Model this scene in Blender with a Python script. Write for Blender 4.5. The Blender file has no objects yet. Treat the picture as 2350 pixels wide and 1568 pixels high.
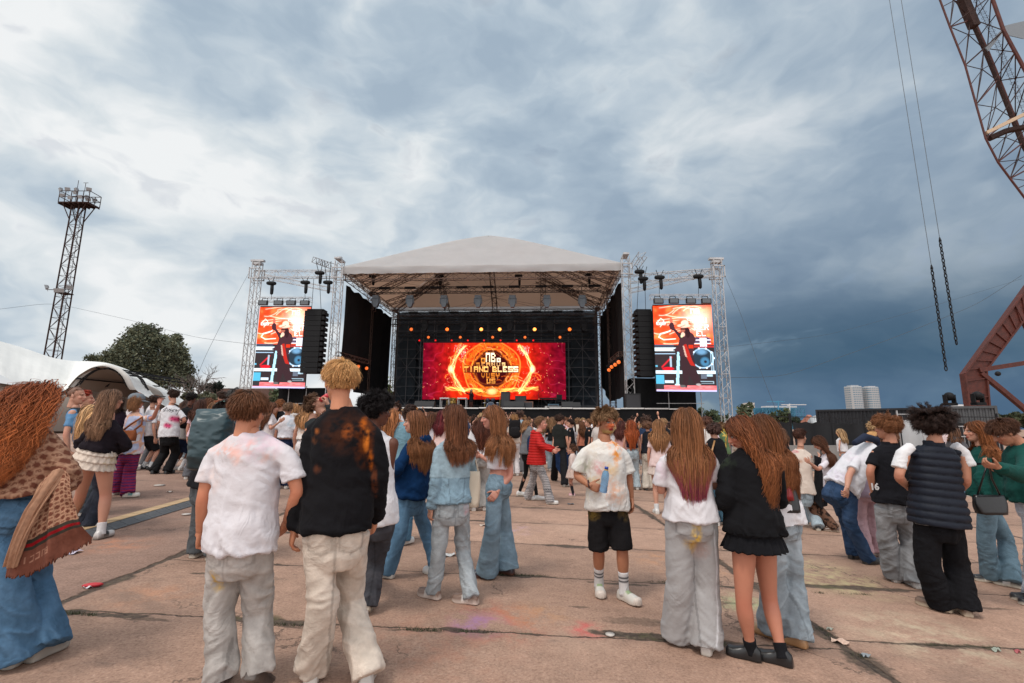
import bpy, math, random, numpy as np
from mathutils import Vector, Matrix
random.seed(7); np.random.seed(7)
R = math.radians
scene = bpy.context.scene
col = scene.collection
# ------------------------------------------------------------------ camera
FPX = 1109.0                       # focal length in pixels of a 2350 px wide frame
PITCH, ROLL, CAMZ = R(9.95), R(.35), 1.52
cp, sp = math.cos(PITCH), math.sin(PITCH); cr, sr = math.cos(ROLL), math.sin(ROLL)
FWD = np.array((0, cp, sp)); r0 = np.array((1., 0, 0)); u0 = np.array((0, -sp, cp))
RGT = cr*r0 + sr*u0; UPV = -sr*r0 + cr*u0
cam = bpy.data.objects.new('camera', bpy.data.cameras.new('camera'))
col.objects.link(cam); scene.camera = cam
cam.data.lens = FPX/2350*36; cam.data.sensor_width = 36
cam.data.clip_start = .05; cam.data.clip_end = 8000
cam.matrix_world = Matrix(((RGT[0], UPV[0], -FWD[0], 0), (RGT[1], UPV[1], -FWD[1], 0),
       (RGT[2], UPV[2], -FWD[2], CAMZ), (0, 0, 0, 1)))
scene.view_settings.view_transform = 'Standard'
scene.view_settings.look = 'None'
scene.view_settings.exposure = 0.05
scene.view_settings.gamma = 1.0
scene.render.film_transparent = False
try:
 scene.cycles.max_bounces = 6; scene.cycles.use_denoising = True
except Exception: pass
# ------------------------------------------------------------------ node helper
class NT:
 def __init__(s, nt): s.nt = nt; s.n = nt.nodes; s.l = nt.links
 def new(s, t, **kw):
  n = s.n.new(t)
  for k, v in kw.items(): setattr(n, k, v)
  return n
 def put(s, sock, v):
  if isinstance(v, bpy.types.NodeSocket): s.l.new(v, sock)
  elif isinstance(v, (int, float)) and hasattr(sock.default_value, '__len__'):
   sock.default_value = (v,)*len(sock.default_value)
  elif isinstance(v, (tuple, list)) and hasattr(sock.default_value, '__len__') and len(v) == 3 and len(sock.default_value) == 4:
   sock.default_value = (*v, 1)
  else: sock.default_value = v
 def m(s, op, a, b=None, c=None, clamp=False):
  n = s.new('ShaderNodeMath', operation=op, use_clamp=clamp); s.put(n.inputs[0], a)
  if b is not None: s.put(n.inputs[1], b)
  if c is not None: s.put(n.inputs[2], c)
  return n.outputs[0]
 def vm(s, op, a, b=None):
  n = s.new('ShaderNodeVectorMath', operation=op); s.put(n.inputs[0], a)
  if b is not None:
   if op == 'SCALE': s.put(n.inputs['Scale'], b)
   else: s.put(n.inputs[1], b)
  return n.outputs['Value'] if op in ('LENGTH', 'DISTANCE', 'DOT_PRODUCT') else n.outputs[0]
 def mix(s, f, a, b, blend='MIX'):
  n = s.new('ShaderNodeMix', data_type='RGBA', blend_type=blend)
  s.put(n.inputs[0], f); s.put(n.inputs[6], a); s.put(n.inputs[7], b); return n.outputs[2]
 def mr(s, v, a, b, c=0, d=1, smooth=True):
  n = s.new('ShaderNodeMapRange'); n.interpolation_type = 'SMOOTHSTEP' if smooth else 'LINEAR'
  s.put(n.inputs[0], v); s.put(n.inputs[1], a); s.put(n.inputs[2], b); s.put(n.inputs[3], c); s.put(n.inputs[4], d)
  return n.outputs[0]
 def sep(s, v):
  n = s.new('ShaderNodeSeparateXYZ'); s.put(n.inputs[0], v); return n.outputs
 def xyz(s, x, y, z):
  n = s.new('ShaderNodeCombineXYZ'); s.put(n.inputs[0], x); s.put(n.inputs[1], y); s.put(n.inputs[2], z); return n.outputs[0]
 def noise(s, vec, scale, detail=4, rough=.5, dist=0, out='Fac'):
  n = s.new('ShaderNodeTexNoise'); s.put(n.inputs['Vector'], vec); n.inputs['Scale'].default_value = scale
  n.inputs['Detail'].default_value = detail; n.inputs['Roughness'].default_value = rough
  n.inputs['Distortion'].default_value = dist
  return n.outputs[0] if out == 'Fac' else n.outputs[1]
 def ramp(s, f, stops):
  n = s.new('ShaderNodeValToRGB'); s.put(n.inputs[0], f); e = n.color_ramp.elements
  while len(e) < len(stops): e.new(.5)
  for el, (p, c) in zip(e, stops): el.position = p; el.color = (*c, 1)
  return n.outputs[0]
# ------------------------------------------------------------------ sky
SUN_EL, SUN_ROT = R(60), R(222)
world = bpy.data.worlds.new('World'); scene.world = world; world.use_nodes = True
t = NT(world.node_tree); t.n.clear()
tc = t.new('ShaderNodeTexCoord'); d = t.vm('NORMALIZE', tc.outputs['Generated'])
dx, dy, dz = t.sep(d)[:3]
sky = t.new('ShaderNodeTexSky'); sky.sky_type = 'NISHITA'; sky.sun_disc = False
sky.sun_elevation = SUN_EL; sky.sun_rotation = SUN_ROT
clear = t.vm('SCALE', sky.outputs[0], .09)
den = t.m('ADD', t.m('MAXIMUM', dz, 0), .40)
px_ = t.m('DIVIDE', dx, den); py_ = t.m('DIVIDE', dy, den)
# the cloud deck drifts towards the right: streaks lie along one diagonal
pv = t.xyz(t.m('ADD', t.m('MULTIPLY', px_, .8), t.m('MULTIPLY', py_, -.45)), t.m('ADD', t.m('MULTIPLY', px_, .55), t.m('MULTIPLY', py_, .95)), 3.7)
pv2 = t.vm('MULTIPLY', pv, (.95, 1.25, 1.0))
warp = t.vm('SCALE', t.vm('SUBTRACT', t.noise(pv2, .9, 3, .5, 0, 'Color'), (.5, .5, .5)), .9)
pw = t.vm('ADD', pv2, warp)
d3 = t.vm('ADD', t.vm('MULTIPLY', d, (1.15, 1.15, 2.0)), t.vm('SCALE', t.vm('SUBTRACT', t.noise(t.vm('MULTIPLY', d, (1, 1, 2.)), 2.6, 4, .55, 0, 'Color'), (.5, .5, .5)), .42))
n1 = t.noise(d3, 2.7, 10, .50, .0)
n2 = t.noise(t.vm('ADD', d3, (7.3, 2.1, 1.0)), 6.0, 9, .50, .0)
n3 = t.noise(t.vm('ADD', pw, (1.3, 9.1, 4.0)), 1.0, 4, .5, 0)
cl = t.m('ADD', t.m('ADD', t.m('MULTIPLY', n1, .62), t.m('MULTIPLY', n2, .36)), t.m('MULTIPLY', n3, .22))
cl = t.mr(cl, .45, .74, 0, 1, False)
left = t.mr(dx, -.75, .35, 1, 0)
hi = t.m('ADD', cl, t.m('MULTIPLY', left, .20))
cloud = t.ramp(hi, [(0.0, (.33, .42, .52)), (.28, (.41, .50, .59)), (.5, (.52, .60, .67)), (.72, (.67, .725, .76)), (.98, (.84, .86, .87))])
dk = t.mr(t.m('SUBTRACT', dx, t.m('MULTIPLY', dz, .50)), -.26, .46, 0, 1)
lowf = t.mr(dz, .0, .48, 1, 0)
dk2 = t.m('MULTIPLY', dk, t.m('ADD', t.m('MULTIPLY', lowf, .8), .2))
tint = t.mix(dk2, (1, 1, 1), (.21, .31, .41))
cloud = t.mix(1.0, cloud, tint, 'MULTIPLY')
dkg = t.mix(t.m('MULTIPLY', dk, .4), (1, 1, 1), (.58, .66, .76))
cloud = t.mix(1.0, cloud, dkg, 'MULTIPLY')
# blue rain band low on the right, warm band on the far left horizon
band = t.m('MULTIPLY', t.mr(dx, .12, .5, 0, 1), t.m('MULTIPLY', t.mr(dz, .055, .12, 0, 1), t.mr(dz, .28, .14, 0, 1)))
cloud = t.mix(t.m('MULTIPLY', band, .55), cloud, (.022, .075, .130))
warm = t.m('MULTIPLY', t.mr(dx, -.25, -.5, 0, 1), t.mr(dz, .10, .0, 0, 1))
cloud = t.mix(t.m('MULTIPLY', warm, .75), cloud, (.80, .66, .56))
# thin patches let a little clear sky through
gap = t.m('MULTIPLY', t.mr(n2, .60, .70, 0, 1), .22)
cloud = t.mix(gap, cloud, clear)
# overcast is brighter overhead; unseen sky there and behind the camera boosted for light
back = t.mr(dy, .10, -.5, 0, 1)
zen = t.mr(dz, .72, .95, 0, 1)
gain = t.m('ADD', 1.0, t.m('ADD', t.m('MULTIPLY', back, .75), t.m('MULTIPLY', zen, .6)))
backcol = t.mix(back, cloud, (.76, .76, .77))
fin = t.vm('SCALE', backcol, gain)
bg = t.new('ShaderNodeBackground'); t.put(bg.inputs[0], fin); bg.inputs[1].default_value = 1.0
out = t.new('ShaderNodeOutputWorld'); t.l.new(bg.outputs[0], out.inputs[0])
sun = bpy.data.objects.new('sun', bpy.data.lights.new('sun', 'SUN')); col.objects.link(sun)
sun.data.energy = 1.5; sun.data.angle = R(12); sun.data.color = (1, .93, .84)
az = SUN_ROT
sd = Vector((math.sin(az)*math.cos(SUN_EL), math.cos(az)*math.cos(SUN_EL), math.sin(SUN_EL)))
sun.rotation_euler = sd.to_track_quat('Z', 'Y').to_euler()
# ------------------------------------------------------------------ picture -> place helpers
GA, GB = -.04, .01                 # the concrete apron falls gently to the right
def gz(x, y): return GA*np.clip(x, -13, 8) + GB*np.clip(y, -10, 60)
def ray(u, v):
 q = FWD + (u-1175)/FPX*RGT - (v-784)/FPX*UPV; return q/q[1]
def P(u, v, Y): q = ray(u, v)*Y; return np.array((q[0], q[1], CAMZ+q[2]))
def G(u, v, z=0.):
 q = ray(u, v); Y = 10.
 for _ in range(12):
  x = q[0]*Y; Y = (CAMZ-z-gz(x, Y)+ (0)) / (-q[2]); Y = min(max(Y, .5), 400)
 return np.array((q[0]*Y, Y, CAMZ+q[2]*Y))
V3 = lambda *a: np.array(a, float)
def nrm(v): v = np.asarray(v, float); return v/(np.linalg.norm(v)+1e-12)
# ------------------------------------------------------------------ mesh builder
class MB:
 def __init__(s): s.v = []; s.f = []; s.c = []; s.m = []; s.n = 0
 def add(s, V, Fc, c=None, mi=0):
  V = np.asarray(V, float).reshape(-1, 3); k = s.n
  s.v.append(V); s.f.extend([tuple(i+k for i in f) for f in Fc]); s.n += len(V)
  if c is None: c = (1, 1, 1)
  c = np.asarray(c, float)
  s.c.append(np.tile(c, (len(V), 1)) if c.ndim == 1 else c)
  s.m.extend([mi]*len(Fc)); return s
 def box(s, c, size, rot=None, col=None, mi=0):
  x, y, z = [q/2 for q in size]
  V = np.array([(i*x, j*y, k*z) for i in (-1, 1) for j in (-1, 1) for k in (-1, 1)], float)
  if rot is not None: V = V @ np.asarray(rot, float)      # rows of rot = local axes
  return s.add(V+np.asarray(c, float), [(0, 1, 3, 2), (4, 6, 7, 5), (0, 4, 5, 1), (2, 3, 7, 6), (0, 2, 6, 4), (1, 5, 7, 3)], col, mi)
 def tube(s, pts, rad, n=6, col=None, cap=True, mi=0, flat=1.0, ref=None):
  pts = np.asarray(pts, float); k = len(pts)
  rad = np.broadcast_to(np.asarray(rad, float), (k,)) if np.ndim(rad) < 2 else rad
  T = np.gradient(pts, axis=0); T /= np.linalg.norm(T, axis=1)[:, None]+1e-12
  ref = np.array((0, 0, 1.)) if ref is None else np.asarray(ref, float)
  if abs(T[0] @ ref) > .95: ref = np.array((0, 1., 0)) if abs(T[0][1]) < .9 else np.array((1., 0, 0))
  V = []; a = nrm(np.cross(T[0], ref))
  for i in range(k):
   a = nrm(a - T[i]*(a @ T[i])); b = np.cross(T[i], a)
   th = np.arange(n)/n*2*math.pi + math.pi/n
   V.append(pts[i]+rad[i]*(np.cos(th)[:, None]*a+np.sin(th)[:, None]*b*flat))
  Fc = []
  for i in range(k-1):
   for j in range(n):
    Fc.append((i*n+j, i*n+(j+1) % n, (i+1)*n+(j+1) % n, (i+1)*n+j))
  if cap: Fc += [tuple(range(n))[::-1], tuple((k-1)*n+j for j in range(n))]
  if col is not None and np.ndim(col) == 2: col = np.repeat(col, n, axis=0)
  return s.add(np.concatenate(V), Fc, col, mi)
 def bar(s, a, b, r, n=4, col=None, mi=0): return s.tube([a, b], r, n, col, True, mi)
 def loft(s, rings, cap=True, col=None, closed=True, mi=0):
  n = len(rings[0]); k = len(rings); Fc = []
  for i in range(k-1):
   for j in range(n if closed else n-1):
    Fc.append((i*n+j, i*n+(j+1) % n, (i+1)*n+(j+1) % n, (i+1)*n+j))
  if cap: Fc += [tuple(range(n))[::-1], tuple((k-1)*n+j for j in range(n))]
  return s.add(np.concatenate(rings), Fc, col, mi)
 def ell(s, c, ax, r, nu=14, nv=9, col=None, mi=0, pw=1.0):
  """ellipsoid; ax = 3 unit axes (rows), r = 3 radii"""
  ax = np.asarray(ax, float); rings = []
  for i in range(nv+1):
   ph = -math.pi/2+math.pi*(i+.001 if i == 0 else (i-.001 if i == nv else i))/nv
   th = np.arange(nu)/nu*2*math.pi
   q = np.stack([np.cos(th)*math.cos(ph), np.sin(th)*math.cos(ph), np.full(nu, math.sin(ph))], 1)
   if pw != 1: q = np.sign(q)*np.abs(q)**pw
   rings.append(np.asarray(c)+(q*np.asarray(r)) @ ax)
  return s.loft(rings, True, col, True, mi)
 def arrays(s): return np.concatenate(s.v), s.f, np.concatenate(s.c)
 def build(s, name, mats, parent=None, smooth=False, loc=None):
  V, Fc, Cc = s.arrays(); mo = s.m
  return mk(name, V, Fc, Cc, mats, parent, smooth, loc, mo)
def mk(name, V, Fc, Cc, mats, parent=None, smooth=False, loc=None, mo=None):
 V = np.asarray(V, float)
 if parent is not None: org = np.array(parent_org(parent))
 else: org = np.asarray(loc, float) if loc is not None else np.array((0, 0, 0.))
 me = bpy.data.meshes.new(name)
 me.from_pydata((V-org).tolist(), [], Fc if isinstance(Fc, list) else Fc.tolist())
 if Cc is not None:
  at = me.color_attributes.new('Col', 'FLOAT_COLOR', 'POINT')
  at.data.foreach_set('color', np.concatenate([np.clip(Cc, 0, 50), np.ones((len(Cc), 1))], 1).astype(np.float32).ravel())
 if not isinstance(mats, (list, tuple)): mats = [mats]
 for m_ in mats: me.materials.append(m_)
 if mo is not None and len(mats) > 1: me.polygons.foreach_set('material_index', mo)
 if smooth: me.polygons.foreach_set('use_smooth', [True]*len(me.polygons))
 me.validate(); me.update()
 o = bpy.data.objects.new(name, me); col.objects.link(o)
 if parent is not None: o.parent = parent
 else: o.location = org
 return o
ORG = {}
def parent_org(p):
 o = np.array(p.location, float)
 if p.parent: o = o+parent_org(p.parent)
 return o
def tag(o, label=None, cat=None, group=None, kind=None):
 if label: o['label'] = label
 if cat: o['category'] = cat
 if group: o['group'] = group
 if kind: o['kind'] = kind
 return o
def thing(name, label, cat, loc=(0, 0, 0), group=None):
 o = bpy.data.objects.new(name, None); col.objects.link(o); o.location = tuple(float(q) for q in loc)
 o.empty_display_size = .1
 return tag(o, label, cat, group)
def copy_tree(o, parent=None):
 c = o.copy(); col.objects.link(c); c.parent = parent
 for ch in KIDS.get(o.name, list(o.children)): copy_tree(ch, c)
 return c
KIDS = {}
# ------------------------------------------------------------------ materials
MATS = {}
def mat(name, c=(.5, .5, .5), rough=.6, metal=0., spec=.5, bump=0., bscale=30., var=0., vscale=4., vc=False, oc=False,
  emit=None, alpha=1., trans=0., sheen=0., aniso=(1, 1, 1), bdetail=4, sss=0., crease=None):
 if name in MATS: return MATS[name]
 if max(c) < .06 and spec == .5: spec = .15
 m_ = bpy.data.materials.new(name); m_.use_nodes = True; t = NT(m_.node_tree)
 b = t.n['Principled BSDF']; tcn = t.new('ShaderNodeTexCoord'); ob = tcn.outputs['Object']
 ob = t.vm('MULTIPLY', ob, tuple(aniso)) if aniso != (1, 1, 1) else ob
 colr = None
 if vc:
  a = t.new('ShaderNodeAttribute', attribute_name='Col'); colr = a.outputs['Color']
  if c != (.5, .5, .5): colr = t.mix(1., colr, c, 'MULTIPLY')
 if oc:
  oi = t.new('ShaderNodeObjectInfo')
  colr = oi.outputs['Color'] if colr is None else t.mix(1., colr, oi.outputs['Color'], 'MULTIPLY')
 if colr is None: colr = t.mix(0., c, c)
 if var:
  nn = t.noise(ob, vscale, 5, .6)
  f = t.mr(nn, .25, .75, 1-var, 1+var*.6, False)
  colr = t.vm('SCALE', colr, f)
 t.put(b.inputs['Base Color'], colr)
 b.inputs['Roughness'].default_value = rough; b.inputs['Metallic'].default_value = metal
 b.inputs['Specular IOR Level'].default_value = spec; b.inputs['Alpha'].default_value = alpha
 b.inputs['Transmission Weight'].default_value = trans
 if sss: b.inputs['Subsurface Weight'].default_value = sss; b.inputs['Subsurface Radius'].default_value = (.012, .004, .002); b.inputs['Subsurface Scale'].default_value = 1.
 if sheen: b.inputs['Sheen Weight'].default_value = sheen; b.inputs['Sheen Roughness'].default_value = .5
 if emit is not None:
  if vc: t.put(b.inputs['Emission Color'], colr); t.put(b.inputs['Base Color'], (.01, .01, .01))
  else: t.put(b.inputs['Emission Color'], c)
  b.inputs['Emission Strength'].default_value = emit
 if bump:
  bn = t.new('ShaderNodeBump'); t.put(bn.inputs['Height'], t.noise(ob, bscale, bdetail, .6))
  bn.inputs['Strength'].default_value = bump; bn.inputs['Distance'].default_value = .01
  if crease:      # cloth creases: ridges of a stretched noise
   sc_, st_, sx = crease; q_ = t.vm('MULTIPLY', ob, sx); q_ = t.vm('ADD', q_, t.vm('SCALE', t.noise(ob, 3., 2, .5, 0, 'Color'), .55)); nz = t.noise(q_, sc_, 3, .55, .3)
   rd_ = t.m('SUBTRACT', 1., t.m('MULTIPLY', t.m('ABSOLUTE', t.m('SUBTRACT', nz, .5)), 5., None, True)); rd_ = t.m('MULTIPLY', rd_, t.mr(t.noise(ob, 2.6, 2, .5), .42, .62, .12, 1.))
   b2 = t.new('ShaderNodeBump'); t.put(b2.inputs['Height'], rd_); b2.inputs['Strength'].default_value = st_; b2.inputs['Distance'].default_value = .03; t.l.new(b2.outputs[0], bn.inputs['Normal'])
  t.l.new(bn.outputs[0], b.inputs['Normal'])
 MATS[name] = m_; return m_
M_ALU = mat('aluminium', (.46, .45, .45), .45, .4, var=.25, vscale=3)
M_DARK = mat('black_steel', (.022, .022, .024), .5, .3, var=.3)
M_BLACK = mat('black_cloth', (.008, .008, .009), .9, var=.4, vscale=1.2, bump=.5, bscale=3, spec=.2)
M_SPK = mat('speaker_black', (.012, .012, .013), .55, bump=.2, bscale=60)
M_RUST = mat('rusty_red_paint', (.085, .016, .009), .65, 0, var=.55, vscale=2.2, bump=.3, bscale=14)
M_RUSTD = mat('dark_rusty_steel', (.045, .024, .02), .7, 0, var=.5, vscale=3)
M_MEM = mat('white_membrane', (.74, .73, .70), .6, var=.08, vscale=.6, bump=.25, bscale=1.5, spec=.3)
M_VC = mat('painted_plain', rough=.6, vc=True)
M_VCM = mat('painted_metal', rough=.45, vc=True, metal=.3)
# ------------------------------------------------------------------ ground
def ground():
 xs = np.unique(np.concatenate([np.linspace(-30, 30, 41), [-3000, -1200, -500, -200, -90, -50, 50, 90, 200, 500, 1200, 3000]]))
 ys = np.unique(np.concatenate([np.linspace(-12, 62, 50), [-400, -60, 90, 150, 300, 700, 1500, 4000]]))
 X, Y = np.meshgrid(xs, ys); V = np.stack([X.ravel(), Y.ravel(), gz(X, Y).ravel()], 1)
 nx = len(xs); Fc = [(j*nx+i, j*nx+i+1, (j+1)*nx+i+1, (j+1)*nx+i) for j in range(len(ys)-1) for i in range(nx-1)]
 m_ = bpy.data.materials.new('concrete_slabs'); m_.use_nodes = True; t = NT(m_.node_tree); b = t.n['Principled BSDF']
 tcn = t.new('ShaderNodeTexCoord'); ob = tcn.outputs['Object']
 w1 = t.vm('SCALE', t.vm('SUBTRACT', t.noise(ob, 1.3, 5, .6, 0, 'Color'), (.5, .5, .5)), .10)
 w2 = t.vm('SCALE', t.vm('SUBTRACT', t.noise(ob, 9, 4, .6, 0, 'Color'), (.5, .5, .5)), .07)
 q = t.vm('ADD', ob, t.vm('ADD', w1, w2)); x, y, z = t.sep(q)[:3]
 cu = t.m('DIVIDE', t.m('SUBTRACT', x, 2.46), 5.88); ci = t.m('FLOOR', cu); cf = t.m('FRACT', cu)
 rowoff = t.m('MULTIPLY', t.m('ADD', ci, 1.), -.16)
 ru = t.m('DIVIDE', t.m('SUBTRACT', t.m('ADD', y, rowoff), 3.83), 1.31)
 ri = t.m('FLOOR', ru); rf = t.m('FRACT', ru)
 dc = t.m('MULTIPLY', t.m('MINIMUM', cf, t.m('SUBTRACT', 1, cf)), 5.88)
 dr = t.m('MULTIPLY', t.m('MINIMUM', rf, t.m('SUBTRACT', 1, rf)), 1.31)
 leftside = t.mr(t.sep(ob)[0], -3.5, -3.4, 0, 1)      # beyond the left edge the paving is asphalt without cross joints
 wn = t.noise(ob, .9, 4, .6); wn2 = t.noise(ob, 6, 4, .6)
 wid = t.m('ADD', t.m('MULTIPLY', t.mr(wn, .50, .70, 0, 1), .13), t.m('MULTIPLY', wn2, .022))
 wc = t.m('ADD', wid, .03)
 jr = t.m('MULTIPLY', t.mr(dr, wid, t.m('ADD', t.m('MULTIPLY', wid, .35), 0.0), 0, 1), leftside)
 jc = t.m('MULTIPLY', t.mr(dc, wc, t.m('MULTIPLY', wc, .4), 0, 1), t.mr(t.sep(ob)[0], -4.1, -3.9, .2, 1))
 j = t.m('MAXIMUM', jr, jc)
 soft = t.m('MAXIMUM', t.m('MULTIPLY', t.mr(dr, .16, .0, 0, 1), leftside), t.mr(dc, .16, 0, 0, 1))
 # slab colour
 rnd = t.new('ShaderNodeTexWhiteNoise'); rnd.noise_dimensions = '2D'; t.put(rnd.inputs['Vector'], t.xyz(ci, ri, 0))
 tone = t.mr(rnd.outputs['Value'], 0, 1, .82, 1.14, False)
 fine = t.noise(ob, 55, 6, .75); mid = t.noise(ob, 7, 6, .65); big = t.noise(ob, .7, 5, .6)
 c = t.ramp(fine, [(.30, (.22, .130, .092)), (.45, (.37, .232, .172)), (.58, (.45, .288, .215)), (.75, (.62, .43, .33))])
 vor = t.new('ShaderNodeTexVoronoi'); vor.inputs['Scale'].default_value = 38; t.put(vor.inputs['Vector'], ob)
 peb = t.mr(vor.outputs['Distance'], .0, .30, 1, 0); pr = t.sep(vor.outputs['Color'])[0]
 c = t.mix(t.m('MULTIPLY', t.m('MULTIPLY', peb, t.mr(pr, .55, .8, 0, 1)), .45), c, (.60, .48, .42))
 c = t.mix(t.m('MULTIPLY', t.m('MULTIPLY', peb, t.mr(pr, .25, .1, 0, 1)), .4), c, (.16, .11, .09))
 c = t.vm('SCALE', t.mix(1., c, (.93, .92, .90), 'MULTIPLY'), t.m('MULTIPLY', tone, t.m('MULTIPLY', t.mr(mid, .3, .7, .84, 1.1, False), t.mr(big, .3, .7, .84, 1.14, False))))
 tar = t.m('MULTIPLY', t.mr(t.noise(t.vm('MULTIPLY', ob, (.7, 2.2, 1)), 1.9, 6, .7), .60, .70, 0, 1), .38)
 c = t.mix(tar, c, (.12, .085, .07))
 # left asphalt is smoother and darker
 asph = t.mix(1, c, (.80, .80, .84), 'MULTIPLY')
 c = t.mix(leftside, asph, c)
 c = t.mix(t.m('MULTIPLY', soft, .22), c, (.15, .10, .08))
 spot = t.noise(ob, 13, 3, .5); c = t.mix(t.m('MULTIPLY', t.mr(spot, .70, .76, 0, 1), .45), c, (.09, .07, .06))
 # coloured powder trodden into the slabs
 pn = t.noise(ob, 5, 6, .7)
 for (px, py, rad, pc, st) in POWDER:
  dd = t.vm('DISTANCE', t.vm('MULTIPLY', ob, (1, 1, 0)), (px, py, 0))
  f = t.m('MULTIPLY', t.mr(dd, rad, rad*.1, 0, 1), t.mr(pn, .40, .68, 0, st))
  c = t.mix(f, c, pc)
 dirt = t.ramp(t.noise(ob, 24, 5, .7), [(.35, (.035, .027, .022)), (.55, (.085, .063, .048)), (.72, (.14, .115, .075))])
 moss = t.mr(t.noise(ob, 3.3, 4, .6), .58, .68, 0, .6); dirt = t.mix(moss, dirt, (.075, .075, .03))
 vc = t.new('ShaderNodeTexVoronoi'); vc.feature = 'DISTANCE_TO_EDGE'; vc.inputs['Scale'].default_value = .42; t.put(vc.inputs['Vector'], t.vm('ADD', ob, t.vm('SCALE', t.vm('SUBTRACT', t.noise(ob, 2.2, 6, .7, 0, 'Color'), (.5, .5, .5)), .9)))
 crk = t.m('MULTIPLY', t.mr(vc.outputs['Distance'], .010, .0, 0, 1), t.mr(t.noise(ob, .8, 3, .5), .50, .58, 0, .8)); c = t.mix(crk, c, (.07, .05, .04))
 st1 = t.m('MULTIPLY', t.mr(t.noise(t.vm('MULTIPLY', ob, (1, 1.6, 1)), .55, 6, .72, .4), .56, .66, 0, 1), .42); c = t.mix(st1, c, (.20, .135, .105))
 st2 = t.m('MULTIPLY', t.mr(t.noise(ob, .38, 5, .6), .52, .66, 0, 1), .22); c = t.mix(st2, c, (.52, .37, .28))
 c = t.mix(t.m('MULTIPLY', j, .92), c, dirt)
 for (px, py, rx, ry, st) in DIRT:
  dd = t.vm('LENGTH', t.vm('MULTIPLY', t.vm('SUBTRACT', t.vm('MULTIPLY', q, (1, 1, 0)), (px, py, 0)), (1/rx, 1/ry, 0)))
  c = t.mix(t.m('MULTIPLY', t.mr(t.m('ADD', dd, t.m('MULTIPLY', t.m('SUBTRACT', pn, .5), 2.4)), 1.0, .55, 0, 1), st), c, dirt)
 t.put(b.inputs['Base Color'], c); b.inputs['Roughness'].default_value = .88; b.inputs['Specular IOR Level'].default_value = .25
 h = t.m('ADD', t.m('ADD', t.m('MULTIPLY', fine, .35), t.m('MULTIPLY', mid, .4)), t.m('MULTIPLY', j, -2.2))
 h = t.m('ADD', h, t.m('MULTIPLY', soft, -.35))
 bn = t.new('ShaderNodeBump'); t.put(bn.inputs['Height'], h); bn.inputs['Strength'].default_value = .75; bn.inputs['Distance'].default_value = .02
 t.l.new(bn.outputs[0], b.inputs['Normal'])
 o = mk('ground', V, Fc, None, m_, smooth=False); tag(o, kind='structure')
POWDER = []; DIRT = []
for (u, v, rr, pc, st) in [(1150, 1425, .55, (.45, .10, .06), .75), (1095, 1432, .32, (.28, .2, .42), .85), (1230, 1410, .4, (.55, .27, .1), .5),
       (1345, 1445, .22, (.6, .06, .07), .8), (1850, 1305, .9, (.62, .56, .28), .5), (1700, 1385, .4, (.35, .5, .25), .55),
       (2120, 1460, .8, (.66, .6, .42), .45), (350, 1365, .5, (.6, .25, .12), .35), (265, 1250, .55, (.6, .22, .1), .5),
       (700, 1215, .6, (.6, .3, .25), .4), (1930, 1340, .7, (.58, .55, .28), .4), (1000, 1480, .8, (.5, .2, .12), .35), (1560, 1290, .8, (.62, .27, .1), .45),
       (1180, 1215, .5, (.5, .35, .5), .35)]:
 g = G(u, v); POWDER.append((float(g[0]), float(g[1]), rr, pc, st))
for (u, v, rx, ry, st) in [(170, 1408, .22, .05, .9), (245, 1414, .38, .045, .9), (350, 1425, .2, .03, .6), (1500, 1462, .55, .07, .95), (1420, 1455, .35, .05, .8), (1600, 1470, .3, .06, .9), (1490, 1430, .5, .10, .45), (1200, 1322, .35, .04, .8), (1420, 1340, .35, .045, .8), (640, 1436, .3, .03, .7), (960, 1448, .25, .03, .7), (470, 1317, .28, .03, .8), (1900, 1460, .10, .22, .8), (1990, 1520, .12, .25, .85), (2150, 1482, .5, .05, .8), (1690, 1385, .3, .05, .5), (1330, 1395, .1, .03, .6), (620, 1330, .25, .05, .35), (1240, 1165, .3, .06, .7), (2250, 1395, .4, .04, .6)]:
 g = G(u, v); DIRT.append((float(g[0]), float(g[1]), rx, ry, st))
ground()
# ================================================================== SURROUNDINGS
def truss(mb, a, b, w, h=None, bay=None, r=.025, up=(0, 0, 1), col=None, rd=None, n=4):
 """box truss between a and b: four chords and zigzag lacing"""
 a = np.asarray(a, float); b = np.asarray(b, float); h = h or w; L = np.linalg.norm(b-a); T = (b-a)/L
 bay = bay or w; rd = rd or r*.55
 s = np.cross(T, up); s = nrm(s) if np.linalg.norm(s) > .1 else nrm(np.cross(T, (0, 1, 0))); u = np.cross(s, T)
 cs = [(-w/2, -h/2), (w/2, -h/2), (w/2, h/2), (-w/2, h/2)]
 C = [s*i+u*j for i, j in cs]
 for c in C: mb.bar(a+c, b+c, r, n, col)
 k = max(1, int(round(L/bay)))
 for i in range(k):
  p, q = a+T*L*i/k, a+T*L*(i+1)/k
  for j in range(4):
   c1, c2 = C[j], C[(j+1) % 4]
   if i % 2: c1, c2 = c2, c1
   mb.bar(p+c1, q+c2, rd, 3, col)
   if i % 3 == 0: mb.bar(p+c1, p+c2, rd, 3, col)
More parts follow.
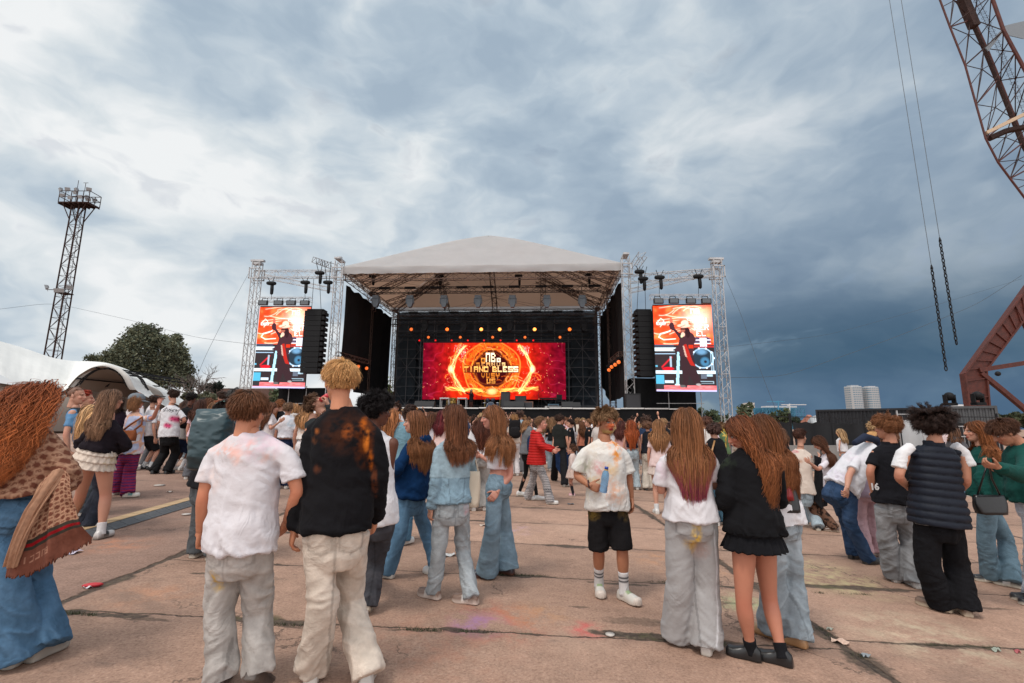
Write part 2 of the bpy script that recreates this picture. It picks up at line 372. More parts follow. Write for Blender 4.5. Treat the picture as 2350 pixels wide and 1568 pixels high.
# ---- floodlight mast
def mast():
 Y = 58.; b = P(104, 905, Y); b[2] = .9; top = P(181, 474, Y); H = top[2]-b[2]
 T_ = thing('floodlight_mast', 'tall rusty lattice mast with a railed platform of floodlights behind the white tent', 'floodlight mast', (top[0], Y, b[2]))
 cx = top[0]; a0 = .60; a1 = .47; z0 = b[2]; z1 = top[2]
 mb = MB(); cr_ = 0
 def leg(i, z): s = a0+(a1-a0)*(z-z0)/H; return np.array((cx+(1, 1, -1, -1)[i]*s, Y+(1, -1, -1, 1)[i]*s, z))
 for i in range(4): mb.bar(leg(i, z0), leg(i, z1), .085, 5)
 k = 21
 for q in range(k):
  za, zb = z0+H*q/k, z0+H*(q+1)/k
  for i in range(4):
   j = (i+1) % 4
   mb.bar(leg(i, za), leg(j, zb), .03, 4) if (q+i) % 2 else mb.bar(leg(j, za), leg(i, zb), .03, 4); mb.bar(leg(i, zb), leg(j, zb), .028, 4)
 for sx in (-.2, .2): mb.bar((cx+sx, Y+.3, z0), (cx+sx, Y+.3, z1), .03, 3)
 for q in range(60): z = z0+H*q/60; mb.bar((cx-.2, Y+.3, z), (cx+.2, Y+.3, z), .02, 3)
 mb.build('lattice', M_RUSTD, T_)
 mb = MB(); z = z1+.2
 W2, D2 = 1.9, .85
 mb.box((cx, Y, z), (2*W2, 2*D2, .12))
 for sx in np.linspace(-W2, W2, 7): mb.box((cx+sx, Y, z-.14), (.09, 2*D2, .16))
 for sx, sy in ((-1, -1), (1, -1), (1, 1), (-1, 1)): mb.bar((cx+sx*W2*.8, Y+sy*D2*.8, z), (cx+sx*a1, Y+sy*a1, z-2.2), .06, 4)
 mb.build('platform', M_RUSTD, T_)
 mb = MB()
 for zz in (.75, 1.5):
  pts = [(-W2, -D2), (W2, -D2), (W2, D2), (-W2, D2)]
  for i in range(4): p, q = pts[i], pts[(i+1) % 4]; mb.bar((cx+p[0], Y+p[1], z+zz), (cx+q[0], Y+q[1], z+zz), .045, 4)
 for sx in np.linspace(-W2, W2, 6):
  for sy in (-D2, D2): mb.bar((cx+sx, Y+sy, z), (cx+sx, Y+sy, z+1.5), .045, 4)
 mb.bar((cx-.6, Y, z), (cx-.6, Y, z+3.4), .03, 4)
 mb.bar((cx+1.2, Y-D2, z+1.5), (cx+1.2, Y-D2, z+2.6), .03, 4); mb.bar((cx+.9, Y-D2, z+2.6), (cx+1.5, Y-D2, z+2.6), .03, 4)
 mb.build('railing', M_RUSTD, T_)
 mg = mat('lamp_grey', (.32, .33, .34), .4, .3)
 def lamp(x, y, zz, yw, s=1., tl=-.35):
  Rz = np.array(((math.cos(yw), math.sin(yw), 0), (-math.sin(yw), math.cos(yw), 0), (0, 0, 1)))
  f = Rz[1]*math.cos(tl)+np.array((0, 0, math.sin(tl))); rgt = Rz[0]; up = np.cross(rgt, f)
  c = np.array((x, y, zz)); lm = MB(); ring = []
  for q, ww in ((-.22, .5), (-.1, .8), (.15, 1.)):
   ring.append([c+f*q*s+rgt*i*.33*ww*s+up*j*.25*ww*s for i, j in ((-1, -1), (1, -1), (1, 1), (-1, 1))])
  lm.loft([np.array(r_) for r_ in ring], True); lm.bar(c-up*.25*s, c-up*.55*s, .03, 4)
  lm.build('floodlight', mg, T_)
 for sx, sy, zz, yw in ((-1.9, -.8, 1.7, 2.6), (-1.5, .8, 2.1, 2.9), (-1.0, -.8, 1.75, 3.4), (.1, -.8, 1.7, 2.7), (-1.5, -.8, .9, 3.3), (-.5, -.8, .6, 3.0),
       (.8, -.8, .7, 3.1), (1.7, -.8, 1.75, 3.7), (1.3, .7, 1.0, 3.0), (.6, .2, 1.2, 2.6), (1.0, .1, .8, 3.6)):
  lamp(cx+sx, Y+sy, z+zz, yw, .85)
 zm = z0+H*.60
 for sx, yw in ((-1.6, 2.3), (-.2, 3.1), (.4, 3.2), (1.2, 4.0)): lamp(cx+sx, Y-.7, zm+(.3 if abs(sx) > 1 else -.1), yw, 1.0)
 mb = MB(); mb.bar((cx-1.6, Y-.6, zm), (cx+1.2, Y-.6, zm), .05, 4); mb.box((cx, Y, zm-.3), (1.3, 1.3, .1))
 zl = z0+H*.27; mb.box((cx, Y, zl), (1.6, 1.6, .1)); mb.bar((cx-1.7, Y-.7, zl+.6), (cx+.8, Y-.7, zl+.1), .07, 4)
 for sx in (-.8, 0, .8): mb.bar((cx+sx, Y-.8, zl), (cx+sx, Y-.8, zl+.9), .04, 4)
 mb.bar((cx-.8, Y-.8, zl+.9), (cx+.8, Y-.8, zl+.9), .04, 4); mb.build('landing', M_RUSTD, T_)
mast()
# ---- white arched tent on the left
def tent():
 T_ = thing('festival_tent', 'large white membrane tent with dark arched openings left of the stage', 'tent', (-38, 42, .6))
 ridge = [(-120, 748, 33), (-60, 768, 34), (0, 783, 36), (60, 800, 38), (120, 822, 40), (165, 829, 42), (205, 829, 43), (245, 832, 44), (285, 845, 45), (320, 860, 46), (350, 876, 46), (382, 897, 46), (392, 912, 46), (398, 925, 46)]
 front = [(-120, 905, 30), (-60, 850, 30), (0, 858, 30), (60, 892, 31), (110, 900, 33), (150, 899, 36), (180, 862, 36.2), (215, 840, 36.2), (247, 835, 36.2), (276, 844, 36.2), (296, 862, 36.2), (312, 898, 36.5), (345, 915, 38), (385, 935, 42)]
 def res(L, n):
  L = np.array(L, float); s = np.concatenate([[0], np.cumsum(np.hypot(np.diff(L[:, 0]), np.diff(L[:, 1])))]); s /= s[-1]
  q = np.linspace(0, 1, n); return np.stack([np.interp(q, s, L[:, i]) for i in range(3)], 1)
 def smooth(A, k=2):
  for _ in range(k): A[1:-1] = (A[:-2]+2*A[1:-1]+A[2:])/4
  return A
 # pair the two outlines by their own vertices so the arch rim meets the crown of the vault
 n = 90; q = np.linspace(0, len(ridge)-1, n); i = np.arange(len(ridge))
 A = np.array([P(*r_) for r_ in ridge]); B = np.array([P(*r_) for r_ in front])
 A = smooth(np.stack([np.interp(q, i, A[:, k]) for k in range(3)], 1), 8); B = smooth(np.stack([np.interp(q, i, B[:, k]) for k in range(3)], 1), 5)
 rows = []
 for s in np.linspace(0, 1, 14):
  S = A*(1-s)+B*s; sag = math.sin(s*math.pi)
  S[:, 2] += sag*(.18*np.sin(q*1.9)-.12); S[:, 2] += .03*np.sin(q*14+s*5)*sag
  rows.append(S)
 mb = MB(); mb.loft(rows, False, None, False)
 C = A.copy(); C[:, 1] += 9; C[:, 2] = .8; D = (A+C)/2; D[:, 2] = A[:, 2]*.72
 mb.loft([A, D, C], False, None, False)
 mb.build('membrane', M_MEM, T_, True)
 # rim bands
 band = MB()
 idx = [k for k in range(n) if 5.2 <= q[k] <= 11.1]
 rim = B[idx]; inner = rim.copy(); ce = rim.mean(0); inner = rim + (ce-rim)*.09; inner[:, 2] -= .12; inner[:, 1] -= .35
 inn2 = inner + (ce-inner)*.05; inn2[:, 1] += .7
 band.loft([rim, inner, inn2], False, None, False); band.build('rim_band', mat('rim_cloth', (.50, .48, .45), .7), T_, True)
 # inner vault, darker beige liner
 li = MB(); inner_layer = mat('tent_liner', (.30, .25, .21), .8, var=.1, vscale=.5)
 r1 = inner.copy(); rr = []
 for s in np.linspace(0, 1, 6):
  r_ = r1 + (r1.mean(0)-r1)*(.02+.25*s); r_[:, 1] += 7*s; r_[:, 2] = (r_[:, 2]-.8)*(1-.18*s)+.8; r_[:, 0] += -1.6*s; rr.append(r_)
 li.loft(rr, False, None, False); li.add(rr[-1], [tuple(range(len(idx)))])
 li.build('inner_layer', inner_layer, T_, True)
 fr = MB()
 for s in (.07, .5):
  r_ = r1+(r1.mean(0)-r1)*(.06+.25*s); r_[:, 1] += 7*s; r_[:, 0] += -1.6*s
  r2 = r_+(r_.mean(0)-r_)*.16
  fr.tube(r_, .06, 5); fr.tube(r2, .05, 5)
  for k in range(0, len(r_)-2, 2): fr.bar(r_[k], r2[k+1], .035, 4); fr.bar(r2[k+1], r_[k+2], .035, 4)
 for k in (4, 14, 22, 30):
  if k < len(r1): a = r1[k]+(r1.mean(0)-r1[k])*.08; b_ = a+(r1.mean(0)-a)*.2; b_[1] += 8; fr.bar(a, b_, .07, 4)
 fr.build('arch_frame', M_DARK, T_)
 # the left bay: a second vault cut by the picture edge
 l2 = MB(); arc = []
 cx, zc = P(-40, 905, 31)[0], 1.0
 for s in np.linspace(0, 1, 5):
  th = np.linspace(0, math.pi, 22); arc.append(np.stack([cx+np.cos(th)*(2.75-.3*s), np.full(22, 30.4+s*8), zc+np.sin(th)*(3.2-.5*s)], 1))
 l2.loft(arc, False, None, False); l2.add(arc[-1], [tuple(range(22))]); l2.build('inner_layer', inner_layer, T_, True)
 f2 = MB(); th = np.linspace(0, math.pi, 22)
 o1 = np.stack([cx+np.cos(th)*2.75, np.full(22, 30.3), zc+np.sin(th)*3.2], 1); o2 = np.stack([cx+np.cos(th)*2.3, np.full(22, 30.3), zc+np.sin(th)*2.75], 1)
 f2.tube(o1, .05, 5); f2.tube(o2, .05, 5)
 for k in range(0, 20, 2): f2.bar(o1[k], o2[k+1], .035, 4); f2.bar(o2[k+1], o1[k+2], .035, 4)
 f2.build('arch_frame', M_DARK, T_)
tent()
# ---- trees
M_BARK = mat('bark', (.09, .065, .05), .9, var=.3, vscale=8, bump=.5, bscale=20)
def leafmat(name, c):
 if name in MATS: return MATS[name]
 m_ = bpy.data.materials.new(name); m_.use_nodes = True; t = NT(m_.node_tree); b = t.n['Principled BSDF']
 a = t.new('ShaderNodeAttribute', attribute_name='Col'); t.put(b.inputs['Base Color'], t.mix(1, a.outputs['Color'], c, 'MULTIPLY'))
 b.inputs['Roughness'].default_value = .7; b.inputs['Specular IOR Level'].default_value = .2
 tr = t.new('ShaderNodeBsdfTranslucent'); t.put(tr.inputs[0], t.mix(1, a.outputs['Color'], tuple(q*.8 for q in c), 'MULTIPLY'))
 ms = t.new('ShaderNodeMixShader'); ms.inputs[0].default_value = .25; t.l.new(b.outputs[0], ms.inputs[1]); t.l.new(tr.outputs[0], ms.inputs[2])
 t.l.new(ms.outputs[0], t.n['Material Output'].inputs[0]); MATS[name] = m_; return m_
def leaves(mb, blobs, nleaf, size, rng, droop=.0):
 """leaf cards clumped through a set of ellipsoids (c, r)"""
 vol = np.array([r_[0]*r_[1]*r_[2] for c, r_ in blobs])**.67; vol /= vol.sum()
 for (c, r_), w in zip(blobs, vol):
  k = int(nleaf*w); ncl = max(4, k//28)
  u = rng.normal(size=(ncl, 3)); u /= np.linalg.norm(u, axis=1)[:, None]
  rad = rng.uniform(.35, 1.05, ncl)**.6; cc = c+u*rad[:, None]*np.array(r_)
  tone = rng.uniform(.42, 1.55, ncl)
  idx = rng.integers(0, ncl, k); cs = .16*np.mean(r_)+.25*size
  p = cc[idx]+rng.normal(size=(k, 3))*cs*np.array((1, 1, .75)); p[:, 2] -= droop*rng.random(k)*cs*2
  a = rng.normal(size=(k, 3)); a /= np.linalg.norm(a, axis=1)[:, None]; b = np.cross(a, rng.normal(size=(k, 3))); b /= np.linalg.norm(b, axis=1)[:, None]
  s = size*rng.uniform(.6, 1.3, k)[:, None]
  V = np.stack([p-a*s, p+b*s*.55, p+a*s, p-b*s*.55], 1).reshape(-1, 3)
  tn = tone[idx]*rng.uniform(.8, 1.2, k); hue = rng.uniform(-.12, .12, k)
  Cc = np.repeat(np.stack([tn*(1+hue), tn, tn*(1-hue)], 1), 4, axis=0)
  mb.add(V, [(4*i, 4*i+1, 4*i+2, 4*i+3) for i in range(k)], Cc)
def limbs(mb, base, top, r, n, rng, reach):
 L = top-base; pts = [base+L*s+rng.normal(size=3)*.02*np.linalg.norm(L)*(s > 0) for s in np.linspace(0, 1, 6)]
 mb.tube(pts, np.linspace(r, r*.25, 6), 8)
 for i in range(n):
  s = rng.uniform(.3, .95); st = base+L*s; dr = nrm(rng.normal(size=3)*(1, 1, .3)+np.array((0, 0, .7))); e = st+dr*reach*rng.uniform(.4, 1)*(1.1-s*.5)
  m_ = (st+e)/2+rng.normal(size=3)*.06*reach; mb.tube([st, m_, e], [r*.35*(1-s*.5), r*.2, r*.05], 5)
def tree(name, label, blobs_px, Y, nleaf, size, c, seed=1, base=None, group=None, trunkr=.35, droop=0, depth=.8):
 rng = np.random.default_rng(seed); blobs = []
 for (u, v, ru, rv) in blobs_px:
  k = Y/FPX; blobs.append((P(u, v, Y)+np.array((0, rng.uniform(-.3, .3)*ru*k, 0)), (ru*k, ru*k*depth, rv*k)))
 bu = blobs_px[0][0] if base is None else base; b = P(bu, 960, Y); b[2] = gz(b[0], Y)
 T_ = thing(name, label, 'tree', b, group)
 tb = MB(); top = max(blobs, key=lambda q: q[0][2])[0]; limbs(tb, b, top, trunkr, 14, rng, np.mean(blobs[0][1])*1.2)
 tb.build('trunk', M_BARK, T_, True)
 lb = MB(); leaves(lb, blobs, nleaf, size, rng, droop); lb.build('crown', leafmat('leaf_%d' % seed, c), T_)
 return T_
tree('deciduous_tree', 'big dense grey-green tree with a rounded crown behind the white tent', [(330, 805, 45, 45), (295, 858, 62, 30), (372, 845, 42, 42), (322, 765, 26, 24), (350, 757, 18, 18), (398, 795, 24, 22), (410, 815, 26, 18), (270, 822, 30, 22), (246, 842, 30, 20), (222, 822, 20, 8), (420, 850, 20, 38), (365, 778, 24, 18), (296, 785, 22, 18), (405, 772, 12, 10), (285, 800, 24, 20), (432, 880, 12, 22)],
  78, 42000, .21, (.135, .145, .095), 3, base=335, droop=.9, trunkr=.6)
tree('small_tree', 'small dark tree right of the bare tree and low on the skyline', [(488, 889, 15, 7), (498, 884, 9, 5), (470, 893, 12, 5)], 80, 1500, .28, (.04, .055, .045), 4, trunkr=.12)
tree('deciduous_tree', 'tree showing under the left side screen beside the stage tower', [(652, 912, 26, 22), (640, 930, 22, 14), (670, 900, 12, 12)], 62, 3000, .26, (.11, .13, .07), 5, trunkr=.2)
tree('deciduous_tree', 'green tree seen through the open left wing behind the blond boy', [(868, 885, 20, 26), (880, 915, 26, 22), (858, 860, 10, 14)], 66, 3600, .25, (.13, .15, .06), 6, trunkr=.2)
tree('deciduous_tree', 'pale green tree between the right truss tower and the white high-rise', [(1710, 944, 14, 14), (1722, 935, 6, 12), (1712, 962, 14, 14)], 140, 1500, .45, (.12, .14, .08), 7, trunkr=.2)
tree('deciduous_tree', 'bushy tree right of the stage at the foot of the right truss tower', [(1632, 962, 24, 20), (1615, 953, 14, 16), (1640, 980, 26, 14)], 90, 1800, .32, (.07, .09, .05), 8, trunkr=.2)
tree('deciduous_tree', 'tree in front of the blue steel building site on the skyline', [(1790, 960, 20, 13), (1800, 950, 10, 11), (1765, 966, 14, 9)], 160, 1500, .5, (.09, .11, .06), 9, trunkr=.2)
def bare_tree():
 rng = np.random.default_rng(11); Y = 76; b = P(447, 935, Y); b[2] = gz(b[0], Y)
 mb = MB()
 def grow(p, dr, L, r, dep):
  pts = [p]; q = p.copy(); d_ = dr.copy()
  for _ in range(4): d_ = nrm(d_+rng.normal(size=3)*.16); q = q+d_*L/4; pts.append(q.copy())
  mb.tube(pts, np.linspace(r, r*.6, 5), 5 if dep < 2 else 3)
  if dep < 5:
   for _ in range(3 if dep else 4):
    nd = nrm(d_+rng.normal(size=3)*.55+np.array((.12, 0, .15))); grow(pts[rng.integers(2, 5)], nd, L*rng.uniform(.6, .82), r*.62, dep+1)
 grow(b, nrm(np.array((.22, 0, 1))), 4.2, .26, 0)
 tag(mb.build('bare_tree', mat('dead_wood', (.12, .095, .085), .9), None, False, b), 'leafless grey tree with fine upright twigs right of the big tree', 'tree')
bare_tree()
def hedge_mass(name, label, pts, Y, c, seed, nleaf, size, kind='stuff', cat='vegetation'):
 rng = np.random.default_rng(seed); lb = MB(); blobs = []
 for (u, v, ru, rv) in pts: k = Y/FPX; blobs.append((P(u, v, Y), (ru*k, ru*k*.8, rv*k)))
 leaves(lb, blobs, nleaf, size, rng); o = lb.build(name, leafmat('leafm_%d' % seed, c)); tag(o, label, cat, kind=kind)
hedge_mass('scrub', 'scrubby green bushes below the bare tree', [(430+i*14, 912+(i % 3)*3, 14, 9) for i in range(7)], 70, (.12, .12, .075), 21, 5000, .22)
hedge_mass('far_treeline', 'dark line of trees on the right horizon', [(1640+i*13, 966+4*math.sin(i*2.1)+i*.12, 12, 7) for i in range(58)], 330, (.045, .065, .045), 22, 9000, 1.2)
hedge_mass('far_treeline', 'low trees at the far right edge beyond the crane leg', [(2290+i*12, 960+4*math.sin(i*1.3), 13, 8) for i in range(8)], 300, (.06, .07, .04), 23, 3500, 1.0)
# low brown roof on the left horizon
def far_roof():
 mb = MB(); a = P(498, 893, 95); b_ = P(640, 893, 95)
 mb.box(((a[0]+b_[0])/2, 97, a[2]-1.2), (b_[0]-a[0], 8, 2.4)); o = mb.build('long_roof', mat('brown_roof', (.13, .07, .055), .8, var=.3, vscale=1.2), None, False, ((a[0]+b_[0])/2, 97, 0))
 tag(o, 'long low brown roof on the skyline left of the stage', 'roof')
 for i, (u, w, lab) in enumerate(((612/1.0895-60, 26, 'white peaked marquee behind the crowd left of centre'), (392+80, 34, 'small white peaked marquee nearer the tent'), (585-40, 30, 'white marquee roof beside the long brown roof'))):
  c = P(u, 928, 52); k = 46/FPX; m2 = MB(); r_ = w*k
  base = [np.array((c[0]-r_, 52-r_, c[2]-.6)), np.array((c[0]+r_, 52-r_, c[2]-.6)), np.array((c[0]+r_, 52+r_, c[2]-.6)), np.array((c[0]-r_, 52+r_, c[2]-.6))]
  mid = [q*.55+np.array((c[0], 52, c[2]))*.45+np.array((0, 0, -.18)) for q in base]
  m2.loft([np.array(base)-np.array((0, 0, 2.2)), np.array(base), np.array(mid), np.array([np.array((c[0], 52, c[2]+.35))+(q-c)*.01 for q in base])], True)
  tag(m2.build('marquee', M_MEM, None, False, (c[0], 52, 0)), lab, 'marquee')
far_roof()
# ---- distant towers, building site
def facade(c1, c2, sx, sz, name):
 m_ = bpy.data.materials.new(name); m_.use_nodes = True; t = NT(m_.node_tree); b = t.n['Principled BSDF']
 g = t.new('ShaderNodeTexCoord'); x, y, z = t.sep(g.outputs['Object'])[:3]
 f1 = t.m('LESS_THAN', t.m('FRACT', t.m('MULTIPLY', z, sz)), .45)
 f2 = t.m('LESS_THAN', t.m('FRACT', t.m('MULTIPLY', t.m('ADD', x, y), sx)), .7)
 t.put(b.inputs['Base Color'], t.mix(t.m('MULTIPLY', f1, f2), c1, c2)); b.inputs['Roughness'].default_value = .4; b.inputs['Metallic'].default_value = .0
 return m_
def towers():
 for u, w, v, lab in ((1964, 30, 887, 'left and taller of the twin rounded glass high-rises on the horizon'), (2003, 29, 889, 'right and shorter of the twin rounded glass high-rises on the horizon')):
  Y = 1000.; k = Y/FPX; c = P(u, 950, Y); top = P(u, v, Y)[2]; mb = MB(); rings = []
  for z in (-20, top-2, top):
   ww = w*k/2*(1 if z < top else .94); rings.append(np.array([(c[0]+ww*x, Y+ww*y, z) for x, y in [(math.copysign(abs(math.cos(q))**.6, math.cos(q)), math.copysign(abs(math.sin(q))**.6, math.sin(q))) for q in np.linspace(0, 2*math.pi, 24, False)]]))
  T_ = thing('high_rise', lab, 'high-rise', (c[0], Y, 0), 'twin high-rises on the horizon')
  mb.loft(rings); mb.build('facade', facade((.34, .34, .34), (.10, .17, .23), .28, .22, 'glass_facade'), T_, False)
  r2 = MB(); r2.box((c[0], Y, top+1), (w*k*.55, w*k*.5, 2)); r2.build('roof', mat('roof_grey', (.4, .4, .42)), T_)
 Y = 500.; k = Y/FPX; c = P(1719, 940, Y); mb = MB(); zt = P(1719, 925, Y)[2]
 mb.box((c[0], Y, zt/2), (14*k, 12, zt)); tag(mb.build('apartment_block', facade((.5, .46, .42), (.18, .17, .16), .25, .3, 'pale_facade'), None, False, (c[0], Y, 0)), 'pale slab apartment block right of the stage on the horizon', 'building')
 T_ = thing('building_site', 'blue steel frame building under construction with two tower cranes on the horizon', 'building', (P(1798, 950, 420)[0], 420, 0))
 blue = mat('blue_steel', (.04, .17, .27), .6); Y = 420.; k = Y/FPX; a = P(1750, 940, Y); b_ = P(1846, 940, Y); z1 = a[2]+1.5; mb = MB()
 for yy in (Y, Y+14):
  for z in (z1, z1-5, z1-10): mb.bar((a[0], yy, z), (b_[0], yy, z), .35)
  xs = np.linspace(a[0], b_[0], 13)
  for i, x in enumerate(xs):
   mb.bar((x, yy, -1), (x, yy, z1), .3)
   if i < 12: mb.bar((x, yy, z1-5*(i % 2)), (xs[i+1], yy, z1-5*((i+1) % 2)), .25); mb.bar((x, yy, z1-10+5*(i % 2)), (xs[i+1], yy, z1-10+5*((i+1) % 2)), .25)
 mb.box(((a[0]+b_[0])/2, Y+16, z1/2-1), (b_[0]-a[0], 1, z1+2)); mb.build('steel_frame', blue, T_)
 m2 = MB(); m2.box(((a[0]+b_[0])/2, Y+7, z1+1), ((b_[0]-a[0])*.72, 10, 1.4)); m2.build('roof_deck', mat('roof_pale', (.5, .52, .55)), T_)
 for um, u1, u2, v1, v0, cc in ((1786, 1760, 1800, 922, 943, (.05, .22, .36)), (1812, 1793, 1850, 929, 940, (.55, .55, .55))):
  m3 = MB(); m3.bar(P(um, v0+10, Y-3), P(um, v1-2, Y-3), .55); m3.bar(P(u1, v1, Y-3), P(u2, v1, Y-3), .45); m3.bar(P(um-4, v1, Y-3), P(um-4, v1+3, Y-3), .8)
  m3.build('tower_crane', mat('crane_paint_%d' % um, cc), T_)
 for u, w, lab in ((2198, 16, 'small pale block of flats left of the red crane leg'), (2246, 10, 'small pale block of flats just behind the crane foot')):
  Y = 700.; k = Y/FPX; c = P(u, 932, Y); mb = MB(); mb.box((c[0], Y, c[2]/2), (w*k, 10, c[2]+4)); tag(mb.build('apartment_block', facade((.6, .6, .6), (.15, .2, .25), .2, .25, 'white_flats'), None, False, (c[0], Y, 0)), lab, 'building')
 for u, c_, lab in ((1886/1.0, (.35, .36, .37), 'small grey house roof beyond the black fence'), (1858, (.36, .14, .09), 'small red tiled house beyond the black fence')):
  Y = 130.; k = Y/FPX; c = P(u, 975, Y); w = 12*k; mb = MB()
  mb.box((c[0], Y, 1.0), (w, 5, 4), None, (.5, .48, .45)); mb.add([(c[0]-w*.55, Y-3, 3), (c[0]+w*.55, Y-3, 3), (c[0]+w*.55, Y+3, 3), (c[0]-w*.55, Y+3, 3), (c[0]-w*.3, Y, 5), (c[0]+w*.3, Y, 5)], [(0, 1, 5, 4), (2, 3, 4, 5), (1, 2, 5), (3, 0, 4)], c_)
  tag(mb.build('house', M_VC, None, False, (c[0], Y, 0)), lab, 'house')
towers()
# ---- shipping containers and the black fence on the right
def container(u0, v0, y0, u1, v1, y1, name, label, c, ribs, wdt=2.4):
 a = P(u0, v0, y0); b = P(u1, v1, y1); zt = (a[2]+b[2])/2; zb = zt-2.6; L = np.linalg.norm((b-a)[:2]); T = nrm(np.append((b-a)[:2], 0)); N = np.array((-T[1], T[0], 0));
 if N[1] < 0: N = -N
 T_ = thing(name, label, 'shipping container', (a[0], a[1], zb))
 m_ = mat('container_%s' % label[:5], c, .5, .2, var=.25, vscale=1.5); mb = MB(); o = np.append(a[:2], 0)
 prof = []; n = ribs
 for i in range(n):
  s0 = L*i/n; w = L/n
  for ds, dd in ((0, 0), (.35, 0), (.5, .045), (.85, .045)): prof.append((s0+w*ds, dd))
 prof.append((L, 0)); pr = np.array(prof)
 lo = np.array([o+T*s-N*(.0-dd)+np.array((0, 0, zb+.12)) for s, dd in pr]); hi = lo.copy(); hi[:, 2] = zt-.1
 mb.loft([lo, hi], False, None, False); mb.build('corrugated_side', m_, T_)
 m2 = MB(); ctr = o+T*L/2+N*wdt/2; Rr = np.array((T, N, (0, 0, 1)))
 m2.box(ctr+np.array((0, 0, (zb+zt)/2))+N*.06, (L-.02, wdt-.12, 2.5), Rr); m2.build('body', m_, T_)
 m3 = MB()
 for z in (zb+.06, zt-.05): m3.box(o+T*L/2-N*.0+np.array((0, 0, z)), (L, .1, .12), Rr)
 for s in (.05, L-.05): m3.box(o+T*s+np.array((0, 0, (zb+zt)/2)), (.1, .12, 2.6), Rr)
 m3.build('frame', m_, T_)
 m4 = MB()
 for s in (.1, L-.1):
  m4.box(o+T*s+N*.3+np.array((0, 0, zb-.32)), (.3, .4, .64), Rr); m4.box(o+T*s+N*(wdt-.3)+np.array((0, 0, zb-.32)), (.3, .4, .64), Rr)
 m4.build('foot_block', mat('block_concrete', (.3, .29, .28)), T_)
 return T_
container(1872, 943, 31.5, 2170, 932.5, 26.5, 'shipping_container', 'long black corrugated container behind the black fence right of the stage', (.032, .033, .037), 34)
container(2168, 931, 24.8, 2288, 934, 23.6, 'shipping_container', 'short dark grey ribbed container end nearest the red crane leg', (.075, .078, .083), 9)
def moving_head(u, v, Y, lab, s=1.):
 c = P(u, v, Y); mb = MB(); T_ = thing('moving_head_light', lab, 'stage light', c)
 mb.box(c+(0, 0, .06*s), (.42*s, .34*s, .12*s)); mb.build('base', M_SPK, T_)
 m2 = MB(); m2.box(c+(-.2*s, 0, .3*s), (.06*s, .2*s, .4*s)); m2.box(c+(.2*s, 0, .3*s), (.06*s, .2*s, .4*s)); m2.build('yoke', M_SPK, T_)
 m3 = MB(); m3.ell(c+(0, 0, .42*s), np.eye(3), (.17*s, .24*s, .2*s)); m3.build('head', M_SPK, T_, True)
moving_head(2181, 931, 24.9, 'black moving head light on top of the container left of the crane leg', 1.1)
moving_head(2246, 930, 24.2, 'black moving head light on the container in front of the crane leg', 1.1)
M_MESH = mat('fence_tarp', (.022, .022, .024), .75, var=.35, vscale=.8, bump=.5, bscale=2.5)
def fence_panel(u0, u1, Y, vt0, vt1, lab, c=None, m_=None):
 a = P(u0, vt0, Y); b = P(u1, vt1, Y); zb = gz(a[0], Y); T_ = thing('fence_panel', lab, 'fence', ((a[0]+b[0])/2, Y, zb), 'fence panels right of the stage')
 fr = MB()
 for q in (a, b): fr.bar((q[0], Y, zb), (q[0], Y, q[2]+.35), .03)
 fr.bar((a[0], Y, a[2]+.2), (b[0], Y, b[2]+.2), .022)
 n = int((b[0]-a[0])/.2)
 for i in range(n): x = a[0]+(b[0]-a[0])*i/n; fr.bar((x, Y+.02, a[2]-.3), (x, Y+.02, a[2]+.2), .006, 3)
 fr.build('frame', M_DARK if m_ is None else M_ALU, T_)
 k = 22; xs = np.linspace(a[0]+.05, b[0]-.05, k); top = np.stack([xs, Y-.05+.03*np.sin(xs*7), np.interp(xs, (a[0], b[0]), (a[2], b[2]))-.06*np.sin(np.linspace(0, math.pi*3, k))**2], 1)
 bot = top.copy(); bot[:, 2] = zb+.12; bot[:, 1] = Y-.05+.08*np.sin(xs*5+1); mid = (top+bot)/2; mid[:, 1] += .05*np.sin(xs*9)
 tb = MB(); tb.loft([top, mid, bot], False, None, False); tb.build('tarp', M_MESH if m_ is None else m_, T_, True)
fp = [(1752, 1812, 966, 968), (1815, 1905, 968, 969), (1908, 1982, 971, 971), (1985, 2058, 970, 971)]
for (a_, b_, v0, v1), lab in zip(fp, ('black tarp fence panel right of the stage, leftmost of the row', 'black tarp fence panel with a slack lower right corner, second of the row', 'black tarp fence panel below the left end of the long container', 'black tarp fence panel left of the white mesh panel')):
 fence_panel(a_, b_, 20.5, v0, v1, lab)
fence_panel(2060, 2122, 20.3, 962, 962, 'white wire mesh panel between the two boys in dark vests', m_=mat('white_mesh', (.52, .53, .54), .6))
fence_panel(2140, 2290, 19, 968, 970, 'grey-black tarp fence panel below the short container')
def barriers():
 for i, (u0, u1) in enumerate(((1800, 1880), (1882, 1960), (1964, 2042))):
  Y = 19.6; a = P(u0, 1022, Y); b = P(u1, 1022, Y); mb = MB(); z0 = gz(a[0], Y); prof = [(-.3, 0), (-.3, .12), (-.1, .35), (-.08, a[2]-z0), (.08, a[2]-z0), (.1, .35), (.3, .12), (.3, 0)]
  mb.loft([np.array([(x, Y+p, z0+z) for p, z in prof]) for x in (a[0], b[0]-.05)]); tag(mb.build('concrete_barrier', mat('barrier_concrete', (.22, .21, .20), .85, var=.2), None, False, ((a[0]+b[0])/2, Y, z0)),
   'pale concrete barrier in front of the black fence, %s of three' % ('left', 'middle', 'right')[i], 'barrier', 'concrete barriers at the fence')
barriers()
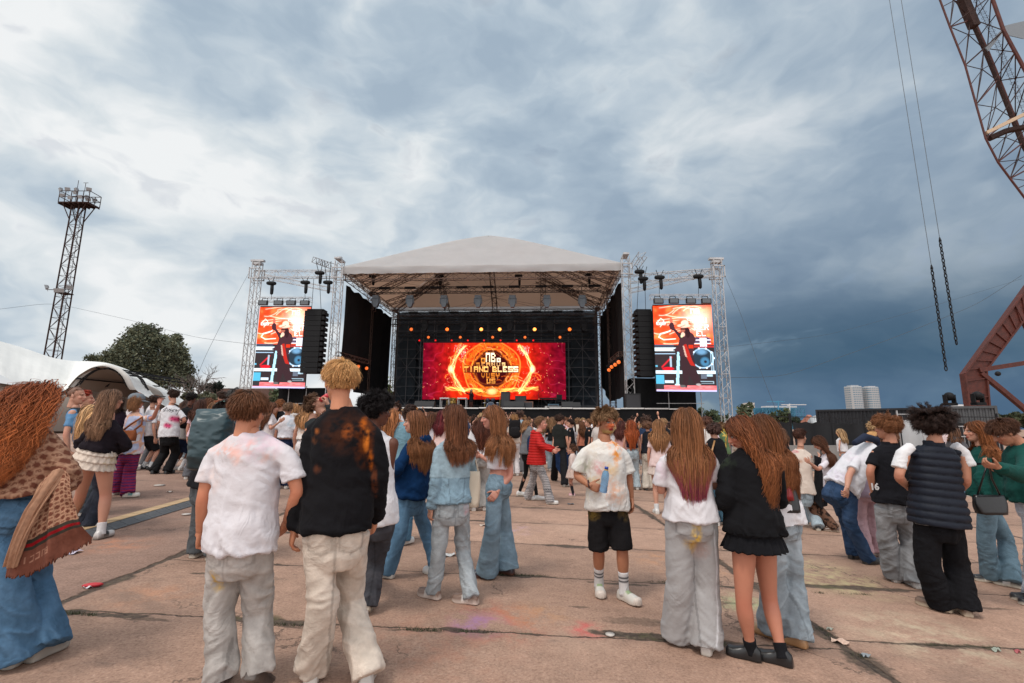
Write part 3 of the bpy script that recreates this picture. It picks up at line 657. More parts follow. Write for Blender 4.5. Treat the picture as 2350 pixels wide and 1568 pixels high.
def crowd_rail():
 mb = MB(); Y = 17; a = P(2115, 978, Y); b = P(2330, 980, Y); z0 = gz(a[0], Y)
 for z in (a[2], a[2]-.35, z0+.1): mb.bar((a[0], Y, z), (b[0], Y, z), .022)
 for x in np.linspace(a[0], b[0], 26): mb.bar((x, Y, z0), (x, Y, a[2]), .01, 3)
 tag(mb.build('crowd_barrier', M_ALU, None, False, (a[0], Y, z0)), 'thin silver crowd railing under the short container', 'barrier')
crowd_rail()
# satellite dish
def dish():
 c = P(1871, 972, 60); mb = MB(); rings = []
 ax = nrm(np.array((-.8, -.4, .35))); s_ = nrm(np.cross(ax, (0, 0, 1))); u_ = np.cross(s_, ax)
 for r_, h in ((.03, -.25), (.5, -.15), (.95, .05), (1.0, .07)): th = np.linspace(0, 2*math.pi, 20, False); rings.append(c+ax*h+np.outer(np.cos(th)*r_, s_)+np.outer(np.sin(th)*r_, u_)*1.0)
 mb.loft(rings, True); mb.bar(c+ax*-.2, (c[0]+.2, 60, 0), .06); tag(mb.build('satellite_dish', mat('dish_white', (.55, .56, .57), .5), None, True, (c[0], 60, 0)), 'white satellite dish tilted above the black fence', 'satellite dish')
dish()
# ---- harbour crane on the right
def crane():
 Y = 60.; T_ = thing('harbour_crane', 'huge rusty red lattice harbour crane leaning in from the right edge', 'crane', (P(2245, 930, Y)[0], Y, -.4))
 A = [(2146, -30), (2180, 62), (2215, 150), (2240, 240), (2262, 318), (2290, 372), (2318, 410), (2352, 455), (2400, 520)]
 B = [(2190, -30), (2228, 46), (2258, 112), (2288, 185), (2322, 270), (2345, 330), (2375, 380), (2420, 440), (2460, 500)]
 A = np.array([P(u, v, Y) for u, v in A]); B = np.array([P(u, v, Y+5) for u, v in B]); B2 = np.array([P(u+8, v, Y+5.5) for u, v in [(2190, -30), (2228, 46), (2258, 112), (2288, 185), (2322, 270), (2345, 330), (2375, 380), (2420, 440), (2460, 500)]])
 Cc = np.array([P(u, v, Y-1) for u, v in [(2250, -60), (2275, -10), (2303, 70), (2330, 120), (2360, 175), (2400, 240), (2430, 300), (2460, 360), (2500, 420)]])
 def build(name, segs, r, m_):
  mb = MB()
  for a, b in segs: mb.bar(a, b, r, 6)
  mb.build(name, m_, T_)
 build('boom_chord', zip(A[:-1], A[1:]), .13, M_RUST); build('boom_chord', zip(B[:-1], B[1:]), .26, M_RUSTD); build('boom_chord', zip(B2[:-1], B2[1:]), .13, M_RUST); build('boom_chord', zip(Cc[:-1], Cc[1:]), .24, M_RUST)
 segs = []; thin = []
 for i in range(len(A)-1):
  segs += [(A[i], B[i])]; m1 = (A[i]+A[i+1])/2; m2 = (B[i]+B[i+1])/2; mm = (A[i]+B[i+1])/2+np.array((.2, 0, .6))
  thin += [(A[i], mm), (mm, B[i+1]), (A[i+1], mm), (mm, B[i]), (m1, mm), (mm, m2), (A[i+1], B[i])]
 build('brace', segs, .11, M_RUST); build('brace', thin, .055, M_RUSTD)
 seg2 = []
 for i in range(len(B)-1): seg2 += [(B2[i], Cc[i]), (B2[i+1], Cc[i]), (B2[i], Cc[i+1]), ((B2[i]+B2[i+1])/2, (Cc[i]+Cc[i+1])/2), (A[i], Cc[i])]
 build('brace', seg2, .07, M_RUSTD)
 lad = MB()
 for i in range(len(B)-2):
  for s in np.linspace(0, 1, 9):
   p = B2[i]*(1-s)+B2[i+1]*s+np.array((1.2, -.5, 0)); th = np.linspace(0, 2*math.pi, 9); lad.tube(np.stack([p[0]+.4*np.cos(th), p[1]+.4*np.sin(th), np.full(9, p[2])], 1), .02, 3)
   lad.bar(p+(-.35, 0, 0), p+(.35, 0, 0), .025, 3)
  for q in (-.35, .35): lad.bar(B2[i]+np.array((1.2+q, -.5, 0)), B2[i+1]+np.array((1.2+q, -.5, 0)), .03, 3)
 lad.build('ladder', M_RUSTD, T_)
 cab = MB(); a, b = P(2208, -5, Y+4), P(2236, 62, Y+4); cab.tube([a, b], .75, 4); cab.build('machinery_box', M_RUSTD, T_)
 wb = MB(); wb.tube([P(2262, 306, Y), P(2360, 258, Y)], .32, 4); wb.build('walkway_beam', mat('cream_paint', (.55, .40, .27), .6, var=.2), T_)
 wb = MB(); wb.tube([P(2270, 318, Y+.6), P(2310, 300, Y+.6), P(2360, 290, Y+.6)], .42, 5); wb.build('winch', M_RUSTD, T_)
 pf = MB(); q = [P(u, v, Y+2) for u, v in ((2262, 110), (2310, 58), (2352, 48), (2352, 90), (2300, 78), (2268, 118))]; pf.add(q+[p+np.array((0, .15, .1)) for p in q], [tuple(range(6)), tuple(range(6, 12))[::-1]]); pf.build('grating', mat('grating_grey', (.17, .19, .21), .5), T_)
 # main leg: a built-up box girder with a kink
 leg = MB()
 Lp = [(2224, 945, 2264, 945), (2213, 858, 2262, 850), (2350, 668, 2358, 722), (2450, 530, 2452, 590)]
 rings = []
 for u1, v1, u2, v2 in Lp:
  a, b = P(u1, v1, Y), P(u2, v2, Y); rings.append(np.array([a, b, b+np.array((0, .7, 0)), a+np.array((0, .7, 0))]))
 rings[0][:, 2] = -1
 leg.loft(rings); leg.build('leg_girder', M_RUST, T_)
 rb = MB()
 for s in np.linspace(.05, .95, 9):
  a = rings[1]*(1-s)+rings[2]*s; rb.bar(a[0]+(0, -.08, 0), a[1]+(0, -.08, 0), .1)
 for s in np.linspace(.2, .9, 4):
  a = rings[0]*(1-s)+rings[1]*s; rb.bar(a[0]+(0, -.08, 0), a[1]+(0, -.08, 0), .1)
 for i in range(3):
  for j in (0, 1): rb.bar(rings[i][j]+(0, -.1, 0), rings[i+1][j]+(0, -.1, 0), .14)
 rb.build('girder_rib', M_RUST, T_)
 for q_, r_ in (([P(2245, 850, Y), P(2360, 832, Y)], .38), ([P(2250, 856, Y), P(2300, 896, Y), P(2362, 948, Y)], .36), ([P(2332, 705, Y), P(2360, 760, Y)], .3)): st = MB(); st.tube(q_, r_, 4); st.build('strut', M_RUST, T_)
 sp_ = MB(); sp_.ell(P(2290, 858, Y-.5), np.eye(3), (.3, .3, .3)); sp_.build('lamp', M_DARK, T_)
crane()
def chain(u0, v0, u1, v1, u2, v2, lab):
 Y = 34.; T_ = thing('hanging_chain', lab, 'chain', P(u2, v2, Y), 'chains hanging from the crane'); a, b, c = P(u0, v0, Y), P(u1, v1, Y), P(u2, v2, Y)
 mb = MB(); mb.bar(a, b, .022, 5); mb.build('rope', mat('rope_steel', (.10, .12, .14), .5), T_)
 mb = MB(); L = np.linalg.norm(c-b); T = (c-b)/L; n = int(L/.30)
 mb.tube([b, b+T*.3], [.04, .1], 5)
 for i in range(n):
  ctr = b+T*(.35+(L-.35)*i/n); s_ = np.array((1., 0, 0)) if i % 2 else nrm(np.array((.25, 1., 0)))
  th = np.linspace(0, 2*math.pi, 11); pts = ctr+np.outer(np.cos(th)*.19, T)+np.outer(np.sin(th)*.09, s_); mb.tube(pts, .036, 5, None, False)
 mb.build('links', M_DARK, T_, True)
chain(2038, -20, 2137, 608, 2172, 855, 'left of two dark chains hanging on a rope from the crane, ending lower')
chain(2065, -20, 2156, 545, 2196, 795, 'right of two dark chains hanging on a rope from the crane, ending higher')
# overhead cables
def cable(pts, Y, r, lab):
 P_ = [P(u, v, y) for (u, v), y in zip(pts, Y)]; L = []
 for a, b in zip(P_[:-1], P_[1:]):
  for s in np.linspace(0, 1, 8, False): L.append(a*(1-s)+b*s)
 L.append(P_[-1]); L = np.array(L)
 for _ in range(3): L[1:-1] = (L[:-2]+2*L[1:-1]+L[2:])/4
 mb = MB(); mb.tube(L, r, 4); tag(mb.build('overhead_cable', mat('cable_dark', (.05, .06, .07), .6), None, False, P_[0]), lab, 'cable')
cable([(1600, 868), (1800, 865), (2040, 780), (2240, 700), (2345, 632)], (50, 52, 55, 58, 60), .025, 'lower sagging cable running from the crane to the right truss tower')
cable([(1640, 800), (1900, 770), (2150, 700), (2345, 640)], (50, 54, 57, 60), .016, 'upper faint cable between the crane and the stage')
cable([(-20, 712), (120, 695), (300, 735), (450, 775), (590, 792)], (57, 58, 56, 52, 48), .018, 'faint cable from the floodlight mast to the left stage tower')
cable([(572, 625), (520, 720), (470, 820), (440, 895)], (42, 38, 35, 33), .012, 'guy wire slanting down left of the left stage tower')
cable([(1660, 625), (1700, 720), (1745, 850), (1780, 940)], (38, 36, 34, 33), .012, 'guy wire slanting down right of the right stage tower')
# cable ramp on the ground at the left
def ramp():
 n = 11; a0 = G(150, 1236); a1 = G(446, 1150);
 for i in range(n):
  s0, s1 = i/n, (i+1)/n; A = a0*(1-s0)+a1*s0; B = a0*(1-s1)+a1*s1; T = nrm(B-A); N = np.array((-T[1], T[0], 0)); L = np.linalg.norm(B-A)-.01
  T_ = thing('cable_ramp', 'rubber cable ramp segment with a worn yellow lid on the ground behind the skirt girl', 'cable ramp', A, 'cable ramp segments on the ground')
  z = np.array((0, 0, 1.)); up = .012+.0
  prof = [(-.22, 0), (-.10, .05), (.10, .05), (.22, 0)]
  mb = MB(); mb.loft([np.array([p+N*q+z*h for q, h in prof]) for p in (A, A+T*L)]); mb.build('base', mat('rubber_grey', (.085, .088, .095), .7, var=.3, vscale=9, bump=.5, bscale=25), T_)
  m2 = MB(); m2.loft([np.array([p+N*q+z*h for q, h in ((-.07, .053), (-.07, .058), (.11, .056), (.20, .018))]) for p in (A, A+T*L)]); m2.build('lid', mat('worn_yellow', (.46, .31, .17), .7, var=.25, vscale=7, bump=.5, bscale=30), T_)
ramp()
# ================================================================== STAGE
def Yf(u, back=0.): return 41.0 - (u-770)/(1437-770)*1.5 + back
def S(u, v, back=0.): return P(u, v, Yf(u, back))
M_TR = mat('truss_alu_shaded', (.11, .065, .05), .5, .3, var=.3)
ZE = S(1106, 628)[2]; DECK = S(1200, 938)[2]
STX = nrm(S(1437, 700)-S(770, 700)); STX[2] = 0; STX = nrm(STX); STY = np.array((-STX[1], STX[0], 0.))
FL = S(792, 628); FR = S(1422, 626); FL[2] = FR[2] = ZE
WID = np.linalg.norm((FR-FL)[:2]); DEP = 14.2
def L(x, y, z):   # stage coordinates: x from the left eave corner, y towards the back, z up
 q = FL+STX*x+STY*y; return np.array((q[0], q[1], z))
SR = np.array((STX, STY, (0, 0, 1)))
def stage_roof():
 T_ = thing('stage_roof', 'huge white peaked stage canopy carried on lattice towers with brown lit underside', 'stage roof', L(WID/2, 0, DECK), None)
 Yr = 6.5; ap = P(1108, 534, L(WID/2, Yr, 0)[1]); AZ = ap[2]; n = 41
 def prof(x):   # ridge height over the width, slightly rounded peak, sagging flanks
  s = abs(x/WID*2-1); return ZE+.55+(AZ-ZE-.55)*((1-s)*1.0+.10*math.sin(s*math.pi)-(.06*math.exp(-(s/.12)**2)))
 xs = np.linspace(-.3, WID+.3, n)
 fold = lambda x, y: .05*math.sin(x*1.7+y)+.03*math.sin(x*4.1-y*2)
 z0_ = ZE+.72; apx0 = (WID/2, Yr)
 def face(c0, c1, zoff=0., rows=10, m_=30):   # triangular hip face from two corners up to the rounded peak
  R_ = []
  for s in np.linspace(0, .985, rows):
   zz = z0_+(AZ-z0_)*(s-.05*max(0, s-.8)/.2)
   R_.append(np.array([L((c0[0]+(c1[0]-c0[0])*q)*(1-s)+apx0[0]*s, (c0[1]+(c1[1]-c0[1])*q)*(1-s)+apx0[1]*s, zz-.22*math.sin(q*math.pi)*math.sin(s*math.pi)+fold(q*9, s*4)*.5*math.sin(s*math.pi)+zoff) for q in np.linspace(0, 1, m_)]))
  return R_
 cs = [(-.3, -.15), (WID+.3, -.15), (WID+.3, DEP+.1), (-.3, DEP+.1)]
 vb = [np.array([L(x, -.2+.05*math.sin(x*2.3), ZE+.05+.03*math.sin(x*5)) for x in xs]), np.array([L(x, -.22+.07*math.sin(x*1.1), ZE+.4) for x in xs])]
 mb = MB()
 for i in range(4): mb.loft(face(cs[i], cs[(i+1) % 4]), False, None, False)
 for (a_, b2) in ((cs[1], cs[2]), (cs[2], cs[3]), (cs[3], cs[0])):
  mb.loft([np.array([L(a_[0]+(b2[0]-a_[0])*q, a_[1]+(b2[1]-a_[1])*q, z) for q in np.linspace(0, 1, 20)]) for z in (z0_, ZE+.1)], False, None, False)
 mb.build('canopy', MEM2, T_, True)
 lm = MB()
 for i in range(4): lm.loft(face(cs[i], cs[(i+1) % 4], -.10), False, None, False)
 lm.build('inner_layer', UNDERSHADE, T_, True)  # added layer below the canopy that carries its painted shade
 m1 = MB(); m1.loft([vb[0], vb[1], np.array([L(x, -.15, z0_) for x in xs])], False, None, False); m1.build('valance', MEM2, T_, True)
 # trusses
 def tr(name, segs, w, h=None, bay=None, r=.035, m_=M_TR):
  for a, b in segs:
   mb = MB(); truss(mb, a, b, w, h, bay, r); mb.build(name, m_, T_)
 apx = L(WID/2, Yr, AZ-.55)
 z = ZE-.1
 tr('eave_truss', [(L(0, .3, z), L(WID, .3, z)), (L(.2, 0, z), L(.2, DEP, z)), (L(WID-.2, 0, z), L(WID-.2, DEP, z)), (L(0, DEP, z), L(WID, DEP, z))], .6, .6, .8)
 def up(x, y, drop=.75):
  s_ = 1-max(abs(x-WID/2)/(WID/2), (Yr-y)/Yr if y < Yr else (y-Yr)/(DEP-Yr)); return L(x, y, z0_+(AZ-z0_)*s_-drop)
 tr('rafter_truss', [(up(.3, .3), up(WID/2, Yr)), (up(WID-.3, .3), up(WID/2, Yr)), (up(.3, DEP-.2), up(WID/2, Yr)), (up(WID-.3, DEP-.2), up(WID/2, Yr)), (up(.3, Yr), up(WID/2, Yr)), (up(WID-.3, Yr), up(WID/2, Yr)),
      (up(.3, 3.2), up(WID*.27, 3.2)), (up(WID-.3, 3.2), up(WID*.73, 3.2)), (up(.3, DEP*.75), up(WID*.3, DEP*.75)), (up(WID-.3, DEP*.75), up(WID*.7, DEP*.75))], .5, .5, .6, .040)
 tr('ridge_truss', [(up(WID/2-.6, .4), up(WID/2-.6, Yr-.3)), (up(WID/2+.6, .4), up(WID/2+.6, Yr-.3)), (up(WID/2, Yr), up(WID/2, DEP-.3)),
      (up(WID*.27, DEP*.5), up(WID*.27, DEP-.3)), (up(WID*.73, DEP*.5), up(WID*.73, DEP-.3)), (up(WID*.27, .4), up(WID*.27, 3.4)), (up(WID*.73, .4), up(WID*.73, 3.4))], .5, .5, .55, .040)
 wires = MB()
 for x in np.linspace(1, WID-1, 7): wires.bar(L(x, .5, ZE+.1), L(WID-x*.6-4, DEP-1, ZE+.1), .012, 3)
 wires.build('tension_wire', M_DARK, T_)
 # towers
 def tower(x, y, ztop, w=.62, m_=M_ALU, zb=None):
  b = L(x, y, 0); zb = gz(b[0], b[1]); mb = MB(); truss(mb, (b[0], b[1], zb), (b[0], b[1], ztop), w, w, .62, .04, up=(0, 1, 0), rd=.022)
  mb.build('tower', m_, T_)
  hd = MB(); hd.box((b[0], b[1], ztop-1.1), (w*1.45, w*1.45, .8), SR, );
  h2 = MB();
  for q in (-.45, .45): h2.bar((b[0]+q, b[1]-.45, ztop-1.6), (b[0]+q, b[1]-.45, ztop-.7), .05); h2.bar((b[0]+q, b[1]+.45, ztop-1.6), (b[0]+q, b[1]+.45, ztop-.7), .05)
  for zz in (ztop-1.6, ztop-.7):
   h2.bar((b[0]-.5, b[1]-.45, zz), (b[0]+.5, b[1]-.45, zz), .06); h2.bar((b[0]-.5, b[1]+.45, zz), (b[0]+.5, b[1]+.45, zz), .06)
  h2.box((b[0], b[1], ztop+.12), (.5, 1.3, .14), SR); h2.box((b[0], b[1], ztop+.25), (.3, .3, .3), SR); h2.build('tower_head', m_, T_)
 zt = S(778, 600)[2]
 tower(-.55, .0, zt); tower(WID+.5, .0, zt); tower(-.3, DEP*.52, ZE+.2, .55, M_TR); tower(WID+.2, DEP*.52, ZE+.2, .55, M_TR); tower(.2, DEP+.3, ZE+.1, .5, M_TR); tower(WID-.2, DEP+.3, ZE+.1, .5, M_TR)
 # black side walls
 for x, sgn, nm in ((-.1, 1, 0), (WID+.1, -1, 1)):
  ys = np.linspace(.4, DEP, 24); rows = []
  for s in np.linspace(0, 1, 8):
   rr = []
   for y in ys:
    bot = DECK+1.6+ (2.6*max(0, (4-y)/4)) if nm == 0 else DECK+1.0+1.5*max(0, (y-9)/4)
    zt_ = ZE-.7-.1*math.sin(y*3)
    rr.append(L(x+.1*math.sin(y*2+s*2)+.04*math.sin(y*6), y, zt_*(1-s)+bot*s))
   rows.append(np.array(rr))
  mb = MB(); mb.loft(rows, False, None, False); mb.build('side_curtain', M_BLACK, T_, True)
 # rear screen cloth
 rows = []
 for s in np.linspace(0, 1, 5): rows.append(np.array([L(x, DEP+.7+.1*math.sin(x*2+s), (ZE+.2)*(1-s)+(DECK+.2)*s) for x in np.linspace(.2, WID-.2, 40)]))
 mb = MB(); mb.loft(rows, False, None, False); mb.build('rear_cloth', mat('rear_scrim', (.035, .048, .065), .8, var=.5, vscale=.7, bump=.4, bscale=1), T_, True)
MEM2 = bpy.data.materials.new('roof_membrane'); MEM2.use_nodes = True
t = NT(MEM2.node_tree); b = t.n['Principled BSDF']; g = t.new('ShaderNodeTexCoord'); nn = t.noise(g.outputs['Object'], .8, 5, .6)
geo = t.new('ShaderNodeNewGeometry')
cc = t.mix(0., (.68, .69, .70), (.6, .6, .6)); t.put(b.inputs['Base Color'], t.vm('SCALE', cc, t.mr(nn, .3, .7, .92, 1.05, False))); b.inputs['Roughness'].default_value = .6
tr_ = t.new('ShaderNodeBsdfTranslucent'); tr_.inputs[0].default_value = (.72, .70, .68, 1); ms = t.new('ShaderNodeMixShader'); ms.inputs[0].default_value = .55
t.l.new(b.outputs[0], ms.inputs[1]); t.l.new(tr_.outputs[0], ms.inputs[2]); t.l.new(ms.outputs[0], t.n['Material Output'].inputs[0])
UNDERSHADE = mat('roof_undershade', (.44, .29, .21), .8, var=.12, vscale=.5, bump=.3, bscale=1.2); tq = NT(UNDERSHADE.node_tree); tl_ = tq.new('ShaderNodeBsdfTranslucent'); tl_.inputs[0].default_value = (.72, .47, .34, 1); ml_ = tq.new('ShaderNodeMixShader'); ml_.inputs[0].default_value = .5  # same canopy fabric from below, its brown shade put into the colour
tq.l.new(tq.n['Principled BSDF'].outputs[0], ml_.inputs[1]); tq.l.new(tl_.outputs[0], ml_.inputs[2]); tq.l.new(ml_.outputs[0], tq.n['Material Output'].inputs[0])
bn = t.new('ShaderNodeBump'); t.put(bn.inputs['Height'], t.noise(g.outputs['Object'], 1.1, 5, .6, .6)); bn.inputs['Strength'].default_value = .35; bn.inputs['Distance'].default_value = .15; t.l.new(bn.outputs[0], b.inputs['Normal'])
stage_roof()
def platform():
 T_ = thing('stage_platform', 'black skirted stage platform with a pale edge strip behind the crowd', 'stage', L(WID/2, -.5, .3))
 x0, x1 = -1.0, WID+5.2; mb = MB(); c = (L(x0, -.8, 0)+L(x1, DEP+1, 0))/2
 mb.box((c[0], c[1], DECK-.1), (x1-x0, DEP+1.8, .2), SR); mb.build('deck', mat('deck_black', (.02, .02, .02), .5), T_)
 m2 = MB(); xs = np.linspace(x0, x1, 60); zg = 0
 m2.loft([np.array([L(x, -.83+.03*math.sin(x*3), DECK-.02-.05*abs(math.sin(x*.9))) for x in xs]), np.array([L(x, -.86+.07*math.sin(x*3+1), 1.2) for x in xs]), np.array([L(x, -.83+.05*math.sin(x*4), gz(L(x, 0, 0)[0], 40)) for x in xs])], False, None, False)
 m2.build('skirt', M_BLACK, T_, True)
 m3 = MB()
 for i in range(16):
  a = x0+(x1-x0)*i/16; m3.box(L(a+(x1-x0)/32, -.9, DECK+.0+.02*math.sin(i*2)), ((x1-x0)/16-.04, .08, .10), SR)
 m3.build('edge_strip', mat('edge_pale', (.62, .60, .58), .6), T_)
platform()
def scaffold():
 T_ = thing('rear_scaffold', 'dark scaffold grid standing behind the main screen', 'scaffold', L(WID/2, DEP-.6, DECK)); mb = MB(); y = DEP-.9
 for yy in (y, y+1.2):
  for x in np.linspace(.6, WID-.6, 16): mb.bar(L(x, yy, DECK), L(x, yy, ZE-1.0), .045, 4)
  for z in np.arange(DECK+.8, ZE-1, 1.05): mb.bar(L(.6, yy, z), L(WID-.6, yy, z), .035, 4)
 xs = np.linspace(.6, WID-.6, 16)
 for i in range(15):
  if i in (0, 1, 2, 12, 13, 14):
   for j, z in enumerate(np.arange(DECK+.8, ZE-3, 2.1)):
    a, b = (xs[i], xs[i+1]) if (i+j) % 2 else (xs[i+1], xs[i]); mb.bar(L(a, y, z), L(b, y, z+2.1), .03, 4)
 mb.build('tubes', mat('scaffold_tube', (.11, .11, .12), .45, .5), T_)
 # dark curtain panels hanging between
 for x, w in ((2.2, 1.6), (WID-2.4, 1.8)):
  m2 = MB(); m2.box(L(x, y+.6, (DECK+ZE)/2), (w, .06, ZE-DECK-3), SR); m2.build('scrim_panel', mat('scrim_blue', (.03, .045, .06), .8, var=.5, vscale=1), T_)
scaffold()
# ---- screen pictures, painted per LED
class Pic:
 def __init__(s, w, h, bg=(0, 0, 0)): s.w, s.h = w, h; s.a = np.zeros((h, w, 3))+bg; s.Y, s.X = np.mgrid[0:h, 0:w]; s.X = s.X+.5; s.Y = s.Y+.5
 def over(s, m, c): m = np.clip(m, 0, 1)[..., None]; s.a = s.a*(1-m)+np.array(c)*m
 def addc(s, m, c): s.a = s.a+np.clip(m, 0, 3)[..., None]*np.array(c)
 def curve(s, pts, wd, c, mode='add', glow=0):
  pts = np.array(pts, float); D = np.full(s.X.shape, 1e9)
  for a, b in zip(pts[:-1], pts[1:]):
   ab = b-a; t_ = np.clip(((s.X-a[0])*ab[0]+(s.Y-a[1])*ab[1])/(ab@ab+1e-9), 0, 1)
   D = np.minimum(D, np.hypot(s.X-a[0]-t_*ab[0], s.Y-a[1]-t_*ab[1]))
  m = np.clip(1.2-D/wd, 0, 1)
  if glow: m = m+glow*np.exp(-(D/(wd*3))**2)
  (s.addc if mode == 'add' else s.over)(m, c)
 def ell(s, cx, cy, rx, ry, c, mode='over', soft=1.): d_ = np.hypot((s.X-cx)/rx, (s.Y-cy)/ry); (s.over if mode == 'over' else s.addc)(np.clip((1-d_)*min(rx, ry)/soft+.5, 0, 1), c)
 def ring(s, cx, cy, r, w, c, ay=1.): d_ = np.abs(np.hypot(s.X-cx, (s.Y-cy)/ay)-r); s.addc(np.exp(-(d_/w)**2), c)
 def rect(s, x0, y0, x1, y1, c): m = (s.X >= x0)&(s.X <= x1)&(s.Y >= y0)&(s.Y <= y1); s.over(m*1., c)
 def poly(s, pts, c):
  ins = np.zeros(s.X.shape, bool); n = len(pts)
  for i in range(n):
   (x1, y1), (x2, y2) = pts[i], pts[(i+1) % n]
   if y1 == y2: continue
   cnd = ((y1 > s.Y) != (y2 > s.Y)) & (s.X < (x2-x1)*(s.Y-y1)/(y2-y1)+x1); ins ^= cnd
  s.over(ins*1., c)
 def glyphs(s, txt, x, y, px, c0, c1=None, pitch=6, py=None):
  py = py or px; c1 = c1 or c0; n = len(txt)
  for i, ch in enumerate(txt):
   g = FONT.get(ch)
   if g is None: continue
   cc = np.array(c0)*(1-i/max(1, n-1))+np.array(c1)*(i/max(1, n-1))
   for r_, row in enumerate(g):
    for q, bit in enumerate(row):
     if bit == '#': s.rect(x+(i*pitch+q)*px, y+r_*py, x+(i*pitch+q+1)*px, y+(r_+1)*py, cc*(1.0+.35*(r_ < 2)))
 def mesh(s, name, TL, TR, BR, BL, m_, parent):
  w, h = s.w, s.h; TL, TR, BR, BL = map(np.asarray, (TL, TR, BR, BL)); i, j = np.meshgrid(np.arange(w+1)/w, np.arange(h+1)/h)
  i = i[..., None]; j = j[..., None]; V = (TL*(1-i)+TR*i)*(1-j)+(BL*(1-i)+BR*i)*j
  a = np.pad(s.a, ((0, 1), (0, 1), (0, 0)), 'edge'); F_ = [(y*(w+1)+x, (y+1)*(w+1)+x, (y+1)*(w+1)+x+1, y*(w+1)+x+1) for y in range(h) for x in range(w)]
  return mk(name, V.reshape(-1, 3), F_, np.clip(a, 0, 1.6).reshape(-1, 3), m_, parent)
FONT = {'T': ['#####', '..#..', '..#..', '..#..', '..#..'], 'I': ['..#..', '..#..', '..#..', '..#..', '..#..'], 'A': ['#####', '#...#', '#####', '#...#', '#...#'],
  'N': ['#...#', '##..#', '#.#.#', '#..##', '#...#'], 'O': ['#####', '#...#', '#...#', '#...#', '#####'], 'B': ['####.', '#...#', '####.', '#...#', '#####'],
  'L': ['#....', '#....', '#....', '#....', '#####'], 'E': ['#####', '#....', '###..', '#....', '#####'], 'S': ['#####', '#....', '#####', '....#', '#####'],
  'R': ['#####', '#...#', '####.', '#..#.', '#...#'], 'P': ['#####', '#...#', '#####', '#....', '#....'], 'U': ['#...#', '#...#', '#...#', '#...#', '#####'],
  'D': ['####.', '#...#', '#...#', '#...#', '####.'], 'n': ['#####', '#...#', '#...#', '#...#', '#...#'], '1': ['.##', '..#', '..#', '..#', '.###'], 'Y': ['#...#', '#...#', '#####', '..#..', '..#..'], 'V': ['#...#', '#...#', '#...#', '.#.#.', '..#..']}
def np_noise(x, y, seed=0):
 def h(i, j): q = np.sin(i*127.1+j*311.7+seed*74.7)*43758.5453; return q-np.floor(q)
 xi, yi = np.floor(x), np.floor(y); fx, fy = x-xi, y-yi; fx = fx*fx*(3-2*fx); fy = fy*fy*(3-2*fy)
 return (h(xi, yi)*(1-fx)+h(xi+1, yi)*fx)*(1-fy)+(h(xi, yi+1)*(1-fx)+h(xi+1, yi+1)*fx)*fy
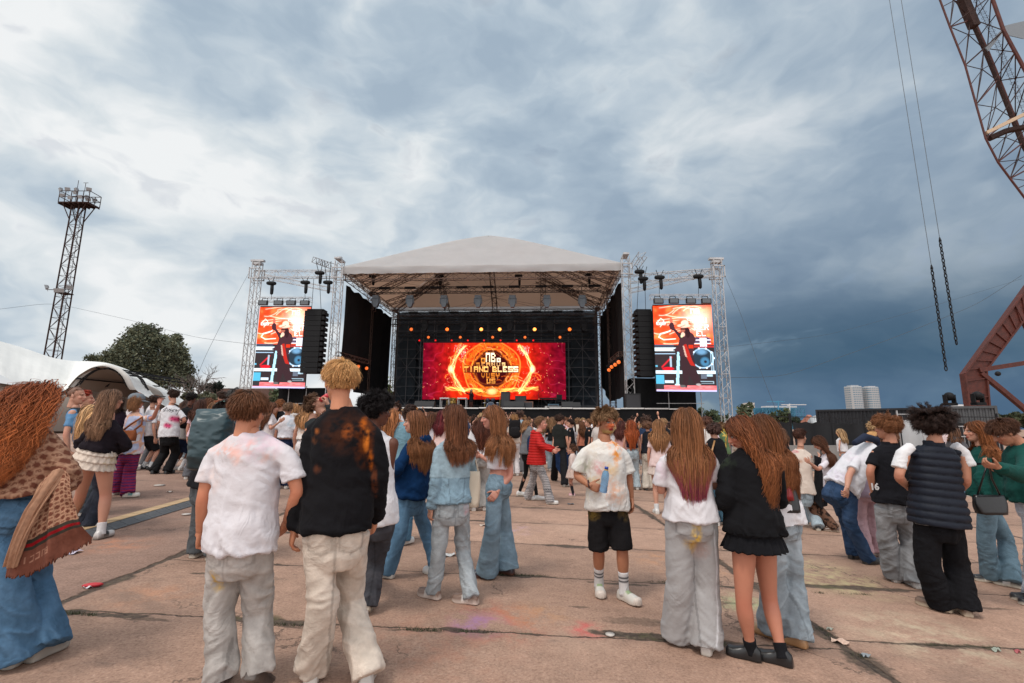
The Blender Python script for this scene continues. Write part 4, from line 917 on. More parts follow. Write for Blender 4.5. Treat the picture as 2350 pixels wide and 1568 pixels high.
def main_art():
 w, h = 300, 120; p = Pic(w, h); cx, cy = 146, 56; X, Y = p.X, p.Y; XM = np.abs(X-cx)   # the picture is mirrored about its axis
 r = np.hypot(X-cx, (Y-cy)); th = np.arctan2(Y-cy, XM)
 nz = np_noise(XM/9, Y/9)*.6+np_noise(XM/4, Y/4, 3)*.4
 edge = np.clip((XM-78)/60, 0, 1)
 base = np.array((.62, .012, .006))*(1-edge)[..., None]+np.array((.24, .004, .020))*edge[..., None]
 p.a = base*(.35+1.1*nz)[..., None]
 mid = np.exp(-((XM-62)/26)**2)*(.1+.8*np_noise(XM/6, Y/11, 5)); p.addc(mid, (.6, .035, .002))
 web = np.exp(-(np.abs(np_noise(XM/14, Y/16, 9)-.5)/.035)**2)*np.clip((XM-88)/25, 0, 1); p.addc(web*.35, (.45, .03, .10))
 # rings
 core = np.clip((46-r)/6, 0, 1); p.over(core*.95, (.03, .004, .006))
 for rr, ww, cc in ((44, 1.0, (.7, .26, .03)), (40, 2.2, (.75, .16, .01)), (52, 4.5, (.75, .17, .012)), (60, 1.2, (.9, .35, .05)), (35, 1., (.25, .05, .01))): p.addc(np.exp(-((r-rr-2*np.sin(th*5+rr))/ww)**2)*(.45+.9*np_noise(th*9, r/5, rr)), cc)
 for k in range(26):   # block pattern in the ring
  a = -math.pi/2+math.pi*2*k/26
  for q in (48, 55): x_, y_ = cx+math.cos(a)*q, cy+math.sin(a)*q; p.rect(x_-2.4, y_-2.2, x_+2.4, y_+2.2, (.85, .22, .015)); p.rect(x_-1, y_-.8, x_+1, y_+.8, (.25, .02, .005))
 rng = np.random.default_rng(4)
 for sgn in (1, -1):
  for k in range(7):  # lightning arcs either side
   rr = 78+rng.normal()*3; a = np.linspace(-1.15, 1.15, 16); pts = [(cx+sgn*(rr+6*math.cos(q*2)-8*abs(q)+rng.normal()*1.5)*math.cos(q*.42), cy+(rr*.82)*math.sin(q*.78)+rng.normal()*1.2) for q in a]
   p.curve(pts, .55, (1., .45, .08) if k % 2 else (1., .75, .3), glow=.12)
  p.ell(cx+sgn*86, cy+1, 5, 7, (1.2, .9, .45), 'add', 4)
  for k in range(5):
   x0 = cx+sgn*rng.uniform(60, 74); y0 = rng.uniform(12, 34); th_ = np.linspace(0, 5, 22); p.curve([(x0+sgn*(t_*2.6-6), y0+9*math.sin(t_*1.9+k)) for t_ in th_], .38, (.55, .42, .38))
  for k in range(7):
   x0 = cx+sgn*rng.uniform(70, 96); y0 = rng.uniform(60, 105); th_ = np.linspace(0, 4.5, 16); rad = rng.uniform(3, 9); p.curve([(x0+rad*math.cos(t_), y0+rad*.6*math.sin(t_)) for t_ in th_], .35, (.65, .3, .2))
  for k in range(5):
   a0 = np.array((cx+sgn*rng.uniform(10, 20), 104)); pts = [a0+np.array((sgn*q*13, -2+4*math.sin(q*1.7+k)-q*.7)) for q in range(7)]; p.curve(pts, .6, (1., .55, .12), glow=.15)
 p.ell(cx+1, 104, 9, 6, (1.1, .75, .3), 'add', 5)
 p.a *= .8
 p.over((np.abs(X-cx) < 58)*(np.abs(Y-57) < 8)*.8, (.05, .006, .006))
 # centre lettering
 gold = (.72, .24, .03); pale = (1.2, .95, .62)
 p.glyphs('TIANO', cx-58, 51.5, 1.8, (.95,.36,.06), (1.0, .5, .14), 5.9, 2.25); p.glyphs('BLESS', cx+2, 51.5, 1.85, (1., .55, .16), pale, 6, 2.25)
 p.glyphs('nB', cx-12, 22, 1.8, pale, pale, 6, 4); p.glyphs('O', cx-22, 33, 1.7, gold, gold, 7.3, 2.0); p.rect(cx+11, 33, cx+19, 42, (1.2, 1.0, .7)); p.rect(cx+13.5, 36, cx+16.5, 39, (.1, .02, .01))
 p.glyphs('SEANUS', cx-32, 43.2, 1.45, (.6,.2,.03), (.95, .6, .25), 7.4, 1.4); p.glyphs('VUSY', cx-21, 65.5, 1.45, (.55,.16,.02), (.55,.16,.02), 7, 2.0); p.glyphs('US', cx-10, 77.5, 1.6, (.75, .28, .05), (.75, .28, .05), 6.5, 1.9)
 for k in range(46):
  a = rng.uniform(0, 6.28); rr = rng.uniform(44, 84); x0, y0 = cx+math.cos(a)*rr*1.25, cy+math.sin(a)*rr*.62; th_ = np.linspace(0, rng.uniform(1.5, 4), 12); dr = rng.uniform(4, 14); ph = rng.uniform(0, 6)
  p.curve([(x0+dr*math.cos(ph+t_*.8)+t_*3*math.cos(a), y0+dr*.6*math.sin(ph+t_)) for t_ in th_], .35, ((1., .32, .04), (.9, .5, .2), (.8, .12, .01))[k % 3], glow=.12)
 sp_ = rng.random((h, w)) > .9965; p.addc(sp_*1.0, (1., .5, .2))
 p.a *= (1-.12*((p.X.astype(int) % 50) == 0))[..., None]
 return p
def side_art():
 w, h = 122, 196; p = Pic(w, h); X, Y = p.X, p.Y; nz = np_noise(X/16, Y/12)*.6+np_noise(X/7, Y/6, 2)*.4
 p.a = np.array((.90, .075, .02))*(.45+1.0*nz)[..., None]
 p.addc(np.exp(-(((X-92)/28)**2+((Y-32)/26)**2))*1.0, (1., .72, .58)); p.addc(np.clip(nz-.55, 0, 1)*1.8, (1, .22, .06))
 rng = np.random.default_rng(8)
 for k in range(15):
  x0, y0 = rng.uniform(-5, 70), rng.uniform(0, 90); a = rng.uniform(-.6, .6); t_ = np.linspace(0, 1, 14); Lq = rng.uniform(25, 70); cv = rng.uniform(-30, 30)
  p.curve([(x0+q*Lq*math.cos(a), y0+q*Lq*math.sin(a)+cv*q*(1-q)) for q in t_], .8, (.9, .62, .5), glow=.1)
 p.curve([(34, 60), (14, 66), (10, 74), (20, 80), (44, 78)], 1.4, (1, .85, .8)); p.curve([(8, 40), (16, 30), (22, 36), (14, 50)], .9, (1, .8, .7))
 for q in range(8): p.curve([(6+q*2.4, 46), (7+q*2.4, 38), (8+q*2.4, 46)], .5, (.9, .8, .8))
 for r_, y_ in ((0, 8), (1, 30), (2, 46), (3, 60)): p.glyphs(('nB', 'SEAU', 'BER', 'EL')[r_], (78, 70, 84, 88)[r_], y_, 1.7, (1.25, 1.1, 1.0), (1.3, 1.2, 1.1), 6.3, 2.4)
 p.a = np.clip(p.a, 0, 1.1); p.ell(62, 46, 19, 13, (.85, .10, .03), soft=8)
 # stage scene
 p.rect(0, 92, w, h, (.03, .022, .024)); p.rect(0, 91, 40, 96, (.05, .06, .10)); p.rect(0, 98, 54, 106, (.62, .78, .85)); p.rect(0, 111, 42, 113, (.3, .45, .6))
 p.rect(70, 94, w, 98, (.35, .03, .03))
 for x_ in (88, 108): p.ell(x_, 82, 9, 8, (.08, .06, .10)); p.rect(x_-9, 80, x_+9, 82, (.8, .8, .9)); p.rect(x_-9, 88, x_+9, 90, (.7, .7, .8))
 for k in range(5): p.rect(94+k*3, 76, 95.5+k*3, 96, (.85, .9, 1.))
 p.ell(98, 122, 23, 23, (.35, .55, .75)); p.ell(98, 122, 20.5, 20.5, (.018, .03, .045)); p.ell(96, 108, 10, 6, (.12, .26, .42), soft=5); p.ell(102, 130, 9, 10, (.05, .16, .28), soft=4); p.ell(103, 130, 3, 3, (.02, .02, .03))
 for k in range(10): a = k*.63; p.ell(98+23*math.cos(a), 122+23*math.sin(a), 1.8, 1.8, (.8, .9, 1.))
 for x_ in (114, 117, 119): p.rect(x_, 108, x_+1, 150, (.4, .6, .75))
 p.curve([(14, 142), (34, 120)], 2, (.6, .02, .03), 'over'); p.ell(26, 146, 12, 4, (.55, .01, .02)); p.rect(30, 118, 34, 142, (.3, .4, .5)); p.rect(0, 138, 5, 142, (.1, .35, .5))
 p.rect(0, 150, 56, 157, (.62, .75, .82)); p.rect(78, 150, w, 157, (.62, .75, .82))
 p.poly([(46, 108), (52, 108), (46, 186), (40, 186)], (.35, .62, .74)); p.rect(38, 180, 48, 190, (.45, .6, .65))
 p.rect(18, 172, 36, 178, (.5, .6, .7)); p.rect(88, 173, 118, 179, (.25, .35, .42)); p.rect(90, 175, 116, 177.5, (.02, .02, .02)); p.rect(92, 158, 104, 168, (.1, .12, .16)); p.rect(104, 158, 116, 163, (.35, .5, .6))
 p.rect(0, 183, w, h, (.50, .09, .10)); p.addc(((Y > 183))*np_noise(X/6, Y/1.5)*.5, (.6, .25, .25)); p.rect(0, 160, 17, 180, (.07, .34, .50)); p.rect(0, 181, 16, 192, (.03, .03, .035)); p.rect(0, 193, w, 196, (.45, .45, .75))
 # performer in a pale hat, arm raised
 dk = (.035, .018, .022)
 p.poly([(50, 112), (56, 172), (52, 186), (62, 188), (68, 160), (76, 176), (82, 184), (92, 180), (84, 150), (78, 112)], dk)
 p.poly([(42, 60), (48, 70), (52, 78), (48, 96), (36, 104), (50, 108), (52, 118), (78, 118), (82, 90), (86, 80), (82, 68), (74, 62), (64, 60), (52, 64), (44, 54), (42, 42), (36, 38), (32, 46), (34, 56)], (.05, .02, .026))
 p.poly([(60, 92), (66, 90), (76, 128), (82, 140), (72, 138), (64, 118)], (.35, .02, .015)); p.poly([(58, 94), (61, 94), (66, 120), (62, 118)], (.45, .3, .25)); p.rect(70, 92, 80, 100, (.5, .03, .01))
 p.ell(37, 35, 3.5, 5.5, (.5, .12, .08)); p.ell(62, 58, 7, 9, (.05, .02, .02)); p.ell(60, 57, 5, 6, (.32, .10, .07)); p.rect(55, 54, 66, 57, (.02, .01, .01))
 p.ell(63, 48, 14, 4.5, (.72, .50, .38)); p.ell(65, 42, 8, 7, (.80, .58, .45)); p.ell(60, 68, 4, 5, (.75, .45, .35)); p.ell(57, 72, 2, 3, (.6, .7, .4)); p.ell(70, 64, 5, 12, (.03, .012, .015)); p.ell(54, 185, 6, 3, (.1, .1, .1)); p.ell(86, 181, 5, 2.5, (.3, .3, .3))
 p.curve([(48, 54), (66, 46)], .8, (.05, .02, .02), 'over')
 return p
M_LED = mat('led_face', rough=.9, spec=.0, vc=True, emit=1.0)
def led(name, label, pic, TL, TR, BR, BL, th=.25, glow=None):
 TL, TR, BR, BL = map(np.asarray, (TL, TR, BR, BL)); T_ = thing(name, label, 'screen', (TL+BR)/2); nb = nrm(np.cross(TR-TL, BL-TL)); nb = nb if nb[1] > 0 else -nb
 pic.mesh('display', TL, TR, BR, BL, M_LED, T_)
 mb = MB(); e = nb*.02; q = [TL, TR, BR, BL]; mb.loft([np.array([p+e for p in q]), np.array([p+nb*th for p in q])]); mb.build('cabinet', M_DARK, T_)
 m2 = MB(); m2.bar(TL+(0, .05, .05), TR+(0, .05, .05), .06); m2.build('top_rail', M_DARK, T_)
Ym = L(WID/2, 8.6, 0)[1]
def at_plane(u, v, yl):  # point on the vertical plane at stage depth yl seen at (u, v)
 q = ray(u, v); n_ = STY; p0 = L(0, yl, 0); c = np.array((0, 0, CAMZ)); s = ((p0-c)[:2]@n_[:2])/(q[:2]@n_[:2]); return c+q*s
a, b_, c, d_ = at_plane(972, 787, 8.6), at_plane(1297, 787, 8.6), at_plane(1299, 917, 8.6), at_plane(969, 917, 8.6)
led('main_screen', 'wide red and orange stage screen showing a mandala with the words TIANO BLESS', main_art(), a, b_, c, d_)
art = side_art()
def vplane(TLp, TRp, BLp, Y0, Y1):
 TL = P(*TLp, Y0); TR = P(*TRp, Y1); zb = P(*BLp, Y0)[2]; return TL, TR, np.array((TR[0], TR[1], zb)), np.array((TL[0], TL[1], zb))
led('side_screen', 'left upright screen showing a singer in a pale hat, in front of the left tower', art, *vplane((597, 705), (714, 705), (579, 890), 39.5, 39.9))
led('side_screen', 'right upright screen showing a singer in a pale hat, slightly larger than the left one', art, *vplane((1498, 702), (1632, 700), (1504, 898), 36.6, 36.9))
# ---- side gantries
def gantry(side):
 T_ = thing('screen_gantry', ('left' if side < 0 else 'right')+' aluminium truss gantry that carries the '+('left' if side < 0 else 'right')+' side screen and speaker hang', 'truss gantry', (0, 0, 0))
 Yo = 41.2 if side < 0 else 37.6
 if side < 0: ut, vt, ub, vb, ui, vi, lo = 592, 602, 569, 905, 772, 628, ((604, 634), (770, 667))
 else: ut, vt, ub, vb, ui, vi, lo = 1643, 598, 1664, 940, 1444, 614, ((1630, 627), (1445, 668))
 top = P(ut, vt, Yo); T_.location = (top[0], Yo, gz(top[0], Yo)); g0 = gz(top[0], Yo)
 mb = MB(); truss(mb, (top[0], Yo, g0), (top[0], Yo, top[2]), .62, .62, .62, .04, up=(0, 1, 0), rd=.022); mb.build('tower', M_ALU, T_)
 hd = MB(); z = P(ut, vt+28, Yo)[2]
 for zz in (z-.45, z+.45):
  for sy in (-.42, .42): hd.bar((top[0]-.5, Yo+sy, zz), (top[0]+.5, Yo+sy, zz), .055)
 for sx in (-.45, .45):
  for sy in (-.42, .42): hd.bar((top[0]+sx, Yo+sy, z-.5), (top[0]+sx, Yo+sy, z+.5), .055)
 hd.box((top[0], Yo, top[2]+.12), (1.15, .35, .16)); hd.box((top[0], Yo, top[2]-.15), (.8, .5, .18)); hd.build('tower_head', M_ALU, T_)
 a = np.array((top[0], Yo, z)); b_ = P(ui, vi, Yf(ui, 0)); b_[2] = z
 m2 = MB(); truss(m2, a, b_, .5, .62, .62, .035); m2.build('beam', M_ALU, T_)
 m3 = MB(); Yb = Yo+5.5; p, q = P(*lo[0], Yb), P(*lo[1], Yb-(.5 if side < 0 else -1)); truss(m3, p, q, .4, .4, .5, .028); m3.build('rear_beam', M_ALU, T_)
 m4 = MB(); e0, e1 = ((724, 598), (764, 612)) if side < 0 else ((1456, 612), (1476, 584)); truss(m4, P(*e0, Yo+1), P(*e1, Yo-.5), .6, .5, .5, .025, rd=.02); m4.build('jib', M_ALU if side > 0 else M_TR, T_)
 # header truss above the screen, chains up to the beam
 if side < 0: h0, h1, Ys = (600, 688), (717, 687), 39.6
 else: h0, h1, Ys = (1491, 683), (1630, 683), 36.7
 return T_
gantry(-1); gantry(1)
def header(u0, u1, v, Y, ups, lab):
 T_ = thing('header_truss', lab, 'truss', P((u0+u1)/2, v, Y)); mb = MB(); truss(mb, P(u0, v, Y), P(u1, v, Y), .42, .34, .4, .025); mb.build('truss', M_ALU, T_)
 m2 = MB()
 for u in ups: m2.bar(P(u[0], u[1], Y), P(u[0], v, Y), .02, 4)
 m2.build('chain', M_DARK, T_)
header(600, 716, 688, 39.5, ((623, 668), (700, 666)), 'short truss hanging above the left side screen')
header(1492, 1629, 682, 36.7, ((1513, 660), (1603, 660)), 'short truss hanging above the right side screen')
# ---- hoists
def hoist(u, v, Y, v_top, lab, s=1., tilt=0):
 c = P(u, v, Y); T_ = thing('chain_hoist', lab, 'chain hoist', c, 'chain hoists under the trusses')
 mb = MB(); mb.ell(c+(0, 0, .35*s), np.array(((math.cos(tilt), 0, math.sin(tilt)), (0, 1, 0), (-math.sin(tilt), 0, math.cos(tilt)))), (.5*s, .24*s, .2*s), pw=.7); mb.build('motor', M_SPK, T_, True)
 m2 = MB(); m2.tube([c+(.1*s, 0, .2*s), c+(.12*s, 0, -.3*s), c+(.12*s, 0, -.75*s), c+(.12*s, 0, -.85*s)], [.16*s, .17*s, .15*s, .06*s], 8); m2.build('chain_bag', M_SPK, T_, True)
 m3 = MB(); t_ = P(u, v_top, Y); m3.bar(c+(-.1, 0, .45*s), t_+(-.3, 0, 0), .03, 4); m3.bar(c+(.1, 0, .45*s), t_+(.3, 0, 0), .03, 4); m3.build('sling', M_DARK, T_)
for i, (u, v, Y, vt) in enumerate(((622, 658, 40.5, 636), (700, 656, 40.5, 636), (733, 634, 40.7, 600), (752, 656, 40.7, 600))):
 hoist(u, v, Y, vt, 'black chain hoist on the left gantry, %s from the left' % ('first', 'second', 'third', 'fourth')[i], .85)
for i, (u, v, Y, vt) in enumerate(((1468, 632, 38, 610), (1476, 648, 38, 612), (1514, 645, 37.6, 620), (1603, 643, 37.4, 618))):
 hoist(u, v, Y, vt, 'black chain hoist on the right gantry, %s from the left' % ('first', 'second', 'third', 'fourth')[i], .85)
for i, (u, v) in enumerate(((855, 640), (1009, 640), (1190, 640), (1350, 637))):
 hoist(u, v, Yf(u, 2.6), v-10, 'black chain hoist under the roof above the front lighting truss, %s from the left' % ('first', 'second', 'third', 'fourth')[i], .75)
# ---- line arrays
def line_array(u0, u1, v0, v1, Y, face, lab):
 a = P(u0, v0, Y); b_ = P(u1, v0, Y); w = b_[0]-a[0]; zt = a[2]; zb = P(u0, v1, Y)[2]; c = np.array(((a[0]+b_[0])/2, Y, 0)); T_ = thing('line_array', lab, 'speakers', (c[0], Y, zt)); n = 12
 for i in range(n):
  z0 = zt-(zt-zb)*i/n; z1 = zt-(zt-zb)*(i+1)/n; mb = MB(); h_ = z0-z1-.03; f = face
  body = np.array([(c[0]-f*w*.5, Y-.55, 0), (c[0]+f*w*.36, Y-.55, 0), (c[0]+f*w*.36, Y+.55, 0), (c[0]-f*w*.5, Y+.55, 0)])
  lo = body.copy(); lo[:, 2] = z1+.03; hi = body.copy(); hi[:, 2] = z0; mb.loft([lo, hi])
  fr = np.array([(c[0]+f*w*.362, Y-.5, 0), (c[0]+f*w*.5, Y-.5, 0), (c[0]+f*w*.5, Y+.5, 0), (c[0]+f*w*.362, Y+.5, 0)]); lo = fr.copy(); lo[:, 2] = z1+h_*.30; hi = fr.copy(); hi[:, 2] = z0-h_*.12; mb.loft([lo, hi])
  mb.build('speaker_cabinet', M_SPK, T_)
 mb = MB(); mb.box((c[0], Y, zt+.1), (w*.85, .9, .12))
 for q in (-.3, .2): mb.bar((c[0]+w*q, Y, zt+.1), P((u0+u1)/2, 640, Y+.6)+(q, 0, 0), .022, 4)
 mb.build('flying_frame', M_DARK, T_)
line_array(706, 750, 716, 858, 40.2, 1, 'tall black hanging column of speakers right of the left side screen')
line_array(1454, 1494, 717, 866, 37.8, -1, 'tall black hanging column of speakers left of the right side screen')
# ---- black blocks under the side screens
def sub_block(u0, u1, v0, Y, name, lab, poles):
 a, b_ = P(u0, v0, Y), P(u1, v0, Y); g0 = gz(a[0], Y); T_ = thing(name, lab, 'stage wing', ((a[0]+b_[0])/2, Y, g0)); xs = np.linspace(a[0], b_[0], 30)
 mb = MB(); rows = [np.array([(x, Y+.08*math.sin(x*4+z), z*(a[2])+(1-z)*g0) for x in xs]) for z in (1., .6, .3, 0.)]; mb.loft(rows, False, None, False)
 rows2 = [r_+np.array((0, 3., 0)) for r_ in rows]; mb.loft(rows2, False, None, False); mb.loft([rows[0], rows2[0]], False, None, False); mb.build('drape', M_BLACK, T_, True)
 m2 = MB()
 for u in poles: p = P(u, v0-4, Y-.4); m2.bar((p[0], Y-.4, g0), p, .035)
 q0, q1 = P(poles[0]-25, 926, Y-.45), P(poles[-1]+10, 926, Y-.45); m2.bar(q0, q1, .03); m2.build('scaffold_pole', M_ALU, T_)
sub_block(640, 764, 890, 41.5, 'stage_wing', 'black draped block under the left side screen and speakers', (664, 704))
sub_block(1448, 1594, 868, 39.5, 'stage_wing', 'black draped block under the right speakers and right side screen', (1532, 1606))
# ---- lighting trusses and lamps
def light_truss(u0, u1, v, back, lab, w=.5, m_=M_DARK):
 mb = MB(); a, b_ = at_plane(u0, v, back), at_plane(u1, v, back); z = (a[2]+b_[2])/2; a[2] = b_[2] = z; truss(mb, a, b_, w, w, .6, .035)
 for x in np.linspace(.06, .97, 9): p = a+(b_-a)*x; mb.box(p+(0, -.1, w*.45), (1.0, .25, .18), SR)
 tag(mb.build('lighting_truss', m_, None, False, (a+b_)/2), lab, 'truss')
light_truss(852, 1380, 665, 3.0, 'black front lighting truss hanging across the stage under the roof')
light_truss(905, 1362, 738, 7.5, 'black rear lighting truss above the main screen, upper one')
light_truss(915, 1350, 768, 8.2, 'black rear lighting truss just above the main screen, lower one', .4)
light_truss(925, 1340, 722, 10.5, 'dark truss farthest back under the roof', .5)
M_FIX = mat('fixture_grey', (.11, .13, .15), .45, .2)
def glow(name, c, st):
 return mat(name, c, .3, emit=st)
def lamp_fix(u, v, yl, s, lab, gl=None, body=M_DARK, grp=None, kind='can'):
 c = at_plane(u, v, yl); T_ = thing('stage_light', lab, 'stage light', c, grp)
 if kind == 'head':
  mb = MB(); mb.box(c+(0, 0, .42*s), (.62*s, .5*s, .3*s), SR); mb.build('base', body, T_)
  m1 = MB(); m1.loft([np.array([c+STX*x*s+STY*y*s+(0, 0, z*s) for x, y in ((-.3*w_, -.2), (.3*w_, -.2), (.3*w_, .2), (-.3*w_, .2))]) for z, w_ in ((.25, 1.), (-.25, .95), (-.55, .6), (-.6, .4))]); m1.build('head', body, T_)
  for q in (-.36, .36): m2 = MB(); m2.box(c+STX*q*s+(0, 0, .05*s), (.07*s, .3*s, .55*s), SR); m2.build('yoke', body, T_)
 else:
  mb = MB(); mb.tube([c+STY*.35*s+(0, 0, .12*s), c-STY*.1*s, c-STY*.2*s], [.2*s, .26*s, .28*s], 10); mb.build('head', body, T_, True)
  m2 = MB(); m2.bar(c+(-.3*s, 0, 0), c+(-.3*s, 0, .4*s), .03*s); m2.bar(c+(.3*s, 0, 0), c+(.3*s, 0, .4*s), .03*s); m2.box(c+(0, 0, .48*s), (.5*s, .3*s, .2*s), SR); m2.build('yoke', body, T_)
 if gl:
  m3 = MB(); m3.ell(c-STY*.24*s, SR, (.2*s, .07*s, .2*s)); m3.build('lens', gl, T_, True)
ORD = ['first', 'second', 'third', 'fourth', 'fifth', 'sixth', 'seventh', 'eighth', 'ninth', 'tenth', 'eleventh', 'twelfth']
for i, u in enumerate((863, 941, 1019, 1097, 1176, 1255, 1336)):
 lamp_fix(u, 692, 2.9, .95, 'grey moving head hanging from the front lighting truss, %s from the left' % ORD[i], None, M_FIX, 'grey moving heads on the front truss', 'head')
HOT = glow('lamp_hot', (1., .30, .06), 3.2); AMB = glow('lamp_amber', (1., .16, .02), 1.9); RED = glow('lamp_red', (1., .01, .008), .9); AMD = glow('lamp_amber_dim', (.9, .17, .03), .9)
for i, (u, g) in enumerate(((945, AMD), (1027, AMB), (1105, HOT), (1147, HOT), (1227, HOT), (1307, AMB))):
 lamp_fix(u, 757, 7.6, .85, 'glowing orange lamp in the upper row above the main screen, %s from the left' % ORD[i], g, M_DARK, 'orange lamps of the upper row')
for i, u in enumerate((984, 1057, 1131, 1205, 1285)):
 lamp_fix(u, 775, 8.0, .7, 'dim amber lamp in the lower row above the main screen, %s from the left' % ORD[i], AMD, M_DARK, 'amber lamps of the lower row')
for i, u in enumerate((963, 1000, 1037, 1074, 1111, 1149, 1186, 1224)):
 lamp_fix(u, 782, 8.1, .45, 'tiny red lamp on the top edge of the main screen, %s from the left' % ORD[i], RED, M_DARK, 'red lamps along the screen top')
for i, u in enumerate((975, 1065, 1170, 1262, 1340)):
 lamp_fix(u, 748, 7.4, .9, 'unlit black lamp on the rear truss, %s from the left' % ORD[i], None, M_DARK, 'unlit black lamps', 'head')
def wing_rack(p0, p1, lamps, lab, grp):
 mb = MB(); truss(mb, at_plane(*p0), at_plane(*p1), .35, .35, .4, .03); tag(mb.build('side_truss', M_TR, None, False, at_plane(*p0)), lab+' truss', 'truss')
 for i, (u, v, y) in enumerate(lamps): lamp_fix(u, v, y, .8, 'amber lamp under the %s, %s from the left' % (lab, ORD[i]), AMD, M_DARK, grp)
wing_rack((773, 812, .3), (848, 832, 5.5), ((824, 842, 4.5), (843, 846, 5.5)), 'left wing side', 'amber lamps in the left wing')
wing_rack((1424, 812, .3), (1400, 832, 3.5), ((1397, 850, 3.8), (1403, 843, 3.), (1411, 838, 2.), (1419, 832, 1.)), 'right wing side', 'amber lamps in the right wing')
for side, (us, v, Y) in (('left', ((607, 642, 671, 702), 697, 39.4)), ('right', ((1509, 1544, 1583, 1618), 693, 36.5))):
 for i, u in enumerate(us):
  c = P(u, v, Y); T_ = thing('floodlight', 'black floodlight above the %s side screen, %s from the left' % (side, ORD[i]), 'floodlight', c, 'floodlights above the %s screen' % side)
  mb = MB(); mb.loft([np.array([c+np.array((x*w_, -.2+y_, z*w_)) for x, z in ((-.38, -.2), (.38, -.2), (.38, .2), (-.38, .2))]) for y_, w_ in ((-.1, 1), (.1, .95), (.3, .5))]); mb.build('housing', M_DARK, T_)
  m2 = MB(); m2.box(c+(0, -.31, 0), (.62, .02, .3)); m2.build('glass', mat('lamp_glass', (.10, .11, .12), .15), T_)
  m3 = MB(); m3.bar(c+(-.3, 0, 0), c+(-.2, 0, .45), .03); m3.bar(c+(.3, 0, 0), c+(.2, 0, .45), .03); m3.bar(c+(-.2, 0, .45), c+(.2, 0, .45), .03); m3.build('bracket', M_DARK, T_)
M_ALUD = M_ALU
# ---- things on the stage
def on_deck(u, yl): q = at_plane(u, 935, yl); return np.array((q[0], q[1], DECK))
def table(u0, u1, lab, yl=4.2):
 a, b_ = on_deck(u0, yl), on_deck(u1, yl); T_ = thing('trestle_table', lab, 'table', (a+b_)/2); mb = MB(); w = np.linalg.norm(b_-a); mb.box((a+b_)/2+(0, 0, 1.05), (w, .9, .1), SR); mb.build('table_top', mat('table_white', (.6, .6, .6), .5), T_)
 for s in (.04, .96):
  for y in (-.35, .35): m2 = MB(); p = a+(b_-a)*s+STY*y; m2.bar(p, p+(0, 0, 1.0), .04); m2.build('leg', M_ALU, T_)
table(1011, 1031, 'narrow pale keyboard stand on stage, left of the gold cloth'); table(1051, 1071, 'pale stand on stage between the gold cloth and the performer')
def gold():
 a, b_ = on_deck(1024, 4.8), on_deck(1046, 4.8); mb = MB(); rows = []
 for z in np.linspace(.15, 1.15, 8): rows.append(np.array([a+(b_-a)*s-STY*.1*math.sin(s*20)+(0, 0, z) for s in np.linspace(0, 1, 16)]+[b_+STY*.6+(0, 0, z), a+STY*.6+(0, 0, z)]))
 mb.loft(rows); m_ = bpy.data.materials.new('gold_sequins'); m_.use_nodes = True; t = NT(m_.node_tree); b = t.n['Principled BSDF']; g = t.new('ShaderNodeTexCoord'); v_ = t.new('ShaderNodeTexVoronoi'); v_.inputs['Scale'].default_value = 9; t.put(v_.inputs['Vector'], g.outputs['Object'])
 t.put(b.inputs['Base Color'], t.ramp(t.sep(v_.outputs['Color'])[0], [(.3, (.12, .07, .01)), (.6, (.5, .32, .08)), (.9, (.9, .7, .3))])); b.inputs['Metallic'].default_value = .4; b.inputs['Roughness'].default_value = .35
 tag(mb.build('sequin_table', m_, None, False, (a+b_)/2), 'DJ table draped with glittering gold sequin cloth on stage', 'table')
gold()
def crate(u, w, h, d, yl, lab, m_, name='monitor_speaker', wedge=True, cat='speaker'):
 c = on_deck(u, yl); mb = MB(); x = w/2
 pr = [(-d/2, 0), (d/2, 0), (d/2, h), (0 if wedge else -d/2, h)] + ([(-d/2, h*.35)] if wedge else [])
 mb.loft([np.array([c+STX*q+STY*y+(0, 0, z+.01) for y, z in pr]) for q in (-x, x)]); T_ = thing(name, lab, cat, c); mb.build('cabinet', m_, T_)
 m2 = MB(); m2.box(c-STY*(d*.5+.01)+(0, 0, h*.5 if not wedge else h*.18), (w*.86, .02, h*(.8 if not wedge else .25)), SR); m2.build('grille', mat('grille_%s' % name, (.05, .05, .055), .5), T_)
M_WDG = mat('wedge_grey', (.035, .036, .038), .6, bump=.2, bscale=40)
for u, w, h, lab in ((964, .9, .62, 'dark wedge monitor at the front left of the stage'), (985, .9, .6, 'second dark wedge monitor at the stage front, left of the gold cloth'), (1170, .95, .62, 'dark wedge monitor left of the brown amplifier'), (1192, .8, .6, 'dark wedge monitor touching the brown amplifier'), (1302, .95, .6, 'dark wedge monitor at the front right of the stage'), (1322, .7, .55, 'small wedge monitor at the far right of the stage front')):
 crate(u, w, h, .7, .6, lab, M_WDG)
crate(1212, .85, .62, .6, 1.2, 'brown guitar amplifier at the stage front', mat('amp_brown', (.17, .08, .055), .7), 'amplifier', False, 'amplifier'); crate(1160, .8, 1.6, .6, 3.5, 'tall black and white speaker stack beside the drum kit', M_WDG, 'speaker_stack', False)
crate(1195, 1.0, 1.25, .6, 3.8, 'black amplifier rack on stage behind the brown amplifier', M_WDG, 'amplifier_rack', False, 'amplifier'); crate(1285, 2.6, .25, 2., 2.2, 'low pale riser at the right of the stage', mat('riser_pale', (.42, .41, .40), .6), 'riser', False, 'riser'); crate(1270, .9, .45, .5, 2.0, 'blue equipment case on the right riser', mat('case_blue', (.06, .13, .19), .6), 'case', False, 'case')
crate(748, 1.3, .8, .6, -.6, 'black speaker at the far left wing of the stage', M_WDG, 'wing_speaker', False); crate(1452, 1.2, 1.2, .7, -.4, 'black speaker at the right wing of the stage', M_WDG, 'wing_speaker', False)
